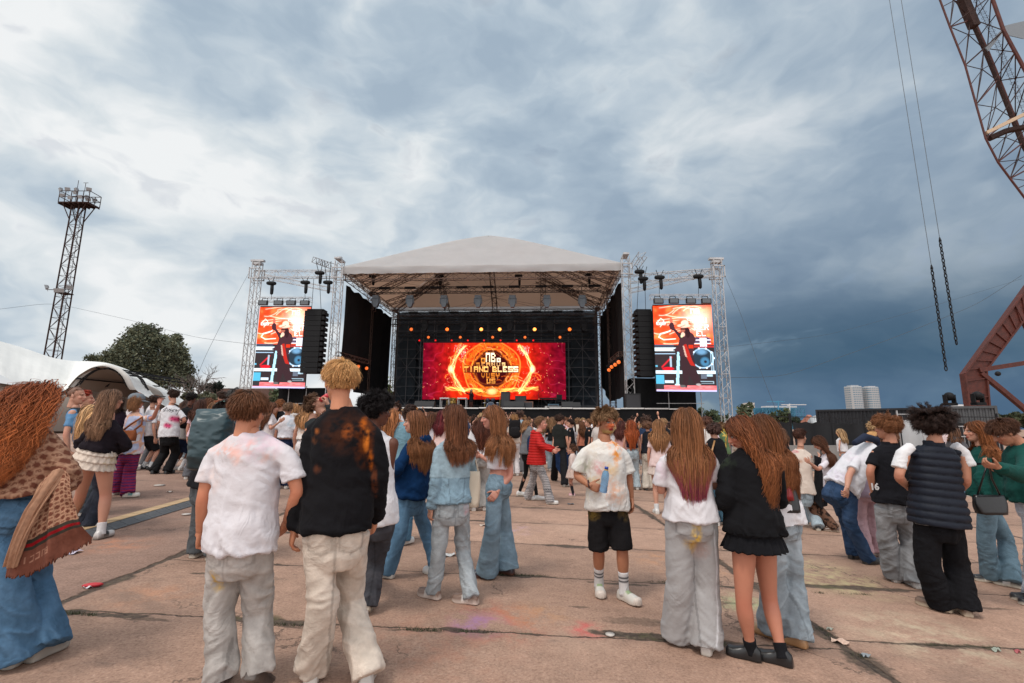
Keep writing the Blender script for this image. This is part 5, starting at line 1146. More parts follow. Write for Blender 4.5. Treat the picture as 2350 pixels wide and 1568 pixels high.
def drums():
 c = on_deck(1126, 5.); T_ = thing('drum_kit', 'small silver and dark drum kit at the centre of the stage', 'drum kit', c); ch = mat('drum_dark', (.06, .08, .12), .25, .3); si = mat('drum_chrome', (.6, .62, .66), .25, .8)
 def dr(name, x, y, z, r_, h_, tilt=0):
  ax = nrm(np.array((0, -math.sin(tilt), math.cos(tilt)))); p = c+STX*x+STY*y+(0, 0, z); mb = MB(); mb.tube([p, p+ax*h_], r_, 16); mb.tube([p+ax*(h_-.05), p+ax*(h_-.01)], r_*1.04, 16, None, True, 1); mb.build(name, [ch, si], T_)
 dr('bass_drum', 0, 0, .38, .36, .5, math.pi/2); dr('tom', -.28, .1, .85, .18, .25, .3); dr('tom', .2, .1, .85, .19, .25, .3); dr('floor_tom', .65, .3, .35, .22, .4); dr('snare', -.6, .3, .6, .2, .16)
 for x, z, r_ in ((-.85, 1.35, .28), (.85, 1.4, .3), (-.55, 1.05, .2)):
  m2 = MB(); m2.tube([c+STX*x+(0, 0, z), c+STX*x+(0, 0, z+.02)], [r_, .03], 16); m2.bar(c+STX*x, c+STX*x+(0, 0, z), .02); m2.build('cymbal', mat('cymbal_brass', (.5, .35, .12), .3, .8), T_)
drums()
def keys():
 c = on_deck(1258, 3.); T_ = thing('keyboard_stand', 'black keyboard on a cross-legged stand at the right of the stage', 'keyboard', c); mb = MB(); mb.box(c+(0, 0, 1.), (1.5, .4, .1), SR); mb.build('keyboard', M_SPK, T_)
 m2 = MB(); m2.bar(c-STX*.5, c+STX*.5+(0, 0, .95), .035); m2.bar(c+STX*.5, c-STX*.5+(0, 0, .95), .035); m2.build('stand', M_DARK, T_)
 c = on_deck(1284, 3.4); T_ = thing('folding_chair', 'black folding chair standing on the riser at the stage right', 'chair', c); mb = MB(); mb.box(c+(0, 0, .75), (.5, .45, .05), SR); mb.build('seat', M_SPK, T_)
 mb = MB(); mb.box(c+STY*.22+(0, 0, 1.15), (.5, .04, .45), SR); mb.build('backrest', M_SPK, T_)
 for x in (-.22, .22):
  m2 = MB(); m2.bar(c+STX*x-STY*.2+(0, 0, .25), c+STX*x+STY*.2+(0, 0, 1.3), .02); m2.bar(c+STX*x+STY*.22+(0, 0, .25), c+STX*x-STY*.2+(0, 0, .75), .02); m2.build('leg', M_DARK, T_)
 for u, y, lab in ((1105, 4.4, 'thin microphone stand right of the performer'), (1236, 3.4, 'microphone stand left of the black keyboard'), (1094, 5.6, 'tall boom stand beside the drum kit')):
  c = on_deck(u, y); T_ = thing('microphone_stand', lab, 'microphone stand', c); m2 = MB(); m2.bar(c, c+(0, 0, 1.5), .02); m2.bar(c+(0, 0, 1.5), c+(.35, 0, 1.7), .018); m2.build('pole', M_DARK, T_); m2 = MB()
  for a in (0, 2.1, 4.2): m2.bar(c+(0, 0, .2), c+(.3*math.cos(a), .3*math.sin(a), .02), .018)
  m2.build('foot', M_DARK, T_); m2 = MB(); m2.ell(c+(.38, 0, 1.72), np.eye(3), (.05, .05, .06)); m2.build('microphone', M_DARK, T_)
keys()
# ================================================================== PEOPLE: builders
def _h3(i, j, k, s):
 q = np.sin(i*127.1+j*311.7+k*74.7+s*19.19)*43758.5453; return q-np.floor(q)
def vn3(p, s=0):
 f = np.floor(p); w = p-f; w = w*w*(3-2*w); i, j, k = f.T; a, b, c = w.T; o = 0
 for di in (0, 1):
  for dj in (0, 1):
   for dk in (0, 1):
    o = o+_h3(i+di, j+dj, k+dk, s)*(a if di else 1-a)*(b if dj else 1-b)*(c if dk else 1-c)
 return o
def fbm3(p, o=3, s=0):
 r_ = 0; a = .5; t_ = 0
 for i in range(o): r_ = r_+a*vn3(p, s+i*7); t_ += a; p = p*2.03+1.7; a *= .5
 return r_/t_
def ridge(n): return np.clip(1-np.abs(n-.5)*5.5, 0, 1)
def normals(V, F):
 F = np.asarray(F); n = np.cross(V[F[:, 1]]-V[F[:, 0]], V[F[:, 3]]-V[F[:, 1]]); N = np.zeros_like(V)
 for i in range(4): np.add.at(N, F[:, i], n)
 return N/(np.linalg.norm(N, axis=1)[:, None]+1e-12)
def union(mb, voxel, it=3, fac=.5):
 V, F, _ = mb.arrays(); me = bpy.data.meshes.new('tmp'); me.from_pydata(V.tolist(), [], F); me.update()
 o = bpy.data.objects.new('tmp', me); col.objects.link(o)
 m1 = o.modifiers.new('r', 'REMESH'); m1.mode = 'VOXEL'; m1.voxel_size = voxel
 if it: m2 = o.modifiers.new('s', 'SMOOTH'); m2.factor = fac; m2.iterations = it
 dg = bpy.context.evaluated_depsgraph_get(); ev = o.evaluated_get(dg); em = ev.to_mesh()
 n = len(em.vertices); A = np.empty(n*3, np.float32); em.vertices.foreach_get('co', A); A = A.reshape(-1, 3).astype(float)
 nl = len(em.loops); Li = np.empty(nl, np.int32); em.loops.foreach_get('vertex_index', Li)
 ls = np.empty(len(em.polygons), np.int32); em.polygons.foreach_get('loop_total', ls)
 Fq = Li.reshape(-1, 4) if (ls == 4).all() else np.array([list(p.vertices)+[p.vertices[-1]]*(4-len(p.vertices)) for p in em.polygons])
 ev.to_mesh_clear(); bpy.data.objects.remove(o); bpy.data.meshes.remove(me)
 return A, Fq
def fastmesh(name, V, F, C, m_, parent, smooth=True):
 """numpy arrays to a mesh object (quads) under parent"""
 org = parent_org(parent) if parent is not None else np.zeros(3)
 me = bpy.data.meshes.new(name); n = len(V); k = len(F); w = F.shape[1]
 me.vertices.add(n); me.vertices.foreach_set('co', (V-org).astype(np.float32).ravel())
 me.loops.add(k*w); me.loops.foreach_set('vertex_index', F.astype(np.int32).ravel())
 me.polygons.add(k); me.polygons.foreach_set('loop_start', np.arange(0, k*w, w, dtype=np.int32))
 try: me.polygons.foreach_set('loop_total', np.full(k, w, np.int32))
 except Exception: pass
 if smooth: me.polygons.foreach_set('use_smooth', np.ones(k, bool))
 me.update(calc_edges=True)
 at = me.color_attributes.new('Col', 'FLOAT_COLOR', 'POINT')
 at.data.foreach_set('color', np.concatenate([np.clip(C, 0, 4), np.ones((n, 1))], 1).astype(np.float32).ravel())
 me.materials.append(m_); o = bpy.data.objects.new(name, me); col.objects.link(o); o.parent = parent; return o
def rot_z(a): c, s = math.cos(a), math.sin(a); return np.array(((c, s, 0), (-s, c, 0), (0, 0, 1)))
def rod(v, ax, a):
 v = np.asarray(v, float); ax = nrm(ax); return v*math.cos(a)+np.cross(ax, v)*math.sin(a)+ax*(v@ax)*(1-math.cos(a))
# materials (colour comes from the vertex colours times the object's own colour)
M_SKIN = mat('skin', rough=.52, spec=.35, vc=True, oc=True, sss=.0, bump=.12, bscale=90)
M_CLOTH = mat('cotton', rough=.92, spec=.06, vc=True, oc=True, var=.05, vscale=14, bump=.30, bscale=40, sheen=.02, crease=(4.2, .30, (1., 1., .5)))
M_DENIM = mat('denim', rough=.88, spec=.10, vc=True, oc=True, var=.16, vscale=26, bump=.35, bscale=60, crease=(5.0, .34, (.8, .8, 1.5)))
M_HAIR = mat('hair', rough=.55, spec=.25, vc=True, oc=True)
M_LEATH = mat('smooth_leather', rough=.32, spec=.5, vc=True, oc=True, bump=.1, bscale=30)
M_PUFF = mat('nylon', rough=.62, spec=.2, vc=True, oc=True, bump=.4, bscale=22)
M_EYE = mat('eye', rough=.15, spec=.6, vc=True)
SKIN = {'fair': (.50, .255, .175), 'tan': (.36, .155, .085), 'pink': (.52, .235, .17), 'dark': (.12, .042, .024), 'mid': (.42, .20, .125)}
_head = {}
def head_mesh(vox, sex):
 k = (vox, sex)
 if k in _head: return _head[k]
 I = np.eye(3); mb = MB(); f = 1. if sex == 'm' else .95
 mb.ell((0, -.012, .032), I, (.076*f, .094, .084), 20, 12); mb.ell((0, .024, -.036), I, (.060*f, .070, .090), 18, 12); mb.ell((0, .046, -.088), I, (.042*f, .042, .034), 14, 8)
 mb.ell((0, -.005, -.055), I, (.062*f, .062, .05), 14, 8)
 mb.ell((0, .080, .016), I, (.048, .016, .012), 12, 6)
 for s in (-1, 1):
  mb.ell((s*.036*f, .062, -.030), I, (.024, .024, .024), 10, 6); mb.ell((s*.079*f, -.006, -.014), I, (.009, .019, .031), 10, 7)
 mb.tube([(0, .088, .012), (0, .100, -.010), (0, .112, -.032), (0, .098, -.042)], [.007, .010, .013, .011], 8)
 for s in (-1, 1): mb.ell((s*.011, .098, -.036), I, (.008, .010, .008), 8, 5)
 mb.ell((0, .0905, -.062), I, (.022, .010, .0065), 10, 6); mb.ell((0, .089, -.074), I, (.019, .010, .0065), 10, 6)
 mb.tube([(0, -.02, -.05), (0, -.03, -.10), (0, -.035, -.17)], [.052*f, .050*f, .056*f], 14)
 V, F = union(mb, vox, 2, .4)
 if vox < .009:  # eye sockets
  for s in (-1, 1):
   d_ = np.linalg.norm((V-np.array((s*.031, .083, -.004)))/np.array((.019, .03, .013)), axis=1); V[:, 1] -= .006*np.clip(1.2-d_, 0, 1)*(V[:, 1] > .05)
 _head[k] = (V, F); return V, F
def head_colors(V, skin, hair, vox, sex='m', face=None):
 C = np.tile(np.array(skin, float), (len(V), 1)); x, y, z = V.T
 ch = np.exp(-((np.abs(x)-.037)**2+(z+.034)**2)/.0005)*(y > .04); C *= (1+ch[:, None]*np.array((.10, -.10, -.10)))
 lip = (np.abs(x) < .021)&(np.abs(z+.068) < .011)&(y > .082); C[lip] = np.array(skin)*(.88, .50, .52)
 lm = (np.abs(x) < .020)&(np.abs(z+.068) < .0028)&(y > .085); C[lm] = np.array(skin)*(.45, .25, .25)
 br = (np.abs(np.abs(x)-.031) < .019)&(np.abs(z-.021+.25*np.abs(np.abs(x)-.026)) < .0052)&(y > .055); C[br] = np.array(hair)*.8+np.array(skin)*.12
 ln = (np.abs(np.abs(x)-.031) < .016)&(np.abs(z-.0045) < .004)&(y > .06); C[ln] = np.array(skin)*.28
 nb = (np.abs(np.abs(x)-.008) < .004)&(np.abs(z+.045) < .003)&(y > .09); C[nb] *= .5
 C[hair_mask(V)] = np.array(hair)*.75
 if face is not None: C = face(V, C)
 return C
def hair_mask(V):
 q = (V-np.array((0, -.012, .032)))/np.array((.076, .094, .084)); x, y, z = q.T
 hl = np.where(y > .25, .50-.1*np.abs(x), np.where(y > -.1, .15-.6*(.25-y), -.55)); return (z > hl)
_hand = {}
def hand_mesh(curl, vox, thumb=.5, spread=1.):
 k = (round(curl, 2), vox, thumb)
 if k in _hand: return _hand[k]
 # local: x = across (thumb at +x), y = out of the back of the hand, z = along the fingers
 mb = MB(); I = np.eye(3); mb.tube([(0, 0, -.03), (0, 0, 0), (0, 0, .02)], [.024, .024, .026], 8)
 rings = []
 for z, w, h_ in ((-.005, .026, .017), (.02, .034, .017), (.05, .041, .016), (.08, .041, .013), (.09, .036, .009)):
  th = np.arange(14)/14*2*math.pi; rings.append(np.stack([w*np.sign(np.cos(th))*np.abs(np.cos(th))**.7, h_*np.sin(th)-.002, np.full(14, z)], 1))
 mb.loft(rings)
 for i, (x, L_, r_) in enumerate(((.030, .070, .0088), (.010, .079, .0092), (-.011, .073, .0088), (-.030, .056, .0078))):
  c = curl*(1+.12*i); p = np.array((x, -.002, .084-.004*abs(i-1.2))); a = 0; pts = [p-np.array((0, 0, .02)), p]; sp = (x*2.2)*spread
  for j, fr in enumerate((.45, .30, .25)):
   a += c*(.75, 1.0, .7)[j]; dr = np.array((math.sin(sp*.6), -math.sin(a), math.cos(a))); p = p+dr*L_*fr; pts.append(p)
  mb.tube(pts, [r_*1.05, r_*1.05, r_, r_*.92, r_*.75], 8)
 c = thumb; p = np.array((.026, -.004, .018)); pts = [p];
 for j, L_ in enumerate((.034, .030, .024)):
  a = .85-.35*j*c; p = p+np.array((math.sin(a)*.95, -.25-.55*c*j*.6, math.cos(a)))*L_/1.05; pts.append(p)
 mb.tube(pts, [.014, .0115, .0095, .007], 8)
 V, F = union(mb, vox, 1, .4); _hand[k] = (V, F); return V, F
def hand_at(mbl, wrist, d_, pn, side, s, curl, vox, thumb, skin, bend=0.):
 """side +1 = right hand; d_ = finger direction, pn = palm normal (palm faces pn)"""
 V, F = hand_mesh(curl, vox, thumb); z = nrm(d_); y = -nrm(np.asarray(pn)-z*(np.asarray(pn)@z)); x = np.cross(y, z)
 # thumb sits at +x for a right hand whose back is y and fingers z
 Vv = V.copy()
 if side > 0: Vv[:, 0] *= 1
 else: Vv[:, 0] *= -1
 W_ = wrist+(Vv*s)@np.array((x, y, z)); Fl = F if side > 0 else F[:, ::-1]
 knu = np.exp(-((Vv[:, 2]-.085)/.006)**2)*.12; C = np.tile(np.array(skin), (len(V), 1))*(1+np.stack([knu*.2, -knu, -knu], 1));
 mbl.append((W_, Fl, C))
def merge(L_):
 V = []; F = []; C = []; n = 0
 for v, f, c in L_: V.append(v); F.append(np.asarray(f)+n); C.append(c); n += len(v)
 return np.concatenate(V), np.concatenate(F), np.concatenate(C)
TOR_M = [(-.20, .09, .085, 0), (-.10, .142, .112, -.012), (0, .150, .118, -.014), (.18, .138, .102, -.004), (.38, .128, .094, .0), (.60, .142, .106, .006), (.78, .156, .106, .004), (.88, .146, .088, -.004), (.96, .098, .066, -.010), (1.03, .064, .058, -.012)]
TOR_F = [(-.20, .09, .085, 0), (-.10, .146, .116, -.014), (0, .152, .120, -.016), (.18, .132, .100, -.004), (.40, .108, .084, .0), (.60, .122, .102, .012), (.76, .136, .114, .018), (.87, .128, .082, -.002), (.95, .088, .060, -.008), (1.03, .054, .050, -.010)]
def torso_rings(sk, rows, n=24, ex=0., ey=0.):
 R_ = []
 for t_, rx, ry, yo in rows:
  c, ax, ay = sk['spine'](t_); th = np.arange(n)/n*2*math.pi; cx_ = np.sign(np.cos(th))*np.abs(np.cos(th))**.88; sy = np.sign(np.sin(th))*np.abs(np.sin(th))**.88
  R_.append(c+np.outer(cx_*(rx*sk['k']+ex), ax)+np.outer(sy*(ry*sk['k']+ey)+yo*sk['k'], ay))
 return R_
def interp_rows(rows, ts):
 a = np.array(rows); return [(t_, *[np.interp(t_, a[:, 0], a[:, i]) for i in (1, 2, 3)]) for t_ in ts]
def curve3(pts, n):
 pts = np.array(pts, float); s = np.concatenate([[0], np.cumsum(np.linalg.norm(np.diff(pts, axis=0), axis=1))]); q = np.linspace(0, s[-1], n)
 return np.stack([np.interp(q, s, pts[:, i]) for i in range(3)], 1), q/s[-1]
def skeleton(sp):
 H = sp['H']; k = H/1.75*sp.get('build', 1.); sk = dict(H=H, k=k, sex=sp.get('sex', 'f')); px = sp.get('px', {})
 if 'at' in sp: base = np.array((sp['at'][0], sp['at'][1], 0.)); base[2] = float(gz(base[0], base[1])) if not sp.get('flat') else 0.
 else: base = G(*sp['foot'])
 if 'z' in sp: base[2] = sp['z']
 yaw = R(sp['yaw']); f = np.array((-math.sin(yaw), math.cos(yaw), 0)); r_ = np.array((math.cos(yaw), math.sin(yaw), 0)); U = np.array((0, 0, 1.))
 hy = R(sp.get('hipyaw', sp['yaw'])); hr = np.array((math.cos(hy), math.sin(hy), 0)); hf = np.array((-math.sin(hy), math.cos(hy), 0))
 Y0 = base[1]
 def get(n_, d_, ref=None):
  if n_ in px:
   q = px[n_]; yy = (ref[1] if ref is not None else Y0)+(q[2] if len(q) > 2 else 0); return P(q[0], q[1], yy)
  return np.array(d_, float)
 pel = get('pel', base+U*.53*H)
 lean = sp.get('lean', (0, 0)); neck = get('neck', pel+U*.332*H+f*lean[0]+r_*lean[1], pel)-(U*.030*H/1.75 if 'neck' in px else 0)
 ax = nrm(neck-pel)
 def spine(t_):
  c = pel+(neck-pel)*t_; c = c + (sp.get('bow', 0.))*math.sin(max(0, min(1, t_))*math.pi)*(-f)
  w = min(1, max(0, t_)); rr = nrm(hr*(1-w)+r_*w); rr = nrm(rr-ax*(rr@ax)); ff = np.cross(ax, rr)
  return c, rr, ff
 sk['spine'] = spine; sk['pel'] = pel; sk['neck'] = neck; sk['f'] = f; sk['r'] = r_; sk['hr'] = hr; sk['hf'] = hf
 sw = (.097 if sk['sex'] == 'm' else .086)*H*sp.get('build', 1.)*sp.get('sw', 1.); c, rr, ff = spine(.93)
 axu = np.cross(rr, ff); sk['axu'] = axu
 for s, n_ in ((-1, 'L'), (1, 'R')):
  sh = get('sh'+n_, c+rr*s*sw*.96-axu*.030*H+ff*sp.get('shf', 0.), neck)-(U*.022 if 'sh'+n_ in px else 0); sk['sh'+n_] = sh
  el = get('el'+n_, sh-U*.165*H+rr*s*.035*H-ff*.01, sh); sk['el'+n_] = el
  ha = get('ha'+n_, el-U*.145*H+ff*.035*H, el); sk['ha'+n_] = ha
  hip = pel+hr*s*.052*H-U*.01*H; sk['hip'+n_] = hip
  if 'an'+n_ in px:
   q = px['an'+n_]; g = G(q[0], q[1]); lift = q[2] if len(q) > 2 else 0.
   if lift: g = P(q[0], q[1], g[1]+(q[3] if len(q) > 3 else 0.));
   an = g+U*.045*H
   an[1] += .02
  else: an = base+hr*s*.058*H+hf*((-.02 if s < 0 else .03)*sp.get('stagger', 1.))+U*.045*H
  sk['an'+n_] = an
  mid = (hip+an)/2; Lh = .49*H; dd = np.linalg.norm(hip-an); bend = math.sqrt(max(0, (Lh/2)**2-(dd/2)**2)) if dd < Lh else 0
  kn = get('kn'+n_, hip+(an-hip)*.5+hf*min(bend, .2)+U*.0, (hip+an)/2); sk['kn'+n_] = kn
 hyaw = R(sp.get('hyaw', sp['yaw'])); hp = R(sp.get('hpitch', 0)); hroll = R(sp.get('hroll', 0))
 Hf = np.array((-math.sin(hyaw)*math.cos(hp), math.cos(hyaw)*math.cos(hp), -math.sin(hp))); Hr = np.array((math.cos(hyaw), math.sin(hyaw), 0)); Hu = np.cross(Hr, Hf)
 if hroll: Hr2 = Hr*math.cos(hroll)+Hu*math.sin(hroll); Hu = Hu*math.cos(hroll)-Hr*math.sin(hroll); Hr = Hr2
 hs = H/1.75*.985*sp.get('hs', 1.)
 hc = get('head', neck+U*.066*H+ax*.018*H+Hf*.014*H, neck); sk['hc'] = hc; sk['hfr'] = np.array((Hr, Hf, Hu)); sk['hs'] = hs; sk['base'] = base
 for s, n_ in ((-1, 'L'), (1, 'R')):
  fy = R(sp.get('ft'+n_, math.degrees(hy)-s*8)); pitch = R(sp.get('fp'+n_, 0)); sk['ft'+n_] = (np.array((-math.sin(fy)*math.cos(pitch), math.cos(fy)*math.cos(pitch), math.sin(-pitch))), np.array((math.cos(fy), math.sin(fy), 0)))
 return sk
def limb_pts(a, b, c, n=9):
 """smooth two bone limb with a rounded joint"""
 q = [];
 for s in np.linspace(0, 1, n): q.append(a*(1-s)+b*s if s < .999 else b)
 for s in np.linspace(0, 1, n)[1:]: q.append(b*(1-s)+c*s)
 q = np.array(q); q[1:-1] = (q[:-2]+q[1:-1]*2+q[2:])/4; return q, np.linspace(0, 2, len(q))
def make_person(sp):
 """returns the person's Empty; sp describes pose, body, clothes and hair"""
 sk = skeleton(sp); k = sk['k']; H = sk['H']; sex = sk['sex']; tier = sp.get('tier', 1); vox = sp.get('vox', (.0105, .017, .030)[tier]*max(1, H/1.75*.9))
 top = dict(sp.get('top') or {}); bot = dict(sp.get('bot') or {}); skin = np.array(SKIN[sp.get('skin', 'fair')] if isinstance(sp.get('skin', 'fair'), str) else sp['skin'])
 seed = sp.get('seed', int(abs(sk['base'][0]*37+sk['base'][1]*91))+1); rng = np.random.default_rng(seed)
 T_ = thing('person', sp['label'], 'person', sk['base'], sp.get('group')); kids = []
 TR = TOR_M if sex == 'm' else TOR_F; TRk = [(a, b*sp.get('girth', 1.), c*sp.get('girth', 1.), d_) for a, b, c, d_ in TR]
 sl = top.get('sleeve', 'short'); legs_bare = bot.get('kind') in ('skirt', 'shorts', 'dress')
 # ---- body
 mb = MB(); cov = .90 if top else 1.
 mb.loft(torso_rings(sk, [(a, b*cov, c*cov, d_) for a, b, c, d_ in TRk]))
 for n_ in 'LR':
  q, s = limb_pts(sk['sh'+n_], sk['el'+n_], sk['ha'+n_]); am = 1. if sex == 'm' else .88; rr = np.interp(s, (0, .3, .9, 1.2, 1.6, 2), (.050, .046, .038, .040, .033, .025))*k*am*sp.get('arm', 1.)
  if sl == 'long': rr = rr*.8
  elif sl == 'short': rr = np.where(s < .6, rr*.9, rr)
  mb.tube(q, rr, 12); mb.ell(sk['sh'+n_], np.eye(3), np.array((.052, .052, .052))*k*(.92 if top else 1)*am, 12, 8)
  q, s = limb_pts(sk['hip'+n_], sk['kn'+n_], sk['an'+n_]); rr = np.interp(s, (0, .4, .9, 1.0, 1.3, 1.75, 2), (.088, .080, .056, .054, .057, .036, .038))*k*(1.0 if sex == 'm' else 1.02)*sp.get('leg', 1.)
  if bot and not legs_bare: rr = rr*.82
  mb.tube(q, rr, 14)
 mb.tube([sk['spine'](.98)[0], sk['neck']*.5+sk['hc']*.5-sk['hfr'][2]*.02], [.058*k, .050*k], 12)
 V, F = union(mb, vox*1.1, 4, .5); skn = skin*sp.get('bodytint', 1.)
 C = np.tile(skn, (len(V), 1))
 kn = sum(np.exp(-np.linalg.norm(V-sk['kn'+n_], axis=1)**2/.006) for n_ in 'LR')+sum(np.exp(-np.linalg.norm(V-sk['el'+n_], axis=1)**2/.003) for n_ in 'LR')
 C = C*(1+kn[:, None]*np.array((.02, -.12, -.12))); C *= (.93+.14*fbm3(V*9, 2, 3))[:, None]
 if sp.get('sockcol') is not None:
  pass
 parts = [(V, F, C)]
 hv = (.0052, .0075, .014)[tier]; V, F = head_mesh(hv, sex); hcol = sp.get('hair', {}).get('c', (.1, .06, .03)); Cc = head_colors(V, skin, hcol, hv, sex, sp.get('face'))
 parts.append((sk['hc']+(V*sk['hs'])@sk['hfr'], F, Cc))
 if tier < 2 or sp.get('hands'):
  for s, n_ in ((-1, 'L'), (1, 'R')):
   fd = sk['ha'+n_]-sk['el'+n_]; dd = np.array(sp.get('hd'+n_, nrm(fd)), float); pn = np.array(sp.get('hn'+n_, -s*sk['r']*.8+sk['f']*.2), float)
   if sp.get('nohand'+n_): continue
   hand_at(parts, sk['ha'+n_], dd, pn, s, k*(1.0 if sex == 'm' else .92), sp.get('curl'+n_, .42), (.0046, .007, .01)[tier], sp.get('th'+n_, .5), skn)
 else:
  for n_ in 'LR':
   m2 = MB(); fd = nrm(sk['ha'+n_]-sk['el'+n_]); m2.ell(sk['ha'+n_]+fd*.055*k, np.eye(3), (.030*k, .030*k, .055*k), 8, 6); v, f_, _ = m2.arrays(); ok = [q for q in f_ if len(q) == 4]; parts.append((v, np.array(ok), np.tile(skn, (len(v), 1))))
 V, F, C = merge(parts); kids.append(fastmesh('body', V, F, C, M_SKIN, T_))
 if tier == 0 or sp.get('eyes'):
  for s in (-1, 1):
   m2 = MB(); m2.ell((s*.031, .0755, -.004), np.eye(3), (.0120, .0120, .0080), 14, 10); v, f_, _ = m2.arrays()
   Cw = np.tile(np.array((.34, .28, .25)), (len(v), 1)); ir = np.hypot(v[:, 0]-s*.031+sp.get('gaze', 0.), v[:, 2]+.004) < .0070; Cw[ir & (v[:, 1] > .076)] = (.05, .06, .07); v = sk['hc']+(v*sk['hs'])@sk['hfr']
   kids.append(mk('eye', v, f_, Cw, M_EYE, T_, True))
 # ---- trousers, shorts, leggings
 def lower():
  kd = bot.get('kind', 'jeans'); ez = bot.get('ease', .012); mb = MB()
  wt = bot.get('waist', .22); c = np.array(bot['c'], float)
  if kd in ('jeans', 'shorts', 'leggings'):
   rows = [(-.30, .10, .095, -.004)]+interp_rows(TRk, [-.16, -.10, 0, .08, .16, wt]); rows[1] = (-.2, .140, .115, -.01); rows = [(a_, b_-(max(0, a_)*.10), c_-(max(0, a_)*.10), d_) for a_, b_, c_, d_ in rows]; mb.loft(torso_rings(sk, rows, 24, min(ez, .018), min(ez, .018)))
   thigh, knee, hem = [q_*w_ for q_, w_ in zip(bot.get('w', (.098, .075, .085)), (.90, .88, .90))]; end = bot.get('end', 1.97)
   for s_, n_ in ((-1, 'L'), (1, 'R')):
    a, b, c3 = sk['hip'+n_], sk['kn'+n_], sk['an'+n_].copy()
    if kd == 'jeans': c3 = c3+nrm(c3-b)*.030*k
    q, s = limb_pts(a, b, c3, 12);
    if kd == 'shorts': keep = s <= end; q = q[keep]; s = s[keep]
    rr = np.interp(s, (0, .25, 1., 1.5, 2.), (thigh, thigh, knee, (knee+hem)/2, hem) if kd != 'shorts' else (thigh, thigh, knee, knee, knee))*k
    ks = np.ones(len(q)); mb.tube(q, rr, 20)
   V, F = union(mb, vox, 4, .5); N = normals(V, F); loc = (V-sk['base']); z = loc[:, 2]/H
   amp = bot.get('folds', .010)*k; am = (.35+1.0*np.exp(-((z-.27)/.08)**2)+1.25*np.exp(-((z-.07)/.07)**2)+.5*np.exp(-((z-.47)/.05)**2))
   if kd == 'leggings': am *= .15
   if kd == 'shorts': am = .6+0*z
   q = V*np.array((4.5, 4.5, 9.5)); sd_ = np.sign((V-sk['pel'])@sk['hr']); q[:, 2] += 3.0*fbm3(V*3.3, 2, seed)+((V-sk['pel'])@sk['hr'])*sd_*10*(.6+.4*rng.random())
   d1 = ridge(fbm3(q, 3, seed+5))-.5; d2 = ridge(fbm3(V*np.array((11, 11, 2.6))+3, 2, seed+9))-.5
   V = V+N*((amp*am)*(.78*d1*np.clip(.35+1.3*fbm3(V*3.1+7, 2, seed+31), .3, 1.2))+amp*.42*d2)[:, None]
   if kd == 'jeans':   # frayed, uneven hem touching the ground
    gl = V[:, 2] < gz(V[:, 0], V[:, 1])+.012; V[gl, 2] = (gz(V[:, 0], V[:, 1])+.012)[gl]
   C = np.tile(c, (len(V), 1))
   if bot.get('denim', True):
    fade = fbm3(V*6, 3, seed+2); leg = np.exp(-((z-.40)/.09)**2)*.30+np.exp(-((z-.12)/.10)**2)*.1
    C *= (1+bot.get('fade', .9)*(leg*.9+(fade-.5)*.45)+ridge(fbm3(q, 3, seed+5))*.10-.05)[:, None]
    hi_ = np.clip(d1*2, 0, 1)[:, None]*bot.get('crest', .18); C = C*(1-hi_)+(C*1.35+.03)*hi_
   # seams and pockets in the wearer's frame
   lx = loc@sk['hr']-(sk['pel']-sk['base'])@sk['hr']; ly = loc@sk['hf']-(sk['pel']-sk['base'])@sk['hf']; lz = loc[:, 2]-(sk['pel']-sk['base'])[2]; nf = N@sk['hf']
   if bot.get('pockets', True) and tier < 2:
    for s_ in (-1, 1):
     cx_, cz = s_*.076*k, -.012*k; w_, h_ = .058*k, .070*k; dx_ = np.abs(lx-cx_); dz_ = lz-cz
     bottom = -h_-(.018*k)*(1-np.clip(dx_/w_, 0, 1)); inside = (dx_ < w_)&(dz_ < h_)&(dz_ > bottom); e = np.minimum(np.minimum(w_-dx_, h_-dz_), dz_-bottom)
     edge = (np.abs(e) < .0045*k+vox*.22)&(dx_ < w_+.008)&(dz_ < h_+.008)&(dz_ > bottom-.008)&(nf < -.25)
     C[edge] = C[edge]*bot.get('seam', .72); V[inside & (nf < -.25)] += N[inside & (nf < -.25)]*.003
    sm = (np.abs(lx) < .004+vox*.2)&(nf < 0)&(lz < .10*k); C[sm] *= .72
   zt = np.interp(wt, (-.3, 1), (0, 0)); wb = (lz > (.315*H*wt-.038)); C[wb] *= .86
   if kd == 'jeans':
    hemz = z < .035; C[hemz] *= bot.get('hemtone', .9)
   C = paint(V, N, C, bot.get('paint'), sk);
   if bot.get('fn'): C = bot['fn'](V, N, C, sk, lx, ly, lz)
   kids.append(fastmesh(bot.get('name', 'trousers' if kd == 'jeans' else kd), V, F, C, bot.get('mat', M_DENIM), T_))
  elif kd in ('skirt', 'dress'):
   t0, t1 = bot.get('t', (.22, -.42)); fl = bot.get('flare', .05); n = 72; tiers = bot.get('tiers', 1); rings = []; cols = []
   ts = np.linspace(t0, t1, 8*tiers+1)
   for j, t_ in enumerate(ts):
    u = (t0-t_)/(t0-t1); tr_ = (u*tiers) % 1 if j < len(ts)-1 else 1.; rx, ry = np.interp(t_, (-.14, 0, .22), (.172, .172, .148)), np.interp(t_, (-.14, 0, .22), (.135, .135, .112))
    c_, ax_, ay_ = sk['spine'](t_); th = np.arange(n)/n*2*math.pi; ruf = (.003+.008*tr_)*np.sin(th*19+j*.2+math.floor(u*tiers-1e-6)*2)+.006*np.sin(th*31+1)
    e = fl*u+.022*tr_*(tiers > 1)+ruf; rings.append(c_+np.outer(np.cos(th)*(rx*k+.012+e), ax_)+np.outer(np.sin(th)*(ry*k+.012+e), ay_)+np.array((0, 0, 1))*(.004*np.sin(th*23)[:, None])*(tr_ > .8))
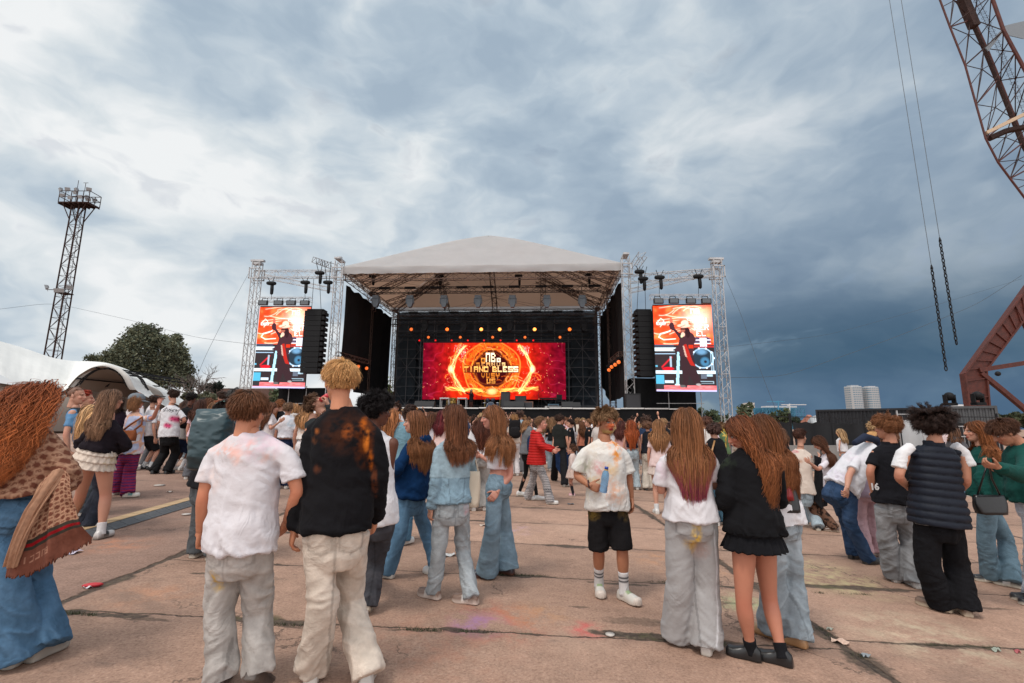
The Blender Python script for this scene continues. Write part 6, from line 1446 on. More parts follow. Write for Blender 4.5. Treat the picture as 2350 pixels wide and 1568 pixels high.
   inner = [r_*.97+np.mean(r_, 0)*.03 for r_ in rings[::-1]]; m2 = MB(); m2.loft(rings+inner, False); V, Fq, _ = m2.arrays(); F = np.array(Fq); N = normals(V, F); C = np.tile(c, (len(V), 1)); C *= (.86+.28*fbm3(V*22, 2, 4))[:, None]; C = paint(V, N, C, bot.get('paint'), sk)
   kids.append(fastmesh('skirt', V, F, C, bot.get('mat', M_CLOTH), T_))
 # ---- shirt, sweater, jacket, vest
 def upper():
  mb = MB(); ez = top.get('ease', .018); hem = top.get('hem', -.02); box = top.get('box', .5); c = np.array(top['c'], float); ts = list(np.linspace(hem, .84, 8))+[.90, .96, 1.0]
  rows = interp_rows(TRk, ts); out_ = []; chest = max(r_[1] for r_ in interp_rows(TRk, (.62, .7, .78)))
  for t_, rx, ry, yo in rows:
   if t_ < .7: rx = rx*(1-box)+max(rx, chest)*box; ry = ry*(1-box)+max(ry, .116)*box
   low = max(0, (.6-t_)); out_.append((t_, rx+.012*(t_ < .25)+top.get('flare', .02)*low, ry+.016*(t_ < .25)+top.get('flare', .02)*low, yo*(1-box*.5)))
  if top.get('puff'):
   pass
  mb.loft(torso_rings(sk, out_, 28, ez, ez))
  am = 1. if sex == 'm' else .9
  if sl != 'none':
   for s_, n_ in ((-1, 'L'), (1, 'R')):
    q, s = limb_pts(sk['sh'+n_], sk['el'+n_], sk['ha'+n_], 10); se = top.get('slen', .62) if sl == 'short' else 1.98
    keep = s <= se+.06; q, s = q[keep], s[keep]; w0, w1, w2 = (lambda q_: (q_[0]*.84, q_[1], q_[2]))(top.get('sw', (.054, .064, .064) if sl == 'short' else (.054, .052, .043)))
    rr = np.interp(s, (0, .5, 1., 1.9, 2), (w0, (w0+w1)/2, w1, w2, w2*.8))*k*am; q[0] = q[0]+(sk['neck']-sk['shL' if n_ == 'L' else 'shR'])*.15; mb.tube(q, rr, 16)
    mb.ell(sk['sh'+n_]-sk['axu']*.008, np.eye(3), np.array((w0, w0, w0))*k*am*.95, 14, 9)
  else:
   for n_ in 'LR':
    if top.get('strap', True) and not top.get('cami'): mb.ell(sk['sh'+n_]*.72+sk['neck']*.28, np.eye(3), np.array((.045, .05, .04))*k, 12, 8)
  cn, ar, af = sk['spine'](1.0)
  if sl != 'none':
   for s_, n_ in ((-1, 'L'), (1, 'R')): mb.tube([sk['spine'](.98)[0]+ar*s_*.03*k, sk['sh'+n_]+sk['axu']*.002], [.045*k+ez*.5, .042*k+ez*.4], 12)
  if top.get('collar', True) and not top.get('cami'):
   th = np.linspace(0, 2*math.pi, 17); rx = (.070 if sex == 'm' else .066)*k; pts = cn+np.outer(np.cos(th)*rx, ar)+np.outer(np.sin(th)*rx*.92+(-.004), af)+np.outer(.012*np.cos(th-math.pi/2)*-1.0+.004, sk['axu']); mb.tube(pts, top.get('crad', .012)*k, 6, None, False)
  if top.get('hood'):
   mb.ell(cn-af*.075*k+sk['axu']*.01, np.array((ar, af, sk['axu'])), np.array((.10, .055, .065))*k, 14, 9); mb.ell(cn-af*.10*k-sk['axu']*.055*k, np.array((ar, af, sk['axu'])), np.array((.085, .04, .07))*k, 14, 9)
   for s_ in (-1, 1): mb.tube([cn-af*.07*k+ar*s_*.07*k, cn+ar*s_*.095*k+sk['axu']*.015, cn+af*.075*k+ar*s_*.05*k-sk['axu']*.02], [.04*k, .032*k, .02*k], 8)
  if top.get('stand'):
   th = np.linspace(0, 2*math.pi, 17);
   for dz in (.0, .02, .038): pts = cn+np.outer(np.cos(th)*.070*k, ar)+np.outer(np.sin(th)*.064*k, af)+sk['axu']*dz; mb.tube(pts, .011*k, 6, None, False)
  V, F = union(mb, vox, 4, .5); N = normals(V, F); amp = top.get('folds', .007)*k
  lx = (V-sk['pel'])@sk['spine'](.5)[1]; ly = (V-sk['pel'])@sk['spine'](.5)[2]; lz = (V-sk['pel'])@sk['axu']; th_ = lz/(.315*H)
  loose = np.clip(.9-th_, .12, 1)
  q = V*np.array((7, 7, 3.2)); q = q+np.outer(fbm3(V*3.5, 2, seed)*2.5, (1, .3, .5)); q[:, 0] += np.abs(lx)*0+V[:, 2]*2.2*np.sign(lx+1e-6)
  d1 = ridge(fbm3(q, 3, seed+3))-.5; q2 = V*np.array((4.2, 4.2, 11)); q2[:, 2] += 1.5*fbm3(V*5, 2, seed+1)+lx*6; d2 = ridge(fbm3(q2, 3, seed+8))-.5
  hemw = np.exp(-((th_-hem)/.12)**2); armw = np.zeros(len(V))
  for n_ in 'LR':
   if sl == 'long': armw += np.exp(-np.linalg.norm(V-sk['el'+n_], axis=1)**2/.012)+.9*np.exp(-np.linalg.norm(V-sk['ha'+n_], axis=1)**2/.008)
   armw += .25*np.exp(-np.linalg.norm(V-sk['sh'+n_]+sk['axu']*.12*k, axis=1)**2/.01)
  disp = amp*(1.3*loose*d1+(.35+.9*hemw+1.1*armw)*d2*1.2)
  if top.get('puff'):
   pw = top['puff']; ph = (lz+ .0)/pw; ch = np.abs(np.sin(ph*math.pi)); disp = disp*.5+(ch**.5-.75)*.016*k*(1-armw*.0)
  V = V+N*disp[:, None]; C = np.tile(c, (len(V), 1)); C *= (1+ (d1*loose)*.06)[:, None]
  if top.get('puff'): C *= (.55+.45*np.clip(ch*2.2, 0, 1))[:, None]
  if top.get('rib'):
   hb = th_ < hem+.06*1.0
   C[hb] *= .82
  # armhole seam
  if sl == 'short' and tier == 0:
   pass
  C = paint(V, N, C, top.get('paint'), sk)
  if top.get('fn'): C = top['fn'](V, N, C, sk, lx, ly, lz)
  kids.append(fastmesh(top.get('name', 'shirt'), V, F, C, top.get('mat', M_CLOTH), T_))
  if top.get('cami'):
   m2 = MB()
   for s_ in (-1, 1):
    a = sk['spine'](.80)[0]+ar*s_*.075*k-af*.115*k; b = sk['spine'](.98)[0]+ar*s_*.085*k; d_ = sk['spine'](.80)[0]+ar*s_*.075*k+af*.125*k; m2.tube([a, (a+b)/2-af*.01, b+sk['axu']*.012, (b+d_)/2+af*.02, d_], .006*k, 5)
   kids.append(m2.build('strap', mat('strap_%s' % sp.get('seed', 0), tuple(c)), T_))
 if bot: lower()
 if top:
  if top.get('cami'): top['sleeve'] = sl = 'none'; TRk_c = TRk
  upper()
 # ---- shoes and socks
 if tier < 2 or sp.get('shoes'):
  sh = sp.get('shoe', {}); cu = np.array(sh.get('c', (.6, .58, .55))); cs = np.array(sh.get('sole', (.62, .58, .53)))
  for s_, n_ in ((-1, 'L'), (1, 'R')):
   an = sk['an'+n_]; ff, fr = sk['ft'+n_]; fu = np.cross(fr, ff); L_ = .250*H/1.75*(1 if sex == 'm' else .92)*sh.get('big', 1.05); o = an-fu*.045*H-ff*.055*H/1.75*1.25; rings = []; cols = []
   tilt = sk['ft'+n_][0][2]
   if tilt < -.02: o = o-fu*.0
   for t_, w_, h_ in ((0, .022, .045), (.02, .030, .062), (.12, .038, .085), (.25, .037, .098), (.38, .036, .088), (.5, .040, .070), (.65, .048, .062), (.8, .049, .055), (.92, .042, .050), (.985, .026, .038), (1., .010, .018)):
    th = np.arange(16)/16*2*math.pi; cx_ = np.sign(np.cos(th))*np.abs(np.cos(th))**.7; cz = np.sin(th); zz = np.where(cz > 0, cz**.75*h_*k*1.05, -np.abs(cz)**.4*.012*k)+.014*k
    if t_ > .85: zz = zz+.006*k
    ww = w_*k*(1.06); rings.append(o+ff*t_*L_+np.outer(cx_*ww, fr)+np.outer(zz, fu))
    cc = np.where((cz < .12)[:, None], cs, cu); cc = np.where(((cz >= .12)&(cz < .32))[:, None], cc*.55, cc)
    if sh.get('stripe') is not None and .30 < t_ < .70:
     sel = (np.abs(np.cos(th)) > .55)&(cz > .22)&(cz < .8); cc = np.where(sel[:, None] & (int(t_*100) % 2 == 0), np.array(sh['stripe']), cc)
    if sh.get('toe') is not None and t_ > .88: cc = np.where((cz >= .22)[:, None], np.array(sh['toe']), cc)
    if sh.get('lace') is not None and .38 <= t_ <= .7: cc = np.where(((cz > .86) & (int(t_*50) % 2 == 1))[:, None], np.array(sh['lace']), cc)
    cols.append(cc)
   # more rings for crisp stripes
   R_ = []; Cl = []
   for i in range(len(rings)-1):
    for q in (0, .34, .67): R_.append(rings[i]*(1-q)+rings[i+1]*q); Cl.append(cols[i] if q < .6 else cols[i+1])
   R_.append(rings[-1]); Cl.append(cols[-1]); m2 = MB(); m2.loft(R_, True, np.concatenate(Cl)); o_ = m2.build('shoe', sh.get('mat', M_LEATH) if tier == 0 else M_LEATH, T_, True); kids.append(o_)
   if sp.get('sock') is not None:
    b = sk['kn'+n_]; d_ = nrm(b-an); hh = sp.get('sockh', .10); pts = [an-d_*.03, an, an+d_*hh*.5, an+d_*hh]; m3 = MB(); n3 = 12; pp, s3 = curve3(pts, 14); cc = np.tile(np.array(sp['sock'], float), (14, 1))
    if sp.get('sockstripe'): cc[(s3 > .60)&(s3 < .68)] = (.02, .02, .025); cc[(s3 > .76)&(s3 < .84)] = (.02, .02, .025)
    m3.tube(pp, np.interp(s3, (0, .4, 1), (.048, .043, .046))*k, 14, cc); kids.append(m3.build('sock', M_CLOTH, T_, True))
 # ---- hair
 if sp.get('hair'): kids += grow_hair(sk, sp['hair'], T_, tier, rng, sp)
 KIDS[T_.name] = kids; T_['__k'] = 0; del T_['__k']
 return T_, sk
def paint(V, N, C, L_, sk):
 """powder and dye marks: each (u, v, radius m, colour, strength[, 'f' both sides])"""
 if not L_: return C
 for q in L_:
  if q[0] == 'line':
   _, pts, w_, c, st = q; D = np.full(len(V), 9.); Yc = V[:, 1].mean(); pp = [P(u, v, Yc-.1) for u, v in pts]
   for a, b in zip(pp[:-1], pp[1:]):
    a2, b2 = a[[0, 2]], b[[0, 2]]; ab = b2-a2; X = V[:, [0, 2]]; s = np.clip(((X-a2)@ab)/(ab@ab+1e-9), 0, 1); D = np.minimum(D, np.linalg.norm(X-a2-s[:, None]*ab, axis=1))
   m_ = np.clip(1.3-D/w_, 0, 1)*(N[:, 1] < .25)*st; C = C*(1-m_[:, None])+np.array(c)*m_[:, None]; continue
  u, v, rad, c, st = q[:5]; p = P(u, v, sk['neck'][1]-.08 if len(q) < 6 else V[:, 1].mean()); e = q[5] if len(q) > 5 else (1, 1)
  d_ = np.hypot((V[:, 0]-p[0])/e[0], (V[:, 2]-p[2])/e[1])/rad; n = fbm3(V*26, 3, 5)*.6+fbm3(V*70, 2, 9)*.4
  m_ = np.clip((1-d_)*1.3, 0, 1)**.7*np.clip((n-.36)*4.2, 0, 1)*st*np.where(N[:, 1] < .3, 1, 0); C = C*(1-m_[:, None])+np.array(c)*m_[:, None]
 return C
def grow_hair(sk, hs, T_, tier, rng, sp):
 Rr, Rf, Ru = sk['hfr']; A = sk['hfr']; s = sk['hs']; kids = []
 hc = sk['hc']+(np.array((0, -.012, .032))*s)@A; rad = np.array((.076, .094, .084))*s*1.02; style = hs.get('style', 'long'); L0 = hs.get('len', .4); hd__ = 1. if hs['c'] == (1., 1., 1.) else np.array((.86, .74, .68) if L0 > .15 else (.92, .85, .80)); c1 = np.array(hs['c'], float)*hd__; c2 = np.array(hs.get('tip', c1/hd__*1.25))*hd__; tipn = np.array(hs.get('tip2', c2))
 ng = {0: hs.get('n', 110), 1: hs.get('n', 110)*.55, 2: hs.get('n', 110)*.26}[tier]; ng = int(ng*(1.25 if L0 > .15 else 2.6)); per = (26, 8, 4)[tier]; K = (15, 11, 7)[tier] if L0 > .15 else (8, 6, 4)[tier]; wdt = hs.get('w', .0030)*(.60 if L0 > .15 else .5, 1.5, 3.2)[tier]
 vol = hs.get('vol', .10 if L0 > .15 else .22); dirs = rng.normal(size=(ng*14, 3)); dirs /= np.linalg.norm(dirs, axis=1)[:, None]; x, y, z = dirs.T
 hl = np.where(y > .25, .42-.15*np.abs(x), np.where(y > -.15, .0, -.60)); ok = (z > hl)&((y < .62)|(z > .62))
 if hs.get('fringe'): ok |= (y > .2)&(z > .30)
 dirs = dirs[ok][:ng]; ng = len(dirs); crown = nrm(np.array(hs.get('crown', (.05, -.35, .94)))); down = np.array((0, 0, -1.)); wind = np.array(hs.get('wind', (0, 0, 0)), float)
 p = hc+(dirs*rad)@A; lay = rng.random(ng)**1.2*vol; short_ = L0 < .15; path = [p.copy()]
 # combing directions (in head space)
 if style in ('long', 'pony', 'bun'):
  side = np.sign(dirs[:, 0]-hs.get('part', 0.)+1e-3); comb = np.stack([side*(.55*(1-np.abs(dirs[:, 0]))+.1)*(.12+.88*np.clip(dirs[:, 1]*1.5+.6, 0, 1)), -.30-1.1*np.clip(dirs[:, 1], 0, 1)*np.ones(ng), -.75*np.ones(ng)], 1)
  if style != 'long': tgt = np.array(hs.get('bunpos', (0, -1.05, .35 if style == 'bun' else .45))); comb = tgt-dirs
 else:
  comb = dirs-crown; comb = comb-dirs*np.sum(comb*dirs, 1)[:, None]; comb /= np.linalg.norm(comb, axis=1)[:, None]+1e-6
  if hs.get('sweep') is not None: comb = comb*.45+np.array(hs['sweep'])
  comb = comb+rng.normal(size=comb.shape)*hs.get('mess', .18)+dirs*hs.get('lift', .22)
 v = comb@A; v /= np.linalg.norm(v, axis=1)[:, None]+1e-9; L_ = L0*rng.uniform(.82, 1.06, ng)
 if style in ('pony', 'bun'): L_ = np.full(ng, .17*s)
 elif hs.get('taper') is not None: L_ = L_*np.where(dirs[:, 2] < .25, hs['taper'], 1.)   # short back and sides
 if style == 'long' and hs.get('short_top'): L_ *= 1
 ds = (L_/(K-1))[:, None]; kk = sk['k']
 cols_ = []
 for t_, rx, ry, rz in ((.93, .165, .085, .06), (.80, .185, .125, .12), (.60, .17, .128, .17), (.35, .155, .118, .2)):
  c_, a1, a2 = sk['spine'](t_); cols_.append((c_, np.array((a1, a2, sk['axu'])), np.array((rx, ry, rz))*kk+np.array((1, 1, 0))*hs.get('coll', .025)))
 for n_ in 'LR': cols_.append((sk['sh'+n_], np.eye(3), np.full(3, .068*kk+.01)))
 q_, w_ = sk['neck'], sk['hc']; cols_.append(((q_*.5+w_*.5), np.eye(3), np.array((.056, .056, .11))*kk))
 for j in range(1, K):
  g = hs.get('grav', .8 if style in ('long',) else .05)
  if style == 'long':
   lx_ = (p-hc)@Rr; v = v-Rr*(np.sign(lx_)*np.clip(np.abs(lx_)-hs.get('wide', .075), 0, .2)*6.)[:, None]-sk['f']*(.07*(dirs[:, 1] < hs.get('frontcut', .45)))[:, None]; hv_ = (p-hc)*np.array((1, 1, 0)); hd_ = np.linalg.norm(hv_, axis=1)+1e-6; v = v-hv_*(np.clip(hd_-hs.get('rad', .12), 0, .2)*7/hd_)[:, None]; yl_ = (p-hc)@Rf; zl_ = (p-hc)@Ru; v = v-Rf*(np.clip((yl_-.005)/.04, 0, 1)*np.clip((.055-zl_)/.04, 0, 1)*(zl_ > -.22)*1.5)[:, None]
  v = v*(1-.0)+down*g*(1 if style in ('long',) else 1)+wind*.45*(j/K); v /= np.linalg.norm(v, axis=1)[:, None]; old = p; p = p+v*ds
  for it_ in range(2):
   for c_, ax_, rd in [(hc, A, rad)]+(cols_ if L0 > .15 else []):
    sc = 1+lay*(.9 if c_ is hc else .35)*(min(1, j/3)); q = ((p-c_)@ax_.T)/(rd*sc[:, None]); d_ = np.linalg.norm(q, axis=1); ins = d_ < 1; q[ins] /= d_[ins][:, None]; p = np.where(ins[:, None], c_+(q*rd*sc[:, None])@ax_, p)
  v = p-old; v /= np.linalg.norm(v, axis=1)[:, None]+1e-9; path.append(p.copy())
 G_ = np.stack(path, 1)      # guides ng x K x 3
 if style in ('pony', 'bun'):   # combed tight over the skull to the tie
  tg = nrm(np.array(hs.get('bunpos', (0, -1.05, .35 if style == 'bun' else .45)))); s_ = np.linspace(0, 1, K)[None, :, None]
  D_ = dirs[:, None, :]*(1-s_)+tg*s_; D_ /= np.linalg.norm(D_, axis=2)[:, :, None]+1e-9; G_ = hc+(D_*rad*(1.03+lay[:, None, None]*.5))@A
 m2 = MB(); S_ = np.linspace(0, 1, K); n = ng*per; gi = np.repeat(np.arange(ng), per); off = rng.normal(size=(n, 3)); off -= 0; spread = hs.get('spread', .013 if L0 > .15 else .008)*(1, 1.25, 1.8)[tier]
 env = (1-.35*S_) if style == 'long' else np.ones(K); PTS = G_[gi]+off[:, None, :]*spread*env[None, :, None]*np.minimum(1, .35+S_*3)[None, :, None]
 cut = rng.uniform(.80, 1.0, n); base = PTS[:, :1];
 am, fr = hs.get('curl', (0.004, 3.)); ph = rng.random(ng)[gi]*6.28+rng.normal(size=n)*.5; amp = am*np.minimum(1, S_*2.2)[None, :]*rng.uniform(.6, 1.3, n)[:, None]; fv = fr*rng.uniform(.85, 1.15, ng)[gi]
 ang = fv[:, None]*S_[None, :]*2*math.pi*L0+ph[:, None]; e1 = np.array((1., .0, 0.)); Tn = np.gradient(PTS, axis=1); Tn /= np.linalg.norm(Tn, axis=2)[:, :, None]+1e-9; a1 = np.cross(Tn, (0, .3, 1.)); a1 /= np.linalg.norm(a1, axis=2)[:, :, None]+1e-9; a2 = np.cross(Tn, a1)
 PTS = PTS+(a1*np.cos(ang)[:, :, None]+a2*np.sin(ang)[:, :, None]*.8)*amp[:, :, None]
 # keep strands outside the skull
 q = ((PTS-hc)@A.T)/rad; d_ = np.linalg.norm(q, axis=2); ins = d_ < 1.0; q[ins] /= d_[ins][:, None]; PTS = np.where(ins[:, :, None], hc+(q*rad)@A, PTS)
 Tn = np.gradient(PTS, axis=1); Tn /= np.linalg.norm(Tn, axis=2)[:, :, None]+1e-9; out_ = PTS-hc; out_ /= np.linalg.norm(out_, axis=2)[:, :, None]+1e-9; sd = np.cross(Tn, out_); sd /= np.linalg.norm(sd, axis=2)[:, :, None]+1e-9; nr = np.cross(sd, Tn)
 prof = np.interp(S_, (0, .15, .7, 1), (.8, 1, .9, .15))[None, :, None]*wdt*rng.uniform(.6, 1.4, n)[:, None, None]
 ring = np.stack([PTS+sd*prof*1.5, PTS+nr*prof*.7, PTS-sd*prof*1.5], 2)   # n,K,3,3
 V = ring.reshape(-1, 3); b0 = (np.arange(n)[:, None]*K+np.arange(K-1)[None, :])*3; b0 = b0.reshape(-1); F = np.concatenate([np.stack([b0+j, b0+(j+1) % 3, b0+3+(j+1) % 3, b0+3+j], 1) for j in range(3)])
 tone = ((rng.uniform(.68, 1.22, ng) if L0 > .15 else rng.uniform(.88, 1.12, ng))[gi]*rng.uniform(.62, 1.35, n))[:, None, None]; mixf = np.clip(S_*1.15, 0, 1)[None, :, None]; mx2 = np.clip((S_-hs.get('tip_at', .75))/.2, 0, 1)[None, :, None]*(rng.random(n) < hs.get('tip_frac', 1.))[:, None, None]
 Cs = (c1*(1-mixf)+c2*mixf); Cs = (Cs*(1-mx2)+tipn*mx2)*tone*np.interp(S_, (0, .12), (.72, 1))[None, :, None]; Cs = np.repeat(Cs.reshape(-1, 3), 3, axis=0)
 # scalp cap
 nu, nv = 28, 18; th, phh = np.meshgrid(np.arange(nu)/nu*2*math.pi, np.linspace(-.75, math.pi/2-.02, nv)); dd = np.stack([np.cos(th)*np.cos(phh), np.sin(th)*np.cos(phh), np.sin(phh)], 2); x, y, z = dd[..., 0], dd[..., 1], dd[..., 2]
 hl2 = np.where(y > .25, .46-.15*np.abs(x), np.where(y > -.15, .02, -.58)); okv = z > hl2-.02; cap = hc+(dd.reshape(-1, 3)*rad*1.035)@A; Fc = [(j*nu+i, j*nu+(i+1) % nu, (j+1)*nu+(i+1) % nu, (j+1)*nu+i) for j in range(nv-1) for i in range(nu) if okv[j, i] and okv[j, (i+1) % nu] and okv[j+1, i]]
 parts = [(V, F, Cs)]
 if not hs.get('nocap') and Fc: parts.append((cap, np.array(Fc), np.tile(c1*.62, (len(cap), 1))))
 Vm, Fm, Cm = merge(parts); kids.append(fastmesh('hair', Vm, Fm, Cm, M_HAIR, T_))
 def lock(name, pts, r_, k_=60):
  pts, s_ = curve3(pts, 14); L2 = []
  for _ in range(k_):
   o_ = rng.normal(size=3)*r_*.42; pp = pts+o_*np.interp(s_, (0, .25, 1), (.6, 1, .55))[:, None]+np.outer(np.sin(s_*rng.uniform(4, 9)+rng.random()*6)*r_*.18, rng.normal(size=3)); m3 = MB(); m3.tube(pp, np.interp(s_, (0, .2, .8, 1), (.5, 1, .9, .1))*wdt*1.6, 3, np.tile(c1*rng.uniform(.65, 1.3), (14, 1))*(1-s_[:, None])+np.tile(c2*rng.uniform(.7, 1.25), (14, 1))*s_[:, None], False); v_, f_, cc = m3.arrays(); L2.append((v_, np.array(f_), cc))
  a, b, c = merge(L2); kids.append(fastmesh(name, a, b, c, M_HAIR, T_))
 bp = hc+(np.array(hs.get('bunpos', (0, -1.05, .35)))*rad)@A
 if style == 'bun':
  m3 = MB(); L2 = []
  rb = hs.get('bunr', .042)*s
  m3.ell(bp, A, (rb*.85, rb*.8, rb*.85), 14, 9, c1*.6); v_, f_, cc = m3.arrays(); L2.append((v_, np.array([q for q in f_ if len(q) == 4]), cc))
  for _ in range((60, 36, 14)[tier]):
   a = rng.normal(size=3); a /= np.linalg.norm(a); b = np.cross(a, rng.normal(size=3)); b /= np.linalg.norm(b); th = np.linspace(0, rng.uniform(3, 6), 12); m4 = MB(); rr = rb*rng.uniform(.8, 1.12); m4.tube(bp+np.outer(np.cos(th), a)*rr+np.outer(np.sin(th), b)*rr, wdt*1.6, 3, c1*rng.uniform(.7, 1.4), False); v_, f_, cc = m4.arrays(); L2.append((v_, np.array(f_), cc))
  a, b, c = merge(L2); kids.append(fastmesh('hair_bun', a, b, c, M_HAIR, T_))
 if style == 'pony':
  wl = np.array(hs.get('tail', (0, -.12, -.42))); lock('ponytail', [bp, bp+wl*.2+np.array((0, 0, .02))-Rf*.03, bp+wl*.6-Rf*.03, bp+wl], hs.get('tailr', .03), (90, 50, 16)[tier])
 return kids
# ================================================================== PEOPLE: the ones near the camera
SK_FLATTEN = None
W_ = (.62, .60, .62); WP = (.68, .60, .61); BLK = (.012, .012, .014); CREAM = (.60, .52, .44)
SNEAK_W = dict(c=(.62, .60, .58), sole=(.62, .58, .52)); SNEAK_B = dict(c=(.018, .018, .02), sole=(.03, .03, .03)); SNEAK_BW = dict(c=(.02, .02, .022), sole=(.60, .55, .46), stripe=(.6, .6, .6))
ORG_ = (.75, .22, .03); PNK = (.70, .20, .20); YEL = (.72, .45, .05); PEACH = (.75, .36, .26)
def person(label, foot, H, yaw, top, bot, hair, **kw):
 d_ = dict(label=label, foot=foot, H=H, yaw=yaw, top=top, bot=bot, hair=hair); d_.update(kw); return make_person(d_)
# -- blond boy
def slash(V, N, C, sk, lx, ly, lz): return C
person('tall blond boy in a black sweatshirt with orange powder down the back and cream jeans', (778, 1580), 1.87, 12,
  dict(c=(.010, .0095, .011), sleeve='long', ease=.018, hem=.0, box=.7, folds=.012, rib=True, sw=(.064, .058, .045), name='sweatshirt',
   paint=[(790, 990, .15, (.075, .025, .012), .6), (845, 1010, .06, (.16, .04, .008), .7, (1, 3.)), (840, 975, .035, (.55, .13, .015), .8, (.6, 1.5)), (848, 1010, .034, ORG_, .95, (.55, 2.4)), (856, 1055, .03, (.50, .12, .01), .8, (.6, 2.4)), (812, 992, .035, (.40, .10, .02), .7, (1, 1.6)), (745, 990, .022, (.40, .12, .03), .9, (1, 1)), (725, 1010, .03, (.14, .05, .02), .7), (862, 1105, .035, (.22, .06, .02), .6, (.7, 3)), (735, 1075, .03, (.12, .04, .02), .7)]),
  dict(c=(.53, .45, .38), w=(.096, .088, .098), ease=.014, waist=.20, folds=.015, fade=.35, crest=.30, seam=.80),
  dict(style='short', len=.066, c=(.55, .31, .11), tip=(.78, .46, .20), n=300, w=.0019, lift=.10, crown=(.1, -.45, .9), vol=.15, taper=.36, mess=.07, grav=.10), sex='m', tier=0, skin=(.56, .24, .135), hyaw=38, hipyaw=20, seed=11,
  px=dict(neck=(790, 930), head=(780, 876), pel=(772, 1215), shL=(718, 985), shR=(858, 992), elL=(700, 1112, -.05), haL=(676, 1212, .03), elR=(872, 1095, .03), haR=(862, 1190, .18), knL=(742, 1385, -.08), anL=(712, 1566), knR=(800, 1375, .18), anR=(838, 1580)), ftL=15, ftR=12, curlL=.55, curlR=.6, shoe=dict(c=(.5, .48, .45), sole=(.55, .52, .48), lace=(.65, .65, .65)), arm=.95)
# -- brown haired boy in the stained white tee
person('brown-haired boy seen from behind in a white t-shirt with pink stains and grey jeans', (535, 1590), 1.72, -4,
  dict(c=(.64, .61, .635), ease=.026, hem=-.06, box=.9, folds=.013, slen=.66, sw=(.066, .078, .082), paint=[(505, 1010, .11, PEACH, .35), (540, 1030, .10, (.72, .42, .34), .75, (1.6, .5)), (600, 1010, .14, (.72, .48, .60), .45), (597, 1022, .035, (.72, .30, .22), .8, (.8, 1.6)), (545, 1035, .05, (.72, .34, .26), .8, (2, .7)), (555, 1050, .05, (.74, .40, .30), .8), (480, 1105, .10, (.74, .5, .42), .4), (612, 1050, .04, (.72, .45, .35), .7), (655, 1160, .10, (.74, .5, .45), .3), (570, 1000, .22, (.76, .56, .58), .35)]),
  dict(c=(.36, .335, .315), w=(.100, .086, .098), ease=.014, waist=.14, folds=.014, fade=.7, crest=.35, seam=.78, paint=[(525, 1318, .065, YEL, 1., (.8, 1.1)), (530, 1285, .2, (.42, .34, .30), .3)]),
  dict(style='short', len=.064, c=(.085, .043, .022), tip=(.20, .085, .040), n=240, w=.0026, lift=.16, crown=(.12, -.2, .95), vol=.15, taper=.38, mess=.14, grav=.12), sex='m', tier=0, skin=(.56, .235, .135), seed=12, hroll=0, build=1.03,
  px=dict(neck=(575, 990), head=(571, 946), pel=(553, 1246), shL=(492, 1040), shR=(662, 1040), elL=(468, 1140, -.02), haL=(460, 1222, .10), elR=(684, 1130, .0), haR=(657, 1200, .10), knL=(505, 1405, .02), anL=(498, 1585), knR=(592, 1405, .10), anR=(587, 1572, .10, -.05)), curlL=1.15, thL=1., curlR=.7, ftL=20, ftR=-5, fpR=35, shoe=dict(c=(.05, .035, .03), sole=(.09, .07, .06)))
# -- red haired woman with the monogram shawl
def monogram(a, b, s=.030):
 """checker of rounded lozenges with a small double mark between; returns a 0..1 mask"""
 u = a/s; v = b/s; i = np.floor(u); j = np.floor(v); fu = u-i-.5; fv = v-j-.5; lo = ((i+j) % 2) == 0
 loz = (np.abs(fu)+np.abs(fv)*.9) < .50; mark = (np.abs(np.hypot(np.abs(fu)-.17, fv)-.15) < .075)
 return np.where(lo, np.where(loz, 1., .35), np.where(mark, .8, .0)), lo
SH_D = np.array((.155, .055, .035)); SH_L = np.array((.42, .235, .15))
def shawl_fn(V, N, C, sk, lx, ly, lz):
 th = np.arctan2(ly, lx)*.16; m_, lo = monogram(th*1.1+lz*.35, lz-th*.35, .040); return SH_L*(1-m_)[:, None]+SH_D*m_[:, None]
t1, sk1 = person('woman with a huge curly auburn mane and a brown patterned shawl at the left edge', (62, 1528), 1.76, 8,
  dict(c=(.3, .15, .1), sleeve='long', ease=.05, hem=.20, box=1., folds=.012, sw=(.085, .085, .075), name='shawl', fn=shawl_fn),
  dict(c=(0.066, 0.136, 0.224), w=(.108, .098, .150), ease=.02, waist=.34, folds=.012, fade=1., crest=.22, seam=.7),
  dict(style='long', len=.52, c=(.24, .062, .022), tip=(.58, .20, .065), n=330, w=.0021, curl=(.019, 9.), vol=.60, spread=.024, grav=.40, wide=.22, rad=.22, wind=(-.22, 0, .0), coll=.03, frontcut=.9), sex='f', tier=0, skin=(.52, .24, .16), hyaw=-14, seed=13, girth=1.0, vox=.0072,
  px=dict(neck=(72, 985), head=(85, 928), pel=(36, 1165), elR=(152, 1098, -.02), haR=(128, 1112, .26), elL=(-50, 1090), haL=(-35, 1130, .3), knR=(78, 1330, .12), anR=(82, 1515), knL=(20, 1330, -.05), anL=(26, 1530)), shoe=dict(c=(.30, .27, .24), sole=(.38, .35, .31)), curlR=.9)
def top_strip():
 mb = MB(); c_, ar, af = sk1['spine'](.22); th = np.linspace(0, 2*math.pi, 40);
 pts = [c_+np.outer(np.cos(th)*(.158+.012*0), ar)+np.outer(np.sin(th)*.122, af)+np.array((0, 0, z)) for z in (-.01, .04)]; mb.loft(pts, False, (.55, .48, .44), False); KIDS[t1.name].append(mb.build('white_top', M_CLOTH, t1, True))
top_strip()
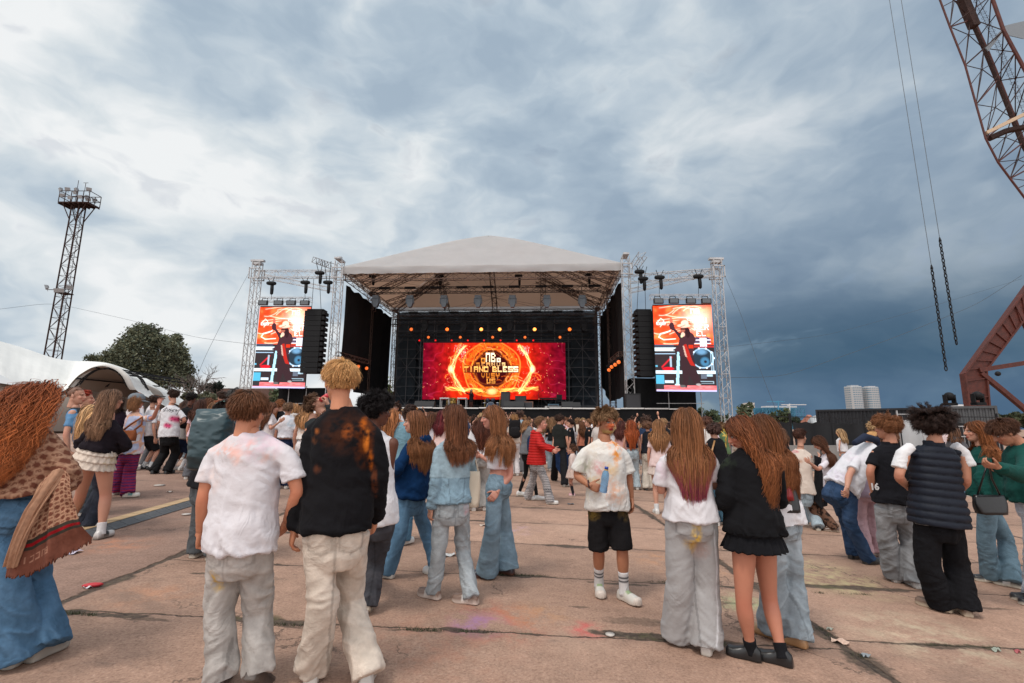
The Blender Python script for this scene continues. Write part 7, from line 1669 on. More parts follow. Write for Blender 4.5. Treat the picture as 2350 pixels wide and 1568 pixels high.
def sheet(name, corners, n, m, colf, parent, mt, fold=.02, th=.008, bulge=None, seed=1, ragged=0.):
 """cloth patch between four 3-D outlines: corners = [top row pts], [bottom row pts]; u across, v down"""
 A, B = [curve3(c, n)[0] for c in corners]; V = []; U = [];
 for j in range(m):
  v = j/(m-1); r_ = A*(1-v)+B*v;
  if bulge is not None: r_ = r_+np.array(bulge)*math.sin(v*math.pi)
  V.append(r_); U.append(np.stack([np.linspace(0, 1, n), np.full(n, v)], 1))
 V = np.concatenate(V); U = np.concatenate(U); Fq = np.array([(j*n+i, (j+1)*n+i, (j+1)*n+i+1, j*n+i+1) for j in range(m-1) for i in range(n-1)]); N = normals(V, Fq)
 w = np.minimum(1, U[:, 1]*2+.2); d_ = np.sin(U[:, 0]*15+U[:, 1]*3+seed)*.6+np.sin(U[:, 0]*31+seed*2+U[:, 1]*4)*.3+(fbm3(np.c_[U*4, np.zeros(len(U))], 2, seed)-.5)*2; V = V+N*(d_*fold*w)[:, None]
 if ragged: V[:, 2] -= ragged*(U[:, 1] > .985)*_h3(np.floor(U[:, 0]*n), 0, 0, 3)
 C = colf(U[:, 0], U[:, 1]); k = len(V); V2 = np.concatenate([V, V+N*th]); e = np.concatenate([np.arange(n), np.arange(n)*0]); F2 = [Fq, Fq[:, ::-1]+k]
 b = [(i, i+1, k+i+1, k+i) for i in range(n-1)]+[((m-1)*n+i+1, (m-1)*n+i, k+(m-1)*n+i, k+(m-1)*n+i+1) for i in range(n-1)]+[((j+1)*n, j*n, k+j*n, k+(j+1)*n) for j in range(m-1)]+[(j*n+n-1, (j+1)*n+n-1, k+(j+1)*n+n-1, k+j*n+n-1) for j in range(m-1)]
 return fastmesh(name, V2, np.concatenate(F2+[np.array(b)]), np.concatenate([C, C]), mt, parent)
def shawl_tail():
 Y = sk1['base'][1]-.16; p = lambda u, v, dy=0: P(u, v, Y+dy)
 top = [p(95, 1112, .05), p(122, 1085, .02), p(150, 1075, 0), p(160, 1092, .0)]; bot = [p(12, 1318, -.06), p(70, 1312, -.04), p(135, 1275, -.02), p(212, 1236, .03)]
 FONT['G'] = ['#####', '#....', '#.###', '#...#', '#####']; FONT['C'] = ['#####', '#....', '#....', '#....', '#####']
 def cf(u, v):
  m_, lo = monogram(u*.42+v*.05, v*.62+u*.05, .030); C = SH_L*(1-m_)[:, None]+SH_D*m_[:, None]
  ed = u < .10; C[ed] = C[ed]*.35+np.array((.50, .29, .18))*.65; w = v+.0*u
  for a, b, c in ((.66, .70, (.045, .038, .030)), (.70, .735, (.26, .010, .014)), (.735, .775, (.045, .038, .030)), (.775, 1.1, (.165, .060, .040))): s_ = (w > a)&(w <= b); C[s_] = c
  # the house name woven in the border, upside down as it hangs
  x0, y0, px = .20, .835, .0105
  for k_, ch in enumerate('GUCCI'[::-1]):
   g = FONT[ch]
   for r_, row in enumerate(g[::-1]):
    for q, bit in enumerate(row[::-1]):
     if bit == '#': X0 = x0+(k_*7+q)*px; Y0_ = y0+r_*.014-.12*(X0-.2)*0; s_ = (u >= X0)&(u < X0+px*1.05)&(v >= Y0_)&(v < Y0_+.0145); C[s_] = (.34, .17, .115)
  return C*(.85+.3*fbm3(np.c_[u*40, v*40, u*0], 2, 2))[:, None]
 KIDS[t1.name].append(sheet('shawl_tail', (top, bot), 150, 170, cf, t1, M_CLOTH, .018, .010, (0, -.03, 0), 3, .03))
 top = [p(122, 1082, -.02), p(140, 1076, -.02), p(152, 1085, 0)]; bot = [p(12, 1300, -.075), p(28, 1304, -.08), p(42, 1300, -.075)]
 KIDS[t1.name].append(sheet('shawl_edge', (top, bot), 40, 90, lambda u, v: SH_L*(.95+.25*(((np.floor(u*6)+np.floor(v*26)) % 2)[:, None])*np.array((1, 1, 1))-.35*(((np.floor(u*6)+np.floor(v*26)) % 2)[:, None])), t1, M_CLOTH, .012, .01, (0, -.04, 0), 5))
shawl_tail()
# -- girl in the ruffled skirt
person('girl in a black sweatshirt and pale three-tier ruffled skirt with long ash blond hair', (225, 1240), 1.70, -4,
  dict(c=(.016, .012, .016), sleeve='long', ease=.03, hem=.12, box=.9, folds=.011, sw=(.070, .072, .05), name='sweatshirt', rib=True), dict(kind='skirt', c=(.62, .52, .44), tiers=3, t=(.20, -.40), flare=.03, paint=[(205, 1040, .12, (.50, .42, .60), .5), (250, 1060, .10, (.66, .50, .24), .6), (200, 1070, .08, (.66, .5, .4), .5)]),
  dict(style='long', len=.46, c=(.20, .125, .085), tip=(.42, .27, .17), n=170, w=.0026, curl=(.010, 3.2), vol=.10, spread=.012), tier=0, skin=(.50, .245, .165), hyaw=-25, seed=14, leg=1.06,
  px=dict(neck=(250, 962), head=(257, 917), pel=(222, 1042), elL=(184, 1020, .08), haL=(205, 1040, .3), elR=(292, 1020, .1), haR=(262, 1040, .3), knL=(186, 1135, .0), anL=(158, 1212), knR=(243, 1137, .08), anR=(226, 1238)), sock=(.60, .58, .58), sockh=.10, shoe=dict(c=(.52, .49, .47), sole=(.20, .17, .15), stripe=(.03, .03, .03), lace=(.02, .02, .02)), ftR=0)
# -- curly haired man behind the blond boy
person('dark-skinned boy with short black curls in a white tank top and charcoal jeans', (842, 1410), 1.74, -8, dict(c=(.72, .70, .72), sleeve='none', ease=.012, hem=-.12, box=.35, folds=.006, name='tank_top'),
  dict(c=(.052, .052, .060), w=(.098, .092, .108), folds=.016, fade=.8, crest=.35, waist=.1), dict(style='short', len=.085, c=(.006, .005, .006), tip=(.014, .010, .011), n=260, curl=(.008, 30), lift=.8, vol=.34, w=.0028, mess=.5, taper=.5), sex='m', tier=0, skin='dark', hyaw=-52, seed=15,
  px=dict(neck=(858, 985), head=(866, 944), pel=(862, 1180), elR=(893, 1072, .0), haR=(900, 1140, .20), elL=(800, 1080), haL=(805, 1150, .1), knR=(862, 1290, .12), anR=(838, 1408, .05, 0), knL=(845, 1290, .2), anL=(828, 1330)), ftR=10, fpR=28, shoe=dict(c=(.30, .22, .16), sole=(.45, .38, .30)), curlR=.8, shR=(0, 0))
# -- navy hoodie
person('girl in a navy blue hoodie and blue jeans looking left, long light brown hair', (950, 1324), 1.66, 62, dict(c=(.006, .028, .085), sleeve='long', hood=True, ease=.034, hem=.0, box=.9, folds=.013, rib=True, name='hoodie', sw=(.072, .072, .05)),
  dict(c=(0.084, 0.163, 0.251), w=(.092, .078, .088), folds=.010, fade=1.1, crest=.3, waist=.18), dict(style='long', len=.52, c=(.24, .105, .050), tip=(.40, .19, .085), n=150, w=.0026, vol=.10, wind=(.06, 0, 0), curl=(.006, 3)), tier=0, skin='fair', hyaw=82, hpitch=2, seed=16, stagger=3,
  px=dict(neck=(962, 1003), head=(950, 968), pel=(942, 1140), elL=(912, 1078, -.10), haL=(905, 1098, .12), elR=(960, 1075, .2), haR=(905, 1090, .22), knL=(918, 1232, -.05), anL=(888, 1328), knR=(978, 1222, .10), anR=(1002, 1322, .0)), ftL=72, ftR=60, shoe=SNEAK_W, curlL=.8)
# -- denim jacket
def jacket_fn(V, N, C, sk, lx, ly, lz):
 yoke = np.abs(lz-.235) < .004; C[lz > .235] *= np.array((1.30, 1.18, 1.10)); C[yoke & (ly < 0)] *= .6
 for s_ in (-1, 1): sm = (np.abs(lx-s_*(.05+.10*np.clip(lz, 0, .3))) < .004)&(ly < 0)&(lz < .235)&(lz > .03); C[sm] *= .66
 wb = (lz < .035)&(lz > .030); C[wb] *= .65; return C*(.86+.28*fbm3(V*30, 3, 7))[:, None]
tj, skj = person('girl in a pale blue denim jacket and light jeans seen from behind, long brown hair', (1020, 1380), 1.69, 24, dict(c=(.22, .325, .40), sleeve='long', ease=.024, hem=.04, box=.8, flare=0, folds=.009, sw=(.068, .064, .052), mat=M_DENIM, name='denim_jacket', fn=jacket_fn),
  dict(c=(0.286, 0.313, 0.330), w=(.088, .074, .080), folds=.012, fade=.9, crest=.35, waist=.16, paint=[(1072, 1165, .04, (.62, .30, .34), .7, (.6, 1.5))]), dict(style='long', len=.40, c=(.125, .052, .028), tip=(.29, .13, .065), n=160, w=.0026, vol=.12, wind=(-.05, 0, 0), curl=(.006, 2.5)), tier=0, skin='fair', hyaw=52, seed=17,
  px=dict(neck=(1043, 1006), head=(1040, 958), pel=(1036, 1158), elL=(1000, 1105, -.06), haL=(989, 1168, .03), elR=(1086, 1085, .1), haR=(1075, 1130, .28), knL=(1008, 1262, -.02), anL=(994, 1376), knR=(1062, 1262, .12), anR=(1080, 1388)), ftL=58, ftR=72, shoe=dict(c=(.20, .13, .10), sole=(.62, .52, .46), stripe=(.62, .60, .58), lace=(.6, .58, .58)), curlL=.8)
def tote(lab, u, v, Y, w, h_, c, strap_to, name='tote_bag', mt=None, th=.07, sr=.008, lean=0.):
 b = P(u, v, Y); T_ = thing(name, lab, 'bag', b); mb = MB(); n = 18; rings = []
 for s in np.linspace(0, 1, 8):
  ww = w*(.82+.18*math.sin(s*math.pi*.9)); tt = th*(1.1-.7*s); thh = np.arange(n)/n*2*math.pi; cx_ = np.sign(np.cos(thh))*np.abs(np.cos(thh))**.4; cy_ = np.sign(np.sin(thh))*np.abs(np.sin(thh))**.5
  rings.append(b+np.stack([cx_*ww/2+lean*s, cy_*tt/2, np.full(n, h_*s)], 1)+np.random.default_rng(3).normal(size=(n, 3))*.002)
 mb.loft(rings, True, c); mb.build('bag_body', mt or M_CLOTH, T_, True)
 m2 = MB(); t_ = np.asarray(strap_to); L0 = b+np.array((-w*.35+lean, 0, h_)); L1 = b+np.array((w*.35+lean, 0, h_)); m2.tube([L0, (L0*.5+t_*.5)+np.array((-.02, -.03, 0)), t_+np.array((0, -.03, .02)), (L1*.5+t_*.5)+np.array((.02, .03, 0)), L1], sr, 6, c); m2.build('strap', mt or M_CLOTH, T_, True); return T_
tote('cream canvas tote bag hanging from the shoulder of the denim jacket girl', 1084, 1163, 4.42, .13, .30, (.56, .48, .38), P(1074, 1030, 4.45), th=.10)
# -- white crop top
person('girl in a white cropped t-shirt and wide light blue jeans looking left, long fair hair', (1138, 1330), 1.70, 74, dict(c=(.70, .66, .68), ease=.012, hem=.34, box=.3, folds=.008, slen=.42, sw=(.058, .064, .060), name='crop_top', paint=[(1165, 1030, .06, (.75, .06, .07), .95), (1150, 1080, .10, (.70, .42, .46), .5)]),
  dict(c=(0.170, 0.245, 0.304), w=(.094, .092, .128), folds=.009, fade=.8, crest=.2, waist=.27), dict(style='long', len=.52, c=(.28, .125, .060), tip=(.46, .225, .105), n=140, w=.0026, vol=.10, curl=(.007, 3.), frontcut=.3), tier=0, skin='pink', hyaw=88, hpitch=6, seed=18,
  px=dict(neck=(1146, 1002), head=(1128, 957), pel=(1142, 1112), shL=(1166, 1028), elL=(1172, 1092, -.05), haL=(1142, 1128, -.10), shR=(1118, 1030, .15), elR=(1130, 1062, .22), haR=(1102, 1046, .12), knL=(1130, 1220, -.08), anL=(1118, 1328), knR=(1158, 1215, .10), anR=(1166, 1320)), ftL=82, ftR=60, shoe=dict(c=(.03, .03, .05), sole=(.10, .04, .025)), curlL=.5, curlR=1.0, hdR=(-1, 0, .1), leg=1.)
# -- boy in shorts with the bottle
def kface(V, C):
 x, y, z = V.T; m_ = np.clip((.055-np.abs(x-.0))/.03, 0, 1)*np.clip((y-.02)/.03, 0, 1)*np.clip((.055-np.abs(z+.015))/.03, 0, 1); n = np.clip((fbm3(V*40, 3, 4)-.32)*4, 0, 1)
 C = C*(1-(m_*n*.75)[:, None])+np.array((.62, .10, .015))*(m_*n*.75)[:, None]; g = np.clip(1-np.abs(z+.095)/.03, 0, 1)*.5*(y > 0); C = C*(1-g[:, None])+np.array((.32, .27, .05))*g[:, None]
 lip = (np.abs(x) < .022)&(np.abs(z+.068) < .012)&(y > .082); C[lip] = (.22, .012, .012); return C
person('boy with an orange powdered face in a colour-stained white t-shirt and black shorts', (1405, 1372), 1.71, 176, dict(c=(.68, .655, .62), ease=.028, hem=-.06, box=.9, folds=.011, slen=.80, sw=(.066, .080, .084),
   paint=[(1415, 1015, .11, ORG_, 1.), (1408, 1040, .10, (.80, .30, .05), 1., (.7, 1.3)), (1395, 1080, .10, (.75, .45, .15), .7), (1370, 1075, .09, (.66, .24, .26), .7), (1345, 1070, .10, (.42, .46, .34), .7), (1385, 1110, .13, (.72, .42, .30), .65), (1360, 1105, .09, (.70, .58, .30), .6), (1410, 1130, .12, (.75, .38, .22), .75), (1365, 1028, .12, (.62, .52, .42), .55), (1350, 1130, .1, (.70, .60, .42), .5)]),
  dict(kind='shorts', c=(.012, .011, .012), w=(.108, .112, .112), end=1.06, ease=.022, waist=.18, folds=.012, denim=False, pockets=False, paint=[(1362, 1180, .07, (.22, .14, .03), .7), (1395, 1165, .035, (.40, .10, .03), .8), (1432, 1180, .07, (.20, .13, .04), .6)]),
  dict(style='short', len=.062, c=(.14, .088, .046), tip=(.40, .25, .14), n=230, w=.0026, lift=.35, crown=(0, -.4, .9), vol=.20, taper=.32, mess=.28, grav=.0), sex='m', tier=0, skin='tan', hyaw=-152, hpitch=4, seed=19, face=kface, bodytint=1.05,
  px=dict(neck=(1388, 1008), head=(1390, 968), pel=(1394, 1160), shR=(1338, 1038), elR=(1323, 1092, .02), haR=(1352, 1114, -.18), shL=(1432, 1040), elL=(1443, 1095, .04), haL=(1449, 1145, -.02), knR=(1374, 1262, -.06), anR=(1376, 1362), knL=(1428, 1262, -.05), anL=(1434, 1380)),
  ftR=176, ftL=-148, sock=(.62, .60, .60), sockh=.17, sockstripe=True, shoe=dict(c=(.60, .57, .52), sole=(.56, .50, .44), lace=(.26, .33, .18), toe=(.6, .52, .46)), curlR=.95, curlL=.55, hdR=(.9, -.2, -.28), hnR=(.05, 1, .0), thR=.2)
def bottle():
 c = P(1384, 1131, 4.40); ax = nrm(np.array((-.17, .0, 1.0))*(-1, 1, 1)); T_ = thing('water_bottle', 'small blue plastic water bottle held by the boy in black shorts', 'bottle', c); pts = []; rr = []
 for z, r_ in ((0, .024), (.006, .033), (.03, .034), (.045, .031), (.06, .034), (.085, .031), (.10, .034), (.125, .033), (.15, .030), (.17, .018), (.18, .0135), (.19, .0135)): pts.append(c+ax*z*1.12); rr.append(r_)
 m_ = bpy.data.materials.new('blue_pet'); m_.use_nodes = True; b = m_.node_tree.nodes['Principled BSDF']; b.inputs['Base Color'].default_value = (.30, .58, .90, 1); b.inputs['Transmission Weight'].default_value = .88; b.inputs['Roughness'].default_value = .08; b.inputs['IOR'].default_value = 1.2
 mb = MB(); mb.tube(pts, rr, 18); mb.build('shell', m_, T_, True)
 mb = MB(); mb.tube([c+ax*.20, c+ax*.225], .017, 14); mb.build('cap', mat('cap_blue', (.01, .05, .32), .35), T_, True); mb = MB(); mb.tube([c+ax*.225*.98-ax*.028, c+ax*.20], .018, 14); mb.build('collar', mat('collar_yellow', (.6, .35, .05)), T_, True)
 w = MB(); cc = P(1351, 1111, 4.47); th = np.linspace(0, 2*math.pi, 13); w.tube(cc+np.outer(np.cos(th)*.034, (0, .6, .8))+np.outer(np.sin(th)*.034, (.3, .8, -.5)), .006, 6, None, False); tag(w.build('bracelet', mat('bracelet_dark', (.06, .02, .02)), None, True, cc), 'dark bracelet on the wrist holding the blue bottle', 'bracelet')
bottle()
# -- polo girl
person('girl in a white polo shirt and wide grey sweatpants with pink-tipped long hair', (1600, 1500), 1.68, -6, dict(c=(.62, .595, .615), ease=.028, hem=-.02, box=.85, folds=.011, slen=.78, sw=(.068, .080, .080), hood=False, stand=True, name='polo_shirt',
   paint=[(1620, 1045, .10, (.72, .30, .22), .75), (1640, 1100, .08, (.70, .42, .36), .5), (1520, 1080, .10, (.70, .52, .62), .45), (1600, 1080, .2, (.71, .58, .60), .45)]),
  dict(c=(.345, .335, .335), w=(.112, .112, .135), ease=.030, waist=.22, folds=.010, denim=False, mat=M_CLOTH, name='sweatpants', pockets=True, seam=.78, paint=[(1578, 1222, .085, YEL, 1., (.5, 1.6)), (1585, 1245, .06, (.66, .44, .12), .7), (1610, 1265, .08, (.44, .25, .2), .4), ('line', [(1634, 1215), (1648, 1300), (1650, 1400), (1640, 1480)], .007, (.60, .60, .62), .9)]),
  dict(style='long', len=.56, c=(.23, .105, .045), tip=(.40, .19, .085), tip2=(.34, .04, .11), tip_at=.74, tip_frac=.75, n=200, w=.0026, vol=.14, curl=(.005, 2.2), part=.1), tier=0, skin='fair', seed=20,
  px=dict(neck=(1576, 1022), head=(1574, 972), pel=(1586, 1190), shL=(1522, 1060), shR=(1632, 1050), elL=(1516, 1128, .03), haL=(1535, 1100, .30), elR=(1642, 1118, .0), haR=(1615, 1090, .28), knL=(1560, 1335, -.04), anL=(1556, 1478), knR=(1618, 1340, .06), anR=(1626, 1502)), ftL=8, ftR=-30, shoe=SNEAK_W)
# -- black hoodie girl
person('girl in a black hoodie and short black lace skirt with wavy auburn hair', (1755, 1520), 1.62, 22, dict(c=(.010, .010, .0115), sleeve='long', hood=True, ease=.044, hem=-.08, box=1., folds=.014, rib=True, name='hoodie', sw=(.078, .078, .055), paint=[(1668, 1058, .07, (.035, .05, .03), .6)]),
  dict(kind='skirt', c=(.010, .010, .012), tiers=2, t=(.10, -.30), flare=.03), dict(style='long', len=.60, c=(.17, .060, .026), tip=(.46, .19, .075), n=210, w=.0028, vol=.16, curl=(.014, 6.), spread=.016, wind=(.06, 0, 0), wide=.10, rad=.15), tier=0, skin=(.46, .19, .12), hyaw=78, hpitch=28, seed=21, leg=1.02,
  px=dict(neck=(1718, 1032), head=(1698, 992), pel=(1728, 1208), shL=(1668, 1068), elL=(1664, 1150, -.05), haL=(1650, 1160, .25), shR=(1778, 1065), elR=(1790, 1150, .1), haR=(1740, 1140, .35), knL=(1706, 1385, -.02), anL=(1728, 1518), knR=(1766, 1380, .08), anR=(1800, 1530)), ftL=58, ftR=52, sock=(.012, .012, .014), sockh=.06, shoe=dict(c=(.012, .012, .013), sole=(.015, .015, .016)), girth=1.02)
# -- girl behind her
person('girl mostly hidden behind the black hoodie girl, in frayed pale jeans', (1808, 1478), 1.70, 30, dict(c=(.70, .68, .70), ease=.026, hem=-.06, box=.9, folds=.010, slen=.6), dict(c=(0.257, 0.299, 0.330), w=(.100, .098, .122), folds=.016, fade=1., crest=.35, waist=.12, hemtone=.8),
  dict(style='long', len=.62, c=(.15, .065, .030), tip=(.38, .16, .065), n=140, w=.0026, vol=.10, curl=(.009, 4), wind=(.03, 0, 0)), tier=0, skin='fair', hyaw=60, hpitch=15, seed=22,
  px=dict(neck=(1765, 1030), head=(1745, 985), pel=(1788, 1190), elR=(1812, 1110, .1), haR=(1780, 1130, .3), elL=(1740, 1110), haL=(1730, 1120, .3), knL=(1778, 1330), anL=(1778, 1468), knR=(1820, 1330, .05), anR=(1834, 1486)), ftL=30, ftR=40, shoe=dict(c=(.50, .30, .16), sole=(.42, .22, .10)))
tote('glossy dark red shoulder bag against the black hoodie girl', 1806, 1148, 3.74, .11, .22, (.22, .006, .010), P(1780, 1060, 3.85), 'shoulder_bag', M_LEATH, .07, lean=-.05)
tote('black shoulder bag under the red bag', 1812, 1175, 3.76, .16, .17, (.012, .012, .013), P(1785, 1048, 3.9), 'shoulder_bag', M_LEATH, .10, lean=-.02)
# -- boy in the dark gilet with the number
person('boy in a black zip gilet with the number 16 and washed grey baggy jeans', (2078, 1345), 1.76, 2, dict(c=(.012, .012, .015), sleeve='short', ease=.026, hem=.02, box=.9, folds=.008, stand=True, name='gilet', slen=.7, sw=(.060, .066, .066), paint=None),
  dict(c=(.20, .205, .215), w=(.106, .104, .118), folds=.017, fade=1., crest=.35, waist=.12), dict(style='short', len=.08, c=(.10, .042, .024), tip=(.30, .13, .058), n=220, w=.0028, curl=(.010, 22), lift=.35, vol=.34, mess=.4, taper=.42, crown=(0, -.2, 1)), sex='m', tier=0, skin=(.50, .23, .145), hyaw=28, seed=23,
  px=dict(neck=(2040, 1018), head=(2034, 982), pel=(2050, 1158), elL=(1996, 1082, -.03), haL=(2004, 1132, .10), elR=(2096, 1085), haR=(2090, 1130, .1), knL=(2035, 1235), anL=(2058, 1336), knR=(2088, 1235, .05), anR=(2106, 1350)), ftL=-20, ftR=-15, shoe=dict(c=(.50, .50, .50), sole=(.55, .54, .52), stripe=(.02, .02, .02), lace=(.02, .02, .02)))
# -- puffer vest
def find_person(st): return [o for o in bpy.data.objects if o.get('label', '').startswith(st)][0]
def print_text(pn, part, txt, u, v, size, c):
 pr = find_person(pn); o = [q for q in KIDS[pr.name] if q.name.startswith(part)][0]; Yp = pr.location[1]; p = P(u, v, Yp-.12); A = np.empty(len(o.data.vertices)*3, np.float32); o.data.vertices.foreach_get('co', A); A = A.reshape(-1, 3)+np.array(pr.location); d_ = np.hypot(A[:, 0]-p[0], A[:, 2]-p[2]); y = A[d_ < size*.8][:, 1].min() if (d_ < size*.8).any() else Yp-.14
 cu = bpy.data.curves.new('txt', 'FONT'); cu.body = txt; cu.size = size; cu.extrude = .002; cu.offset = size*.03; cu.align_x = 'CENTER'; t_ = bpy.data.objects.new('txt', cu); col.objects.link(t_); dg = bpy.context.evaluated_depsgraph_get(); me = bpy.data.meshes.new_from_object(t_.evaluated_get(dg)); bpy.data.objects.remove(t_)
 ob = bpy.data.objects.new('print', me); col.objects.link(ob); me.materials.clear(); me.materials.append(mat('print_ink', c)); ob.parent = pr; ob.location = tuple(np.array((p[0], y-.006, p[2]-size*.35))-np.array(pr.location)); ob.rotation_euler = (math.pi/2, 0, 0)
print_text('boy in a black zip gilet', 'gilet', '16', 2014, 1118, .095, (.62, .62, .62))
person('tall boy in a quilted navy puffer vest over a white tee, wavy black hair', (2192, 1412), 1.82, -3, dict(c=(.010, .013, .022), sleeve='none', ease=.040, hem=-.10, box=.85, flare=.03, folds=.007, stand=True, puff=.066, mat=M_PUFF, name='puffer_vest'),
  dict(c=(.010, .010, .012), w=(.110, .104, .122), folds=.013, denim=False, waist=.08, mat=M_DENIM, paint=[('line', [(2086, 1188), (2088, 1200), (2130, 1205)], .004, (.5, .5, .5), .9), ('line', [(2180, 1205), (2200, 1212), (2222, 1210)], .004, (.5, .5, .5), .9)]), dict(style='short', len=.15, c=(.014, .009, .008), tip=(.045, .025, .020), n=150, w=.003, curl=(.012, 18), lift=.4, vol=.4, mess=.5, taper=.55, crown=(0, -.2, 1)), sex='m', tier=0, skin=(.50, .24, .155), hyaw=-30, seed=24,
  px=dict(neck=(2142, 1016), head=(2140, 974), pel=(2152, 1190), shL=(2074, 1040), elL=(2062, 1095, -.02), haL=(2085, 1120, .25), shR=(2210, 1042), elR=(2218, 1105), haR=(2200, 1130, .25), knL=(2128, 1300), anL=(2168, 1404), knR=(2196, 1300, .05), anR=(2222, 1414)), ftL=28, ftR=-25, shoe=dict(c=(.16, .10, .07), sole=(.50, .42, .32)))
def sleeves(lab_sk=None):
 pass
# the white tee under the vest
t_v = [o for o in bpy.data.objects if o.name.startswith('person') and o.get('label', '').startswith('tall boy in a quilted')][0]
def tee_sleeve(pts, rad):
 mb = MB(); mb.tube(pts, rad, 16); V, F = union(mb, .0105, 4); N = normals(V, F); V = V+N*(.004*(ridge(fbm3(V*np.array((12, 12, 22)), 2, 3))-.5))[:, None]; KIDS[t_v.name].append(fastmesh('sleeve', V, F, np.tile((.70, .69, .70), (len(V), 1)), M_CLOTH, t_v))
Yv = G(2192, 1412)[1]
tee_sleeve([P(2092, 1024, Yv), P(2072, 1040, Yv), P(2062, 1075, Yv)], [.045, .054, .062]); tee_sleeve([P(2190, 1022, Yv), P(2210, 1040, Yv), P(2222, 1070, Yv)], [.045, .054, .064])
# -- bending boy
person('boy bending forward in a white t-shirt, hand in the pocket of dark blue jeans', (1985, 1296), 1.74, -62, dict(c=(.63, .62, .65), ease=.030, hem=-.02, box=.9, folds=.012, slen=.66, sw=(.062, .076, .078), hood=False, paint=[(1915, 1090, .10, (.60, .50, .66), .4), (1950, 1045, .12, (.72, .58, .66), .4)]),
  dict(c=(0.025, 0.051, 0.106), w=(.098, .084, .090), folds=.013, fade=.9, crest=.3, waist=.2), dict(style='short', len=.08, c=(.10, .05, .03), n=180, taper=.5), sex='m', tier=0, skin='fair', hyaw=-60, hpitch=45, seed=25, bow=.07,
  px=dict(neck=(2000, 1022, .1), head=(2032, 1022, .3), pel=(1930, 1122), shR=(1968, 1050, -.15), elR=(1948, 1092, -.20), haR=(1944, 1120, -.12), elL=(1990, 1085, .1), haL=(1960, 1110, .1), knR=(1950, 1200, -.05), anR=(1996, 1296), knL=(1945, 1205, .12), anL=(1962, 1284)), ftL=-72, ftR=-75, shoe=SNEAK_B, curlR=.9)
hb = MB(); yq = G(1985, 1296)[1]; hb.tube([P(1960, 1018, yq-.1), P(1985, 1003, yq), P(2010, 1010, yq+.1), P(2018, 1030, yq+.12)], [.035, .05, .05, .03], 10)
hV, hF = union(hb, .0105, 4); o_ = fastmesh('navy_hood', hV, hF, np.tile((.022, .028, .05), (len(hV), 1)), M_CLOTH, [o for o in bpy.data.objects if o.get('label', '').startswith('boy bending forward in a white')][0])
# -- right edge pair
person('woman in a dark green sweater and blue jeans smiling to the left, long auburn hair', (2300, 1345), 1.68, 58, dict(c=(.010, .060, .050), sleeve='long', ease=.034, hem=.0, box=.9, folds=.011, name='sweater', rib=True, sw=(.070, .070, .050)), dict(c=(0.120, 0.190, 0.238), w=(.100, .090, .105), folds=.011, fade=.9, crest=.25, waist=.16),
  dict(style='long', len=.44, c=(.22, .085, .032), tip=(.44, .18, .07), n=150, w=.0026, vol=.12, curl=(.007, 3), frontcut=.2), tier=0, skin='fair', hyaw=74, seed=26,
  px=dict(neck=(2256, 1022), head=(2238, 990), pel=(2262, 1142), elL=(2250, 1098, -.1), haL=(2268, 1140, -.12), elR=(2290, 1095, .1), haR=(2280, 1140, .1), knL=(2262, 1240), anL=(2280, 1338), knR=(2308, 1240, .1), anR=(2330, 1350)), ftL=66, ftR=30, shoe=SNEAK_BW)
tote('glossy black handbag held in front of the green sweater woman', 2276, 1180, 4.68, .30, .17, (.010, .010, .011), P(2262, 1062, 4.6), 'handbag', M_LEATH, .10)
person('boy in a dark green hoodie looking down at his phone at the right edge', (2395, 1400), 1.78, 60, dict(c=(.012, .066, .056), sleeve='long', hood=True, ease=.038, hem=.0, box=.9, folds=.012, rib=True, name='hoodie', sw=(.074, .072, .052)), dict(c=(.42, .46, .52), w=(.100, .092, .105), folds=.012, crest=.25, waist=.15),
  dict(style='short', len=.07, c=(.060, .026, .016), tip=(.12, .055, .032), n=240, w=.0026, lift=.15, taper=.5, mess=.15), sex='m', tier=0, skin=(.42, .19, .115), hyaw=66, hpitch=32, seed=27,
  px=dict(neck=(2340, 1018), head=(2304, 992), pel=(2366, 1150), shL=(2352, 1050, -.15), elL=(2352, 1092, -.22), haL=(2290, 1072, -.15), elR=(2340, 1095, .2), haR=(2292, 1080, .08), knL=(2375, 1260), anL=(2385, 1385), knR=(2400, 1260), anR=(2410, 1400)), curlL=.9, curlR=.9, hdL=(-1, .1, .15), hdR=(-1, -.1, .1), hnL=(0, .5, 1), hnR=(0, -.5, 1), shoe=SNEAK_BW)
def phone(u, v, Y, lab, rot=0.): c = P(u, v, Y); mb = MB(); mb.box(c, (.15, .075, .009), np.array(((math.cos(rot), 0, math.sin(rot)), (0, 1, 0), (-math.sin(rot), 0, math.cos(rot))))); T_ = thing('phone', lab, 'phone', c); mb.build('case', M_LEATH_B, T_); m2 = MB(); m2.box(c+(0, 0, .006), (.14, .068, .003)); m2.build('screen', mat('phone_glass', (.02, .03, .04), .1), T_)
M_LEATH_B = mat('phone_black', (.012, .012, .013), .3)
phone(2254, 1064, G(2395, 1400)[1]-.08, 'black phone held by the boy in the green hoodie', .1)
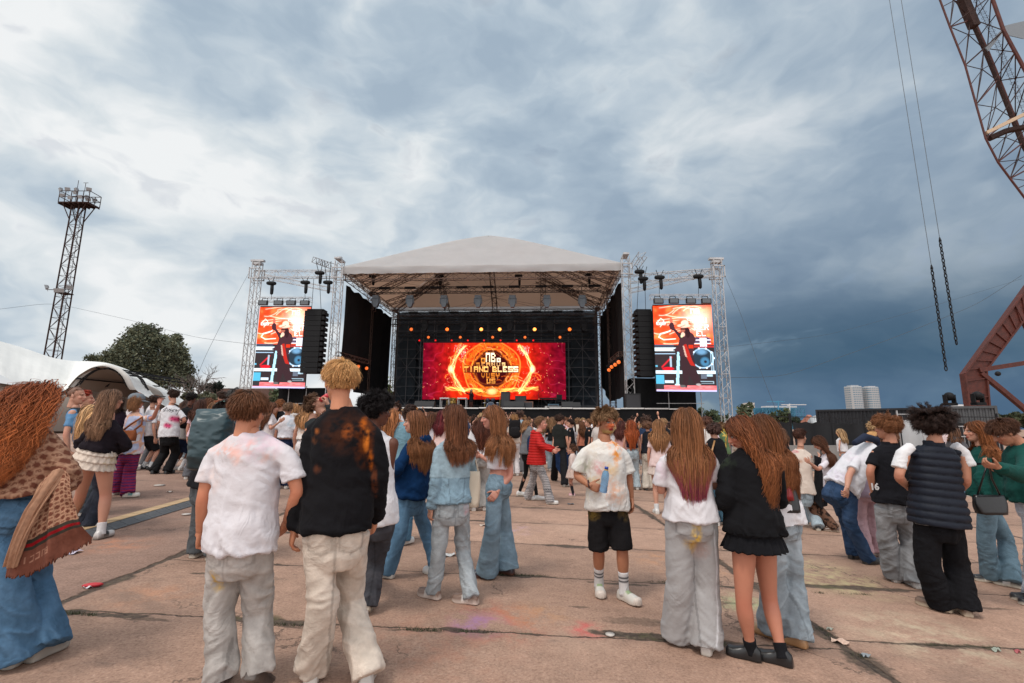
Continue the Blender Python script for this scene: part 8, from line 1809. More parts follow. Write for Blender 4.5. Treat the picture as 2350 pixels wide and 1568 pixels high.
# -- man with the big backpack
person('man in a black t-shirt and mint green cap seen from behind with a large backpack', (462, 1284), 1.74, -28, dict(c=(.014, .014, .016), ease=.026, hem=0, box=.8, folds=.009, slen=.72), dict(c=(.085, .092, .098), w=(.096, .086, .096), folds=.013, fade=.7, crest=.25, waist=.2), dict(style='short', len=.04, c=(.03, .02, .018), n=160, w=.003), sex='m', tier=0, skin='mid', hyaw=-40, seed=28,
  px=dict(neck=(512, 982), head=(520, 948), pel=(478, 1118), elR=(556, 1050, 0), haR=(560, 1100, .15), elL=(470, 1060, .1), haL=(480, 1110, .3), knL=(455, 1195), anL=(446, 1280), knR=(492, 1195, .05), anR=(486, 1286)), ftL=0, ftR=-30, shoe=dict(c=(.02, .02, .024), sole=(.52, .46, .38)))
def cap(hc, s, yaw, c, name, lab, brim=True, parent=None, tilt=.25):
 f = np.array((-math.sin(R(yaw)), math.cos(R(yaw)), 0)); r_ = np.array((math.cos(R(yaw)), math.sin(R(yaw)), 0)); T_ = thing(name, lab, 'cap', hc); mb = MB(); rings = []; n = 26; th = np.arange(n)/n*2*math.pi
 for z, q in ((.005, 1.10), (.03, 1.12), (.065, 1.08), (.098, .85), (.115, .55), (.124, .15)): rings.append(hc+np.outer(np.cos(th)*.086*q*s, r_)+np.outer(np.sin(th)*.104*q*s-.012*s, f)+np.array((0, 0, z*s+.012)))
 mb.loft(rings, True, c); mb.build('crown', M_CLOTH, T_, True)
 if brim:
  m2 = MB(); A = []; B = []
  for a in np.linspace(-1.15, 1.15, 14): A.append(hc+r_*math.sin(a)*.085*s+f*(math.cos(a)*.098*s)+np.array((0, 0, .02))); B.append(hc+r_*math.sin(a)*.088*s*.95+f*(math.cos(a)*.098*s+.075*s*math.cos(a*.9))+np.array((0, 0, .012-.02*tilt*4*math.cos(a))))
  m2.loft([np.array(A), np.array(B), np.array(B)-np.array((0, 0, .006)), np.array(A)-np.array((0, 0, .006))], False, c, False); m2.build('brim', M_CLOTH, T_, True)
 return T_
Yb = G(462, 1284)[1]
cap(P(520, 950, Yb+.02), 1.02, -40, (.30, .55, .50), 'cap', 'mint green cap on the man with the large backpack')
def backpack():
 c = P(476, 1078, Yb-.26); T_ = thing('backpack', 'large dark teal roll-top backpack on the man in the mint cap', 'backpack', c); mb = MB(); rings = []; n = 28; th = np.arange(n)/n*2*math.pi; w = P(520, 1000, Yb-.26)[0]-P(437, 1000, Yb-.26)[0]; Hh = P(476, 938, Yb-.26)[2]-c[2]
 for s, ww, tt in ((0, .70, .5), (.03, .84, .8), (.2, .9, 1), (.22, .88, .98), (.5, .96, .95), (.75, .98, .8), (.92, .97, .45), (1., 1.02, .10)):
  rings.append(c+np.stack([np.sign(np.cos(th))*np.abs(np.cos(th))**.45*ww*w/2+(s-.5)*.02, np.sign(np.sin(th))*np.abs(np.sin(th))**.6*tt*.15, np.full(n, s*Hh)], 1))
 V = np.concatenate(rings); m2 = MB(); m2.loft(rings, True); V, F = union(m2, .012, 4); N = normals(V, F); z = (V[:, 2]-c[2])/Hh; V = V+N*(.012*(ridge(fbm3(V*np.array((5, 5, 12)), 3, 3))-.5))[:, None]; C = np.tile((.022, .050, .060), (len(V), 1)); C[z < .22] *= .6; C[np.abs(z-.22) < .006] *= .3
 fastmesh('main_bag', V, F, C, mat('coated_nylon', rough=.35, spec=.5, vc=True, bump=.2, bscale=12), T_)
 mb = MB(); q = [P(528, 962, Yb-.12), P(548, 985, Yb-.03), P(545, 1020, Yb), P(520, 1045, Yb-.05)]; mb.tube(q, [.03, .035, .03, .02], 8, (.10, .13, .15), True, 0, .35); mb.build('shoulder_strap', M_CLOTH, T_, True)
 mb = MB(); mb.tube([P(505, 1035, Yb-.36), P(528, 1055, Yb-.3), P(548, 1075, Yb-.2)], .014, 6, (.01, .01, .012)); mb.build('compression_strap', M_CLOTH, T_, True)
backpack()
# ================================================================== PEOPLE: middle distance
def mid(label, u, v, H, yaw, top, bot, hair, **kw):
 kw.setdefault('tier', 1); return person(label, (u, v), H, yaw, top, bot, hair, **kw)
def T(c, **k): d_ = dict(c=c, ease=.022, hem=.0, box=.7, folds=.009); d_.update(k); return d_
def J(c, **k): d_ = dict(c=c, w=(.096, .084, .096), folds=.011, fade=.8, crest=.25, waist=.18); d_.update(k); return d_
def LH(c, **k): d_ = dict(style='long', len=.45, c=c, tip=tuple(q*1.6 for q in c), n=150, vol=.12, curl=(.006, 3)); d_.update(k); return d_
def SH(c, **k): d_ = dict(style='short', len=.065, c=c, tip=tuple(q*1.7 for q in c), n=170, vol=.2, taper=.4, lift=.2); d_.update(k); return d_
BR = (.12, .055, .03); DB = (.035, .018, .012); BL = (.36, .21, .10); GB_ = (.24, .13, .065); RD = (.28, .075, .025); BK = (.010, .007, .006); DBLOND = (.22, .13, .07)
NAVY = (.012, .02, .05); LJ = (.26, .31, .35); BJ = (.075, .16, .24)
def rainbow(V, N, C, sk, lx, ly, lz):
 n = fbm3(V*5, 3, 8); m_ = fbm3(V*7+3, 2, 4); C = np.tile((.60, .42, .45), (len(V), 1)); C[n > .5] = (.62, .36, .26); C[m_ > .55] = (.42, .46, .62); C[(n > .45)&(m_ < .42)] = (.62, .58, .60); return C
def stripes(c1, c2, s, c3=None):
 def f(V, N, C, sk, lx, ly, lz):
  q = (lz/s) % 1; C = np.where((q < .42)[:, None], np.array(c2), np.array(c1));
  if c3 is not None: C = np.where(((q > .6)&(q < .74))[:, None], np.array(c3), C)
  return C*(.9+.2*fbm3(V*20, 2, 3))[:, None]
 return f
# left group
tc_, skc = mid('woman in a grey cap, tie-dye shirt and purple striped trousers filming with a raised phone', 277, 1138, 1.66, -18, T((.6, .45, .45), fn=rainbow, hem=-.08, slen=.8, ease=.03, sw=(.06, .075, .078)), J((.10, .02, .08), fn=stripes((.13, .03, .115), (.25, .02, .05), .045, (.03, .01, .05)), w=(.105, .110, .120), end=1.9, folds=.014, pockets=False, mat=M_CLOTH),
 LH((.26, .14, .07), len=.16, n=170), tier=0, seed=41, skin='pink', px=dict(neck=(312, 945), head=(315, 922), elR=(352, 960, -.2), haR=(366, 926, -.2), pel=(300, 1035), elL=(290, 990, .1), haL=(300, 985, .35), anL=(264, 1136), anR=(290, 1142), knL=(275, 1085), knR=(297, 1088, .1)), hdR=(.1, 0, 1), hnR=(0, 1, 0), curlR=.9, sock=(.6, .6, .6), shoe=dict(c=(.58, .55, .50), sole=(.58, .52, .45), stripe=(.04, .20, .22)), ftL=-10, ftR=-60)
cap(P(315, 921, skc['hc'][1]), 1.06, -60, (.16, .18, .20), 'cap', 'washed grey baseball cap on the woman filming with her phone')
phone(366, 910, skc['haR'][1], 'black camera phone held up by the woman in the grey cap')
tote('red and green woven sling bag on the back of the woman in the grey cap', 292, 1012, skc['base'][1]-.28, .26, .17, (.22, .07, .03), P(330, 960, skc['base'][1]-.15), 'sling_bag', th=.14, sr=.016)
def stu():
 L_ = []; k = 1.0; x0, y0 = 374, 938
 seg = [[(0, 4), (5, 0), (2, 3), (6, 5), (1, 8)], [(4, 1), (10, -1)], [(8, -4), (6, 7)], [(11, 1), (10, 6), (13, 6), (15, 1)], [(19, 1), (15, 3), (19, 5), (15, 8)], [(24, 2), (20, 4), (23, 6), (19, 9)], [(26, 2), (26, 6), (30, 3)], [(32, 2), (27, 14)]]
 for s_ in seg: L_.append(('line', [(x0+x*1.05, y0+y*.95) for x, y in s_], .008, (.012, .012, .014), 1.))
 for cx_, cy_, r_ in ((400, 962, 11), (388, 977, 10)): L_.append((cx_, cy_, .0, (0, 0, 0), 0)) if 0 else None; L_.append(('line', [(cx_-3, cy_-1), (cx_+3, cy_+1)], .072 if r_ == 11 else .062, (.55, .06, .16), 1.))
 for cx_, cy_ in ((396, 958), (404, 960), (400, 964), (395, 966), (405, 967), (385, 973), (392, 975), (386, 981), (391, 982)): L_.append(('line', [(cx_, cy_), (cx_+.3, cy_)], .013, (.10, .01, .04), 1.))
 return [q for q in L_ if q]
mid('tall boy facing away in a white t-shirt printed with black script and two pink dice', 365, 1088, 1.84, 4, T((.60, .59, .61), paint=stu(), ease=.028, box=.9, hem=-.02, slen=.75, sw=(.06, .07, .074)), J((.012, .012, .013), denim=False, w=(.102, .098, .105)), SH(DB), sex='m', tier=0, seed=42, hyaw=70,
 px=dict(neck=(393, 930), pel=(388, 1002), head=(397, 908), anL=(350, 1088), anR=(382, 1088), elR=(424, 965), haR=(415, 972, .25), elL=(368, 970, .1), haL=(372, 975, .3)), shoe=SNEAK_B)
mid('boy leaning forward beside the dice shirt boy, white tee and black shorts', 335, 1078, 1.72, -30, T(W_), dict(kind='shorts', c=BLK, w=(.1, .105, .1), end=.95, denim=False, pockets=False), SH(DB), sex='m', seed=43, hyaw=30, sock=(.6, .6, .6), shoe=SNEAK_B, px=dict(neck=(350, 940), head=(352, 920), pel=(335, 1000)))
mid('boy with round black hair, navy shorts and white socks right of the dice shirt boy', 405, 1080, 1.74, -12, T((.5, .48, .46)), dict(kind='shorts', c=NAVY, w=(.1, .105, .1), end=1.0, denim=False, pockets=False), SH(BK, curl=(.008, 30), lift=.8), sex='m', skin='dark', seed=44, sock=(.62, .6, .6), sockh=.2, shoe=SNEAK_W, px=dict(neck=(432, 938), head=(440, 915), pel=(412, 1005)))
def small_pack(u, v, Y, w, h_, c, lab, cat='backpack'):
 p = P(u, v, Y); T_ = thing('backpack', lab, 'backpack', p); mb = MB(); mb.ell(p, np.eye(3), (w/2, .10, h_/2), 16, 10, c, 0, .6); mb.build('main_bag', M_CLOTH, T_, True); m2 = MB(); m2.ell(p+(0, -.08, -h_*.15), np.eye(3), (w*.38, .06, h_*.28), 14, 8, tuple(q*1.3 for q in c), 0, .6); m2.build('front_pocket', M_CLOTH, T_, True)
 for s_ in (-1, 1): m3 = MB(); m3.tube([p+(s_*w*.3, .05, h_*.45), p+(s_*w*.35, .16, h_*.55), p+(s_*w*.4, .26, h_*.4)], .018, 6, c); m3.build('shoulder_strap', M_CLOTH, T_, True)
small_pack(428, 960, G(405, 1080)[1]-.22, .32, .5, (.012, .012, .013), 'black backpack on the boy with navy shorts')
mid('shaven-headed man with a dark beard and a blue and black tie-dye shirt', 186, 1182, 1.80, -60, T((.12, .22, .36), fn=lambda V, N, C, sk, lx, ly, lz: np.where((fbm3(V*9, 3, 2) > .5)[:, None], np.array((.02, .025, .03)), np.array((.12, .25, .42)))), J((.05, .06, .07)), SH((.20, .10, .065), len=.004, nocap=True, vol=.0, n=20), sex='m', seed=45, hyaw=-75, px=dict(head=(176, 908), neck=(172, 938)))
mid('woman with bright red tied hair and a black hooded top near the tent', 203, 1150, 1.68, -40, T(BLK, sleeve='long', hood=True, ease=.03), J((.02, .02, .025)), dict(style='bun', c=(.33, .045, .02), n=150, bunpos=(0, -1., .1), bunr=.03), seed=46, hyaw=-60, px=dict(head=(198, 915)))
mid('dark-haired woman half hidden left of the skirt girl', 236, 1135, 1.62, 30, T((.03, .02, .03)), J((.03, .03, .04)), LH(DB, len=.2), seed=47)
mid('woman with pale blond hair and sunglasses between the shawl woman and the skirt girl', 196, 1215, 1.58, -50, T((.45, .42, .40)), J((.03, .035, .05)), LH((.55, .38, .20), len=.35), seed=48, hyaw=-75, px=dict(head=(213, 950)))
def shades():
 c = P(218, 936, G(196, 1215)[1]-.05); mb = MB()
 for s_ in (-1, 1): mb.ell(c+(s_*.03, 0, 0), np.eye(3), (.028, .012, .02), 12, 8)
 mb.bar(c+(-.01, 0, 0), c+(.01, 0, 0), .003); tag(mb.build('sunglasses', M_LEATH_B, None, True, c), 'dark sunglasses pushed up on the pale blond hair', 'sunglasses')
shades()
for i, (lab, u, v, H, yaw, tp, hr, sx) in enumerate((
 ('tall dark-haired boy in profile above the mint cap', 492, 1085, 1.88, 60, T((.6, .58, .58)), SH(DB), 'm'), ('man with thick greying dark hair right beside the mint cap', 512, 1150, 1.82, -10, T((.05, .05, .055)), SH((.05, .05, .05), len=.08), 'm'),
 ('girl with bright copper hair left of the mint cap', 482, 1095, 1.66, 40, T((.6, .45, .42)), LH(RD), 'f'), ('brown-haired girl in profile near the white marquees', 458, 1092, 1.70, -60, T(W_), LH(BR, len=.2), 'f'),
 ('dark long-haired girl behind the teal backpack', 440, 1100, 1.66, 10, T((.62, .42, .45)), LH((.07, .03, .02)), 'f'), ('woman with loose brown hair holding up a phone behind the teal backpack', 470, 1108, 1.60, 20, T((.62, .58, .56)), LH(GB_), 'f'),
 ('fair curly-haired child left of the mint cap', 490, 1075, 1.50, 70, T((.6, .5, .45)), SH(BL, len=.09), 'm'), ('boy with tousled brown hair behind the raised phone', 334, 1072, 1.72, -20, T(W_), SH(BR, len=.09), 'm'),
 ('woman with ginger hair and an arm raised beside the grey cap', 292, 1080, 1.75, 0, T(W_, sleeve='long'), LH(RD, len=.12), 'f'))):
 mid(lab, u, v, H, yaw, tp, J((.10, .10, .11)), hr, sex=sx, seed=60+i)
# between the left tower and the blond boy
mid('girl with a low twisted bun, white cropped tee and navy trousers', 645, 1122, 1.64, 8, T((.70, .69, .73), hem=.20, slen=.7, paint=[(668, 972, .09, (.35, .58, .72), .7)]), J(NAVY, denim=False, w=(.098, .092, .10)), dict(style='bun', c=(.16, .10, .06), n=170, bunpos=(0, -1., -.15), bunr=.035), seed=70)
mid('girl with straight blond hair in a white strappy top and long white trousers', 690, 1135, 1.67, 6, T((.72, .66, .62), hem=.22, cami=True, ease=.014, paint=[(690, 965, .1, ORG_, .8, (1.6, .4)), (688, 992, .12, (.75, .4, .2), .8, (1.6, .4))]), J((.68, .63, .63), denim=False, w=(.098, .088, .115), waist=.3, mat=M_CLOTH, pockets=False), LH(BL, len=.42, n=170), seed=71)
mid('girl in cream trousers right of the white trousers girl', 726, 1125, 1.60, -10, T((.70, .55, .50)), J((.60, .55, .50), denim=False), LH(BL, len=.3), seed=72)
mid('boy in a dark jacket tilting his head back to drink from a red can', 742, 1235, 1.72, -60, T((.025, .028, .03), sleeve='long', ease=.03), J((.05, .05, .05)), SH((.09, .05, .03), len=.08), sex='m', seed=73, hyaw=-85, hpitch=-55, px=dict(head=(722, 926), neck=(716, 962), elR=(768, 985, .0), haR=(752, 928, 0), elL=(700, 1010), haL=(705, 1060)), hdR=(-.3, 0, 1), hnR=(-1, 0, 0), curlR=1.)
def can(): c = P(744, 913, G(742, 1235)[1]-.03); ax = nrm(np.array((.7, 0, .5))); mb = MB(); mb.tube([c-ax*.06, c-ax*.055, c+ax*.05, c+ax*.06], [.024, .032, .032, .026], 14, (.5, .03, .04)); tag(mb.build('drink_can', M_LEATH, None, True, c), 'red drink can at the mouth of the boy in the dark jacket', 'can')
can()
mid('girl in a white hooded top with blond hair left of the straight-haired blond girl', 664, 1100, 1.66, -15, T((.66, .62, .60), sleeve='long', hood=True, ease=.03), J(LJ), LH(BL, len=.2), seed=74)
mid('girl with long copper ponytail in a black top beside the low bun girl', 628, 1105, 1.72, -20, T(BLK, sleeve='long'), J((.03, .03, .03)), dict(style='pony', c=(.26, .11, .045), n=160, tail=(.0, -.10, -.48), tailr=.045), seed=75)
mid('girl holding a phone at the left of the low bun girl, white tee', 606, 1118, 1.66, -60, T((.66, .6, .6)), J((.3, .28, .3)), LH(BR), seed=76, px=dict(elR=(620, 985, -.1), haR=(642, 968, -.1)))
# around the navy hoodie
mid('girl with long ginger-brown hair in a denim jacket right of the tank top boy', 908, 1250, 1.66, -18, T((.16, .28, .34), sleeve='long', ease=.03, mat=M_DENIM), J(BJ), LH((.34, .15, .06), len=.5), seed=80, px=dict(head=(898, 958)))
mid('girl with a dark bun and a grey-green jacket behind the navy hoodie girl', 932, 1190, 1.66, -12, T((.09, .10, .10), sleeve='long', ease=.03), J((.05, .05, .06)), dict(style='bun', c=DB, n=170, bunr=.04), seed=81, hyaw=-40)
mid('girl with long wavy dark hair and wide grey jeans behind the denim jacket girl', 1100, 1172, 1.68, 2, T((.70, .69, .71), slen=.8), J((.26, .25, .24), w=(.102, .1, .118)), LH((.085, .03, .018), len=.55, curl=(.012, 7), n=170), seed=82, shoe=SNEAK_W, px=dict(head=(1108, 972)))
for i, (lab, u, v, H, yaw, tp, bt, hr, sx) in enumerate((
 ('sandy-haired man in a beige jacket near the stage skirt', 944, 1062, 1.84, -60, T((.5, .46, .42), sleeve='long'), J((.2, .2, .2)), SH((.42, .20, .06)), 'm'),
 ('smiling girl with reddish hair right of the navy hoodie', 986, 1100, 1.64, 140, T((.62, .35, .32)), J(LJ), LH(RD, len=.3), 'f'),
 ('girl with long brown hair raising her arms between the hoodie and the denim jacket', 1000, 1092, 1.66, -40, T((.6, .42, .38), cami=True, hem=.2), J(LJ), LH(BR), 'f'),
 ('girl with a small black shoulder bag and a white tee left of the denim jacket', 985, 1120, 1.62, -20, T((.62, .6, .64)), J(BJ), LH(BR, len=.3), 'f'),
 ('girl with burgundy hair against the left side of the denim jacket', 1010, 1130, 1.66, -30, T((.62, .45, .42)), J((.4, .35, .33)), LH((.10, .015, .02)), 'f'))):
 mid(lab, u, v, H, yaw, tp, bt, hr, sex=sx, seed=90+i, px=dict(elL=(u-8, v-128, .0), haL=(u+10, v-140, .1)) if 'raising' in lab else {})
# centre gap
mid('girl with a black backpack and white trousers left of the grey sweater girl', 1180, 1092, 1.70, 12, T((.62, .5, .42)), J((.66, .62, .62), denim=False), LH((.30, .17, .07), len=.28), seed=100); small_pack(1182, 985, G(1180, 1092)[1]-.24, .36, .52, (.013, .012, .013), 'black backpack on the girl in white trousers')
mid('girl with a blond bob in a grey sweatshirt and black leggings', 1212, 1142, 1.64, -70, T((.14, .145, .155), sleeve='long', ease=.034), dict(kind='leggings', c=(.012, .012, .013), w=(.082, .058, .042), denim=False, pockets=False, ease=.004), LH((.26, .15, .075), len=.16), seed=101, hyaw=-95, px=dict(head=(1210, 977), anL=(1192, 1138), anR=(1232, 1148)), shoe=SNEAK_W, ftL=-80, ftR=-85); small_pack(1224, 1020, G(1212, 1142)[1]-.22, .26, .36, (.014, .03, .07), 'navy blue backpack carried by the grey sweatshirt girl')
mid('woman with a braided updo, red puffer jacket and black and white striped trousers', 1240, 1156, 1.66, -78, T((.42, .010, .008), sleeve='long', ease=.045, hem=-.05, box=.9, puff=.05, mat=M_PUFF, hood=True, sw=(.08, .078, .055)), J((.4, .38, .38), denim=False, fn=stripes((.50, .48, .48), (.05, .05, .06), .016), w=(.10, .085, .105), pockets=False, folds=.006, mat=M_CLOTH), dict(style='bun', c=(.22, .14, .08), n=170, bunpos=(0, -1., -.1), bunr=.022), tier=0, skin='pink', seed=102, hyaw=-92,
 px=dict(neck=(1232, 992), head=(1243, 972), pel=(1232, 1062), anL=(1212, 1148), anR=(1262, 1158), knL=(1222, 1105), knR=(1252, 1105), elR=(1240, 1022, -.12), haR=(1268, 1034, -.05), elL=(1240, 1020, .2), haL=(1272, 1030, .15)), ftL=-85, ftR=-88, shoe=SNEAK_W, curlR=.9)
mid('dark-haired boy in a black tee with a navy jacket tied round his waist', 1285, 1114, 1.72, -30, T((.018, .019, .018)), J((.014, .014, .016), denim=False, w=(.1, .1, .11)), SH(DB, len=.075), sex='m', seed=103, hyaw=-60, px=dict(anL=(1272, 1104), anR=(1296, 1118), elL=(1272, 1010, -.1), haL=(1268, 1030, -.05)), shoe=dict(c=(.3, .28, .26), sole=(.3, .25, .2)))
def tied():
 Yt = G(1285, 1114)[1]-.12; A = [P(1274, 1040, Yt), P(1290, 1036, Yt), P(1306, 1040, Yt+.1)]; B = [P(1276, 1072, Yt), P(1294, 1102, Yt-.03), P(1305, 1078, Yt+.1)]; c = A[1]; T_ = thing('tied_jacket', 'navy jacket knotted round the waist of the boy in the black tee', 'jacket', c); sheet('cloth', (A, B), 30, 24, lambda u, v: np.tile((.012, .025, .065), (len(u), 1)), T_, M_CLOTH, .02, .012)
tied()
mid('small girl in a pale pink dress and dark patterned tights with a ponytail', 1316, 1138, 1.02, 60, T((.62, .50, .46), sleeve='long', hem=-.05, ease=.02), dict(kind='skirt', c=(.60, .46, .40), tiers=1, t=(.2, -.5), flare=.06), dict(style='pony', c=(.10, .05, .03), n=160, tail=(.06, -.05, -.2), tailr=.022), seed=104, hyaw=75, hs=1.22, leg=.95, sock=(.02, .02, .025), sockh=.22, shoe=dict(c=(.55, .30, .32), sole=(.6, .55, .5)))
for i, (lab, u, v, H, yaw, tp, bt, hr, sx, ex) in enumerate((
 ('girl with a dark ponytail and black tee looking left behind the small girl', 1311, 1092, 1.62, 75, T(BLK), J((.05, .05, .06)), dict(style='pony', c=DB, n=150, tail=(.06, -.06, -.3)), 'f', {}),
 ('fair-haired girl in a black tee just left of the boy with the bottle', 1354, 1092, 1.66, 80, T((.012, .012, .014)), J((.04, .04, .05)), dict(style='pony', c=GB_, n=150, tail=(.05, -.05, -.25)), 'f', {}),
 ('smiling long-haired girl touching the left shoulder of the bottle boy', 1376, 1104, 1.70, 150, T((.5, .45, .42)), J((.2, .2, .22)), LH(BR), 'f', {'eyes': 1}),
 ('curly-haired girl in a rust top behind the fair-haired girl in black', 1338, 1086, 1.60, 30, T((.45, .16, .10), cami=True), J((.04, .04, .05)), LH((.13, .06, .03), curl=(.012, 8)), 'f', {}),
 ('boy with wavy brown hair behind the black tee boy', 1300, 1078, 1.70, 170, T((.6, .38, .42)), J((.3, .3, .3)), SH(BR), 'm', {'eyes': 1}),
 ('girl with very long copper hair in a black strappy top and pale jeans', 1454, 1124, 1.67, -8, T((.010, .012, .022), cami=True, hem=.22, ease=.012), J((.30, .35, .38), w=(.094, .08, .1)), LH((.30, .075, .022), len=.62, n=190, wide=.06), 'f', {}),
 ('person with curly brown hair, black vest top and cream trousers', 1492, 1126, 1.64, -15, T((.014, .015, .02), sleeve='none', hem=.05), J((.46, .41, .35), w=(.1, .098, .108)), SH((.12, .06, .035), len=.12, curl=(.012, 18)), 'f', {'shoe': SNEAK_B}),
 ('blond crop-haired man in a black jacket with his elbow out', 1530, 1122, 1.74, -20, T((.014, .015, .018), sleeve='long', ease=.035, stand=True), J((.02, .02, .025)), SH((.32, .20, .11), len=.03), 'm', {'px': dict(elL=(1500, 1010, 0), haL=(1512, 1042, -.1))}),
 ('girl with long light brown hair in a pink dress left of the polo shirt girl', 1520, 1180, 1.66, -10, T((.66, .50, .48), ease=.03, hem=-.1), dict(kind='skirt', c=(.6, .5, .45), tiers=1, t=(.1, -.35), flare=.05), LH((.26, .14, .065), len=.5, n=170), 'f', {'shoe': SNEAK_W, 'sock': (.6, .6, .6)}),
 ('girl with long dark red hair beside the boy with the bottle', 1430, 1116, 1.64, -40, T((.55, .30, .28), cami=True), J((.04, .04, .05)), LH((.09, .03, .025), len=.4), 'f', {}),
 ('boy with a wavy brown mop and white tee right of the polo shirt girl', 1632, 1150, 1.78, -15, T((.60, .57, .55)), J(BJ), SH((.085, .04, .028), len=.10, curl=(.010, 18)), 'm', {}),
 ('boy with a yellow and green powdered face, the taller of two', 1668, 1122, 1.72, 72, T((.10, .16, .08)), J((.1, .1, .1)), SH((.14, .08, .04)), 'm', {'skin': (.45, .34, .07)}),
 ('boy with a yellow powdered face and brown fringe, the shorter of two', 1650, 1126, 1.62, 76, T((.62, .45, .50)), J((.1, .1, .1)), SH((.13, .06, .035)), 'm', {'skin': (.55, .32, .05)}),
 ('girl in a loose black sweater with a tan strap left of the black hoodie girl', 1654, 1206, 1.60, 10, T((.012, .012, .014), sleeve='long', ease=.04), J((.05, .11, .16)), SH((.05, .025, .02), len=.10, curl=(.01, 16)), 'f', {}),
 ('girl with a brown bun in a printed cream tee and pale jeans', 1860, 1214, 1.66, -22, T((.62, .53, .46), ease=.03, box=.9, slen=.8, paint=[('line', [(1812, 1036), (1833, 1037)], .026, (.52, .20, .22), .9), ('line', [(1817, 1058), (1837, 1059)], .035, (.50, .30, .22), .8), ('line', [(1815, 1036), (1831, 1037)], .005, (.65, .5, .45), .9)]), J((.28, .34, .38), w=(.1, .092, .105)), dict(style='bun', c=(.07, .03, .02), n=180, bunpos=(-.45, -.95, .35), bunr=.045), 'f', {'hyaw': -60, 'tier': 0, 'px': dict(head=(1838, 1003), neck=(1836, 1030), pel=(1842, 1132), elR=(1868, 1075, .05), haR=(1880, 1050, .3), anL=(1852, 1206), anR=(1880, 1218)), 'shoe': SNEAK_BW}),
 ('brown-haired girl bending over something, white tee and leopard print trousers', 1904, 1218, 1.58, 68, T((.64, .60, .64), ease=.03, slen=.8), J((.10, .06, .045), fn=lambda V, N, C, sk, lx, ly, lz: np.where((fbm3(V*32, 2, 6) > .52)[:, None], np.array((.025, .016, .013)), np.array((.14, .075, .05)))), LH((.10, .045, .025), len=.5, n=170), 'f', {'hyaw': 72, 'hpitch': 40, 'tier': 0, 'px': dict(head=(1878, 1016), neck=(1898, 1040), pel=(1902, 1118), elL=(1878, 1078, -.1), haL=(1858, 1062, -.1), anL=(1888, 1216), anR=(1918, 1222)), 'shoe': dict(c=(.12, .07, .05), sole=(.35, .28, .22))}),
 ('person in lilac and pink baggy clothes mostly hidden behind the bending boy', 2008, 1280, 1.62, -10, T((.42, .34, .44), sleeve='long', ease=.04, hem=-.2), J((.50, .33, .36), denim=False, w=(.1, .095, .1)), SH(BR), 'f', {'px': dict(head=(2040, 1010))}))):
 sp_ = dict(ex); sp_.setdefault('tier', 1); person(lab, (u, v), H, yaw, tp, bt, hr, sex=sx, seed=120+i, **sp_)
def coat():
 Yt = G(1860, 1214)[1]-.1; A = [P(1868, 1045, Yt), P(1880, 1050, Yt), P(1892, 1062, Yt+.1)]; B = [P(1868, 1150, Yt), P(1885, 1170, Yt-.03), P(1904, 1150, Yt+.1)]; T_ = thing('draped_jacket', 'black jacket hanging over the arm of the printed cream tee girl', 'jacket', A[1]); sheet('cloth', (A, B), 30, 50, lambda u, v: np.tile((.014, .014, .016), (len(u), 1)), T_, M_CLOTH, .03, .02)
coat()
st_ = MB(); Ys = G(1654, 1206)[1]; st_.tube([P(1640, 1012, Ys-.1), P(1634, 1035, Ys-.2), P(1626, 1062, Ys-.18)], .014, 6, (.38, .20, .08)); tag(st_.build('bag_strap', M_LEATH, None, True, P(1634, 1035, Ys-.2)), 'tan leather bag strap across the back of the black sweater', 'strap')
ch = MB(); ch.tube([P(1661, 985, Ys-.12), P(1668, 998, Ys-.2), P(1664, 1012, Ys-.2)], .006, 5, (.7, .42, .06)); ch.tube([P(1655, 990, Ys-.15), P(1666, 1000, Ys-.2), P(1666, 1020, Ys-.2)], .006, 5, (.7, .42, .06)); tag(ch.build('gold_chain', M_VCM, None, True, P(1661, 985, Ys-.12)), 'gold chain hanging by the face beside the curly auburn hair', 'chain')
# ================================================================== PEOPLE: the crowd
ARCH = []
def arch(kind, sex, top, bot, hair, px=None, **kw):
 d_ = dict(label='standing person seen in the crowd', at=(0, 0), flat=True, H=1.70, yaw=0, sex=sex, tier=2, top=top, bot=bot, hair=hair, skin='fair', seed=200+len(ARCH), shoes=True); d_.update(kw)
 base = skeleton(d_)
 if px: d_['abs'] = px
 T_, sk = make_person(d_); ARCH.append((kind, sex, T_))
W1 = (1., 1., 1.)
_sk0 = skeleton
def skeleton(sp):      # archetypes give their joints in metres instead of picture positions
 sk = _sk0(sp)
 for k_, q in sp.get('abs', {}).items(): sk[k_] = np.array(q, float)
 return sk
ft = lambda **k: dict(c=W1, ease=.024, box=.7, folds=.010, **k)
fj = lambda **k: dict(c=W1, w=(.096, .084, .098), folds=.010, fade=.3, crest=.1, waist=.18, pockets=False, **k)
fold_ = dict(elL=(-.26, .03, 1.10), haL=(-.08, .26, 1.12), elR=(.26, .03, 1.10), haR=(.08, .26, 1.14))
up_r = dict(elR=(.34, .12, 1.50), haR=(.24, .22, 1.76)); up_l = dict(elL=(-.32, .10, 1.45), haL=(-.16, .24, 1.66))
hip_ = dict(elL=(-.36, -.04, 1.16), haL=(-.18, .02, .98))
arch('long hair', 'f', ft(hem=.0), fj(), dict(style='long', len=.42, c=W1, n=150, tip=W1), None)
arch('long hair', 'f', ft(hem=.2), fj(), dict(style='long', len=.52, c=W1, n=150, tip=W1, curl=(.012, 6)), fold_)
arch('long hair', 'f', ft(hem=.24, cami=True), fj(), dict(style='long', len=.36, c=W1, n=150, tip=W1), hip_)
arch('a ponytail', 'f', ft(hem=.05), fj(), dict(style='pony', c=W1, c2=W1, n=150, tip=W1, tail=(0, -.1, -.36)), None)
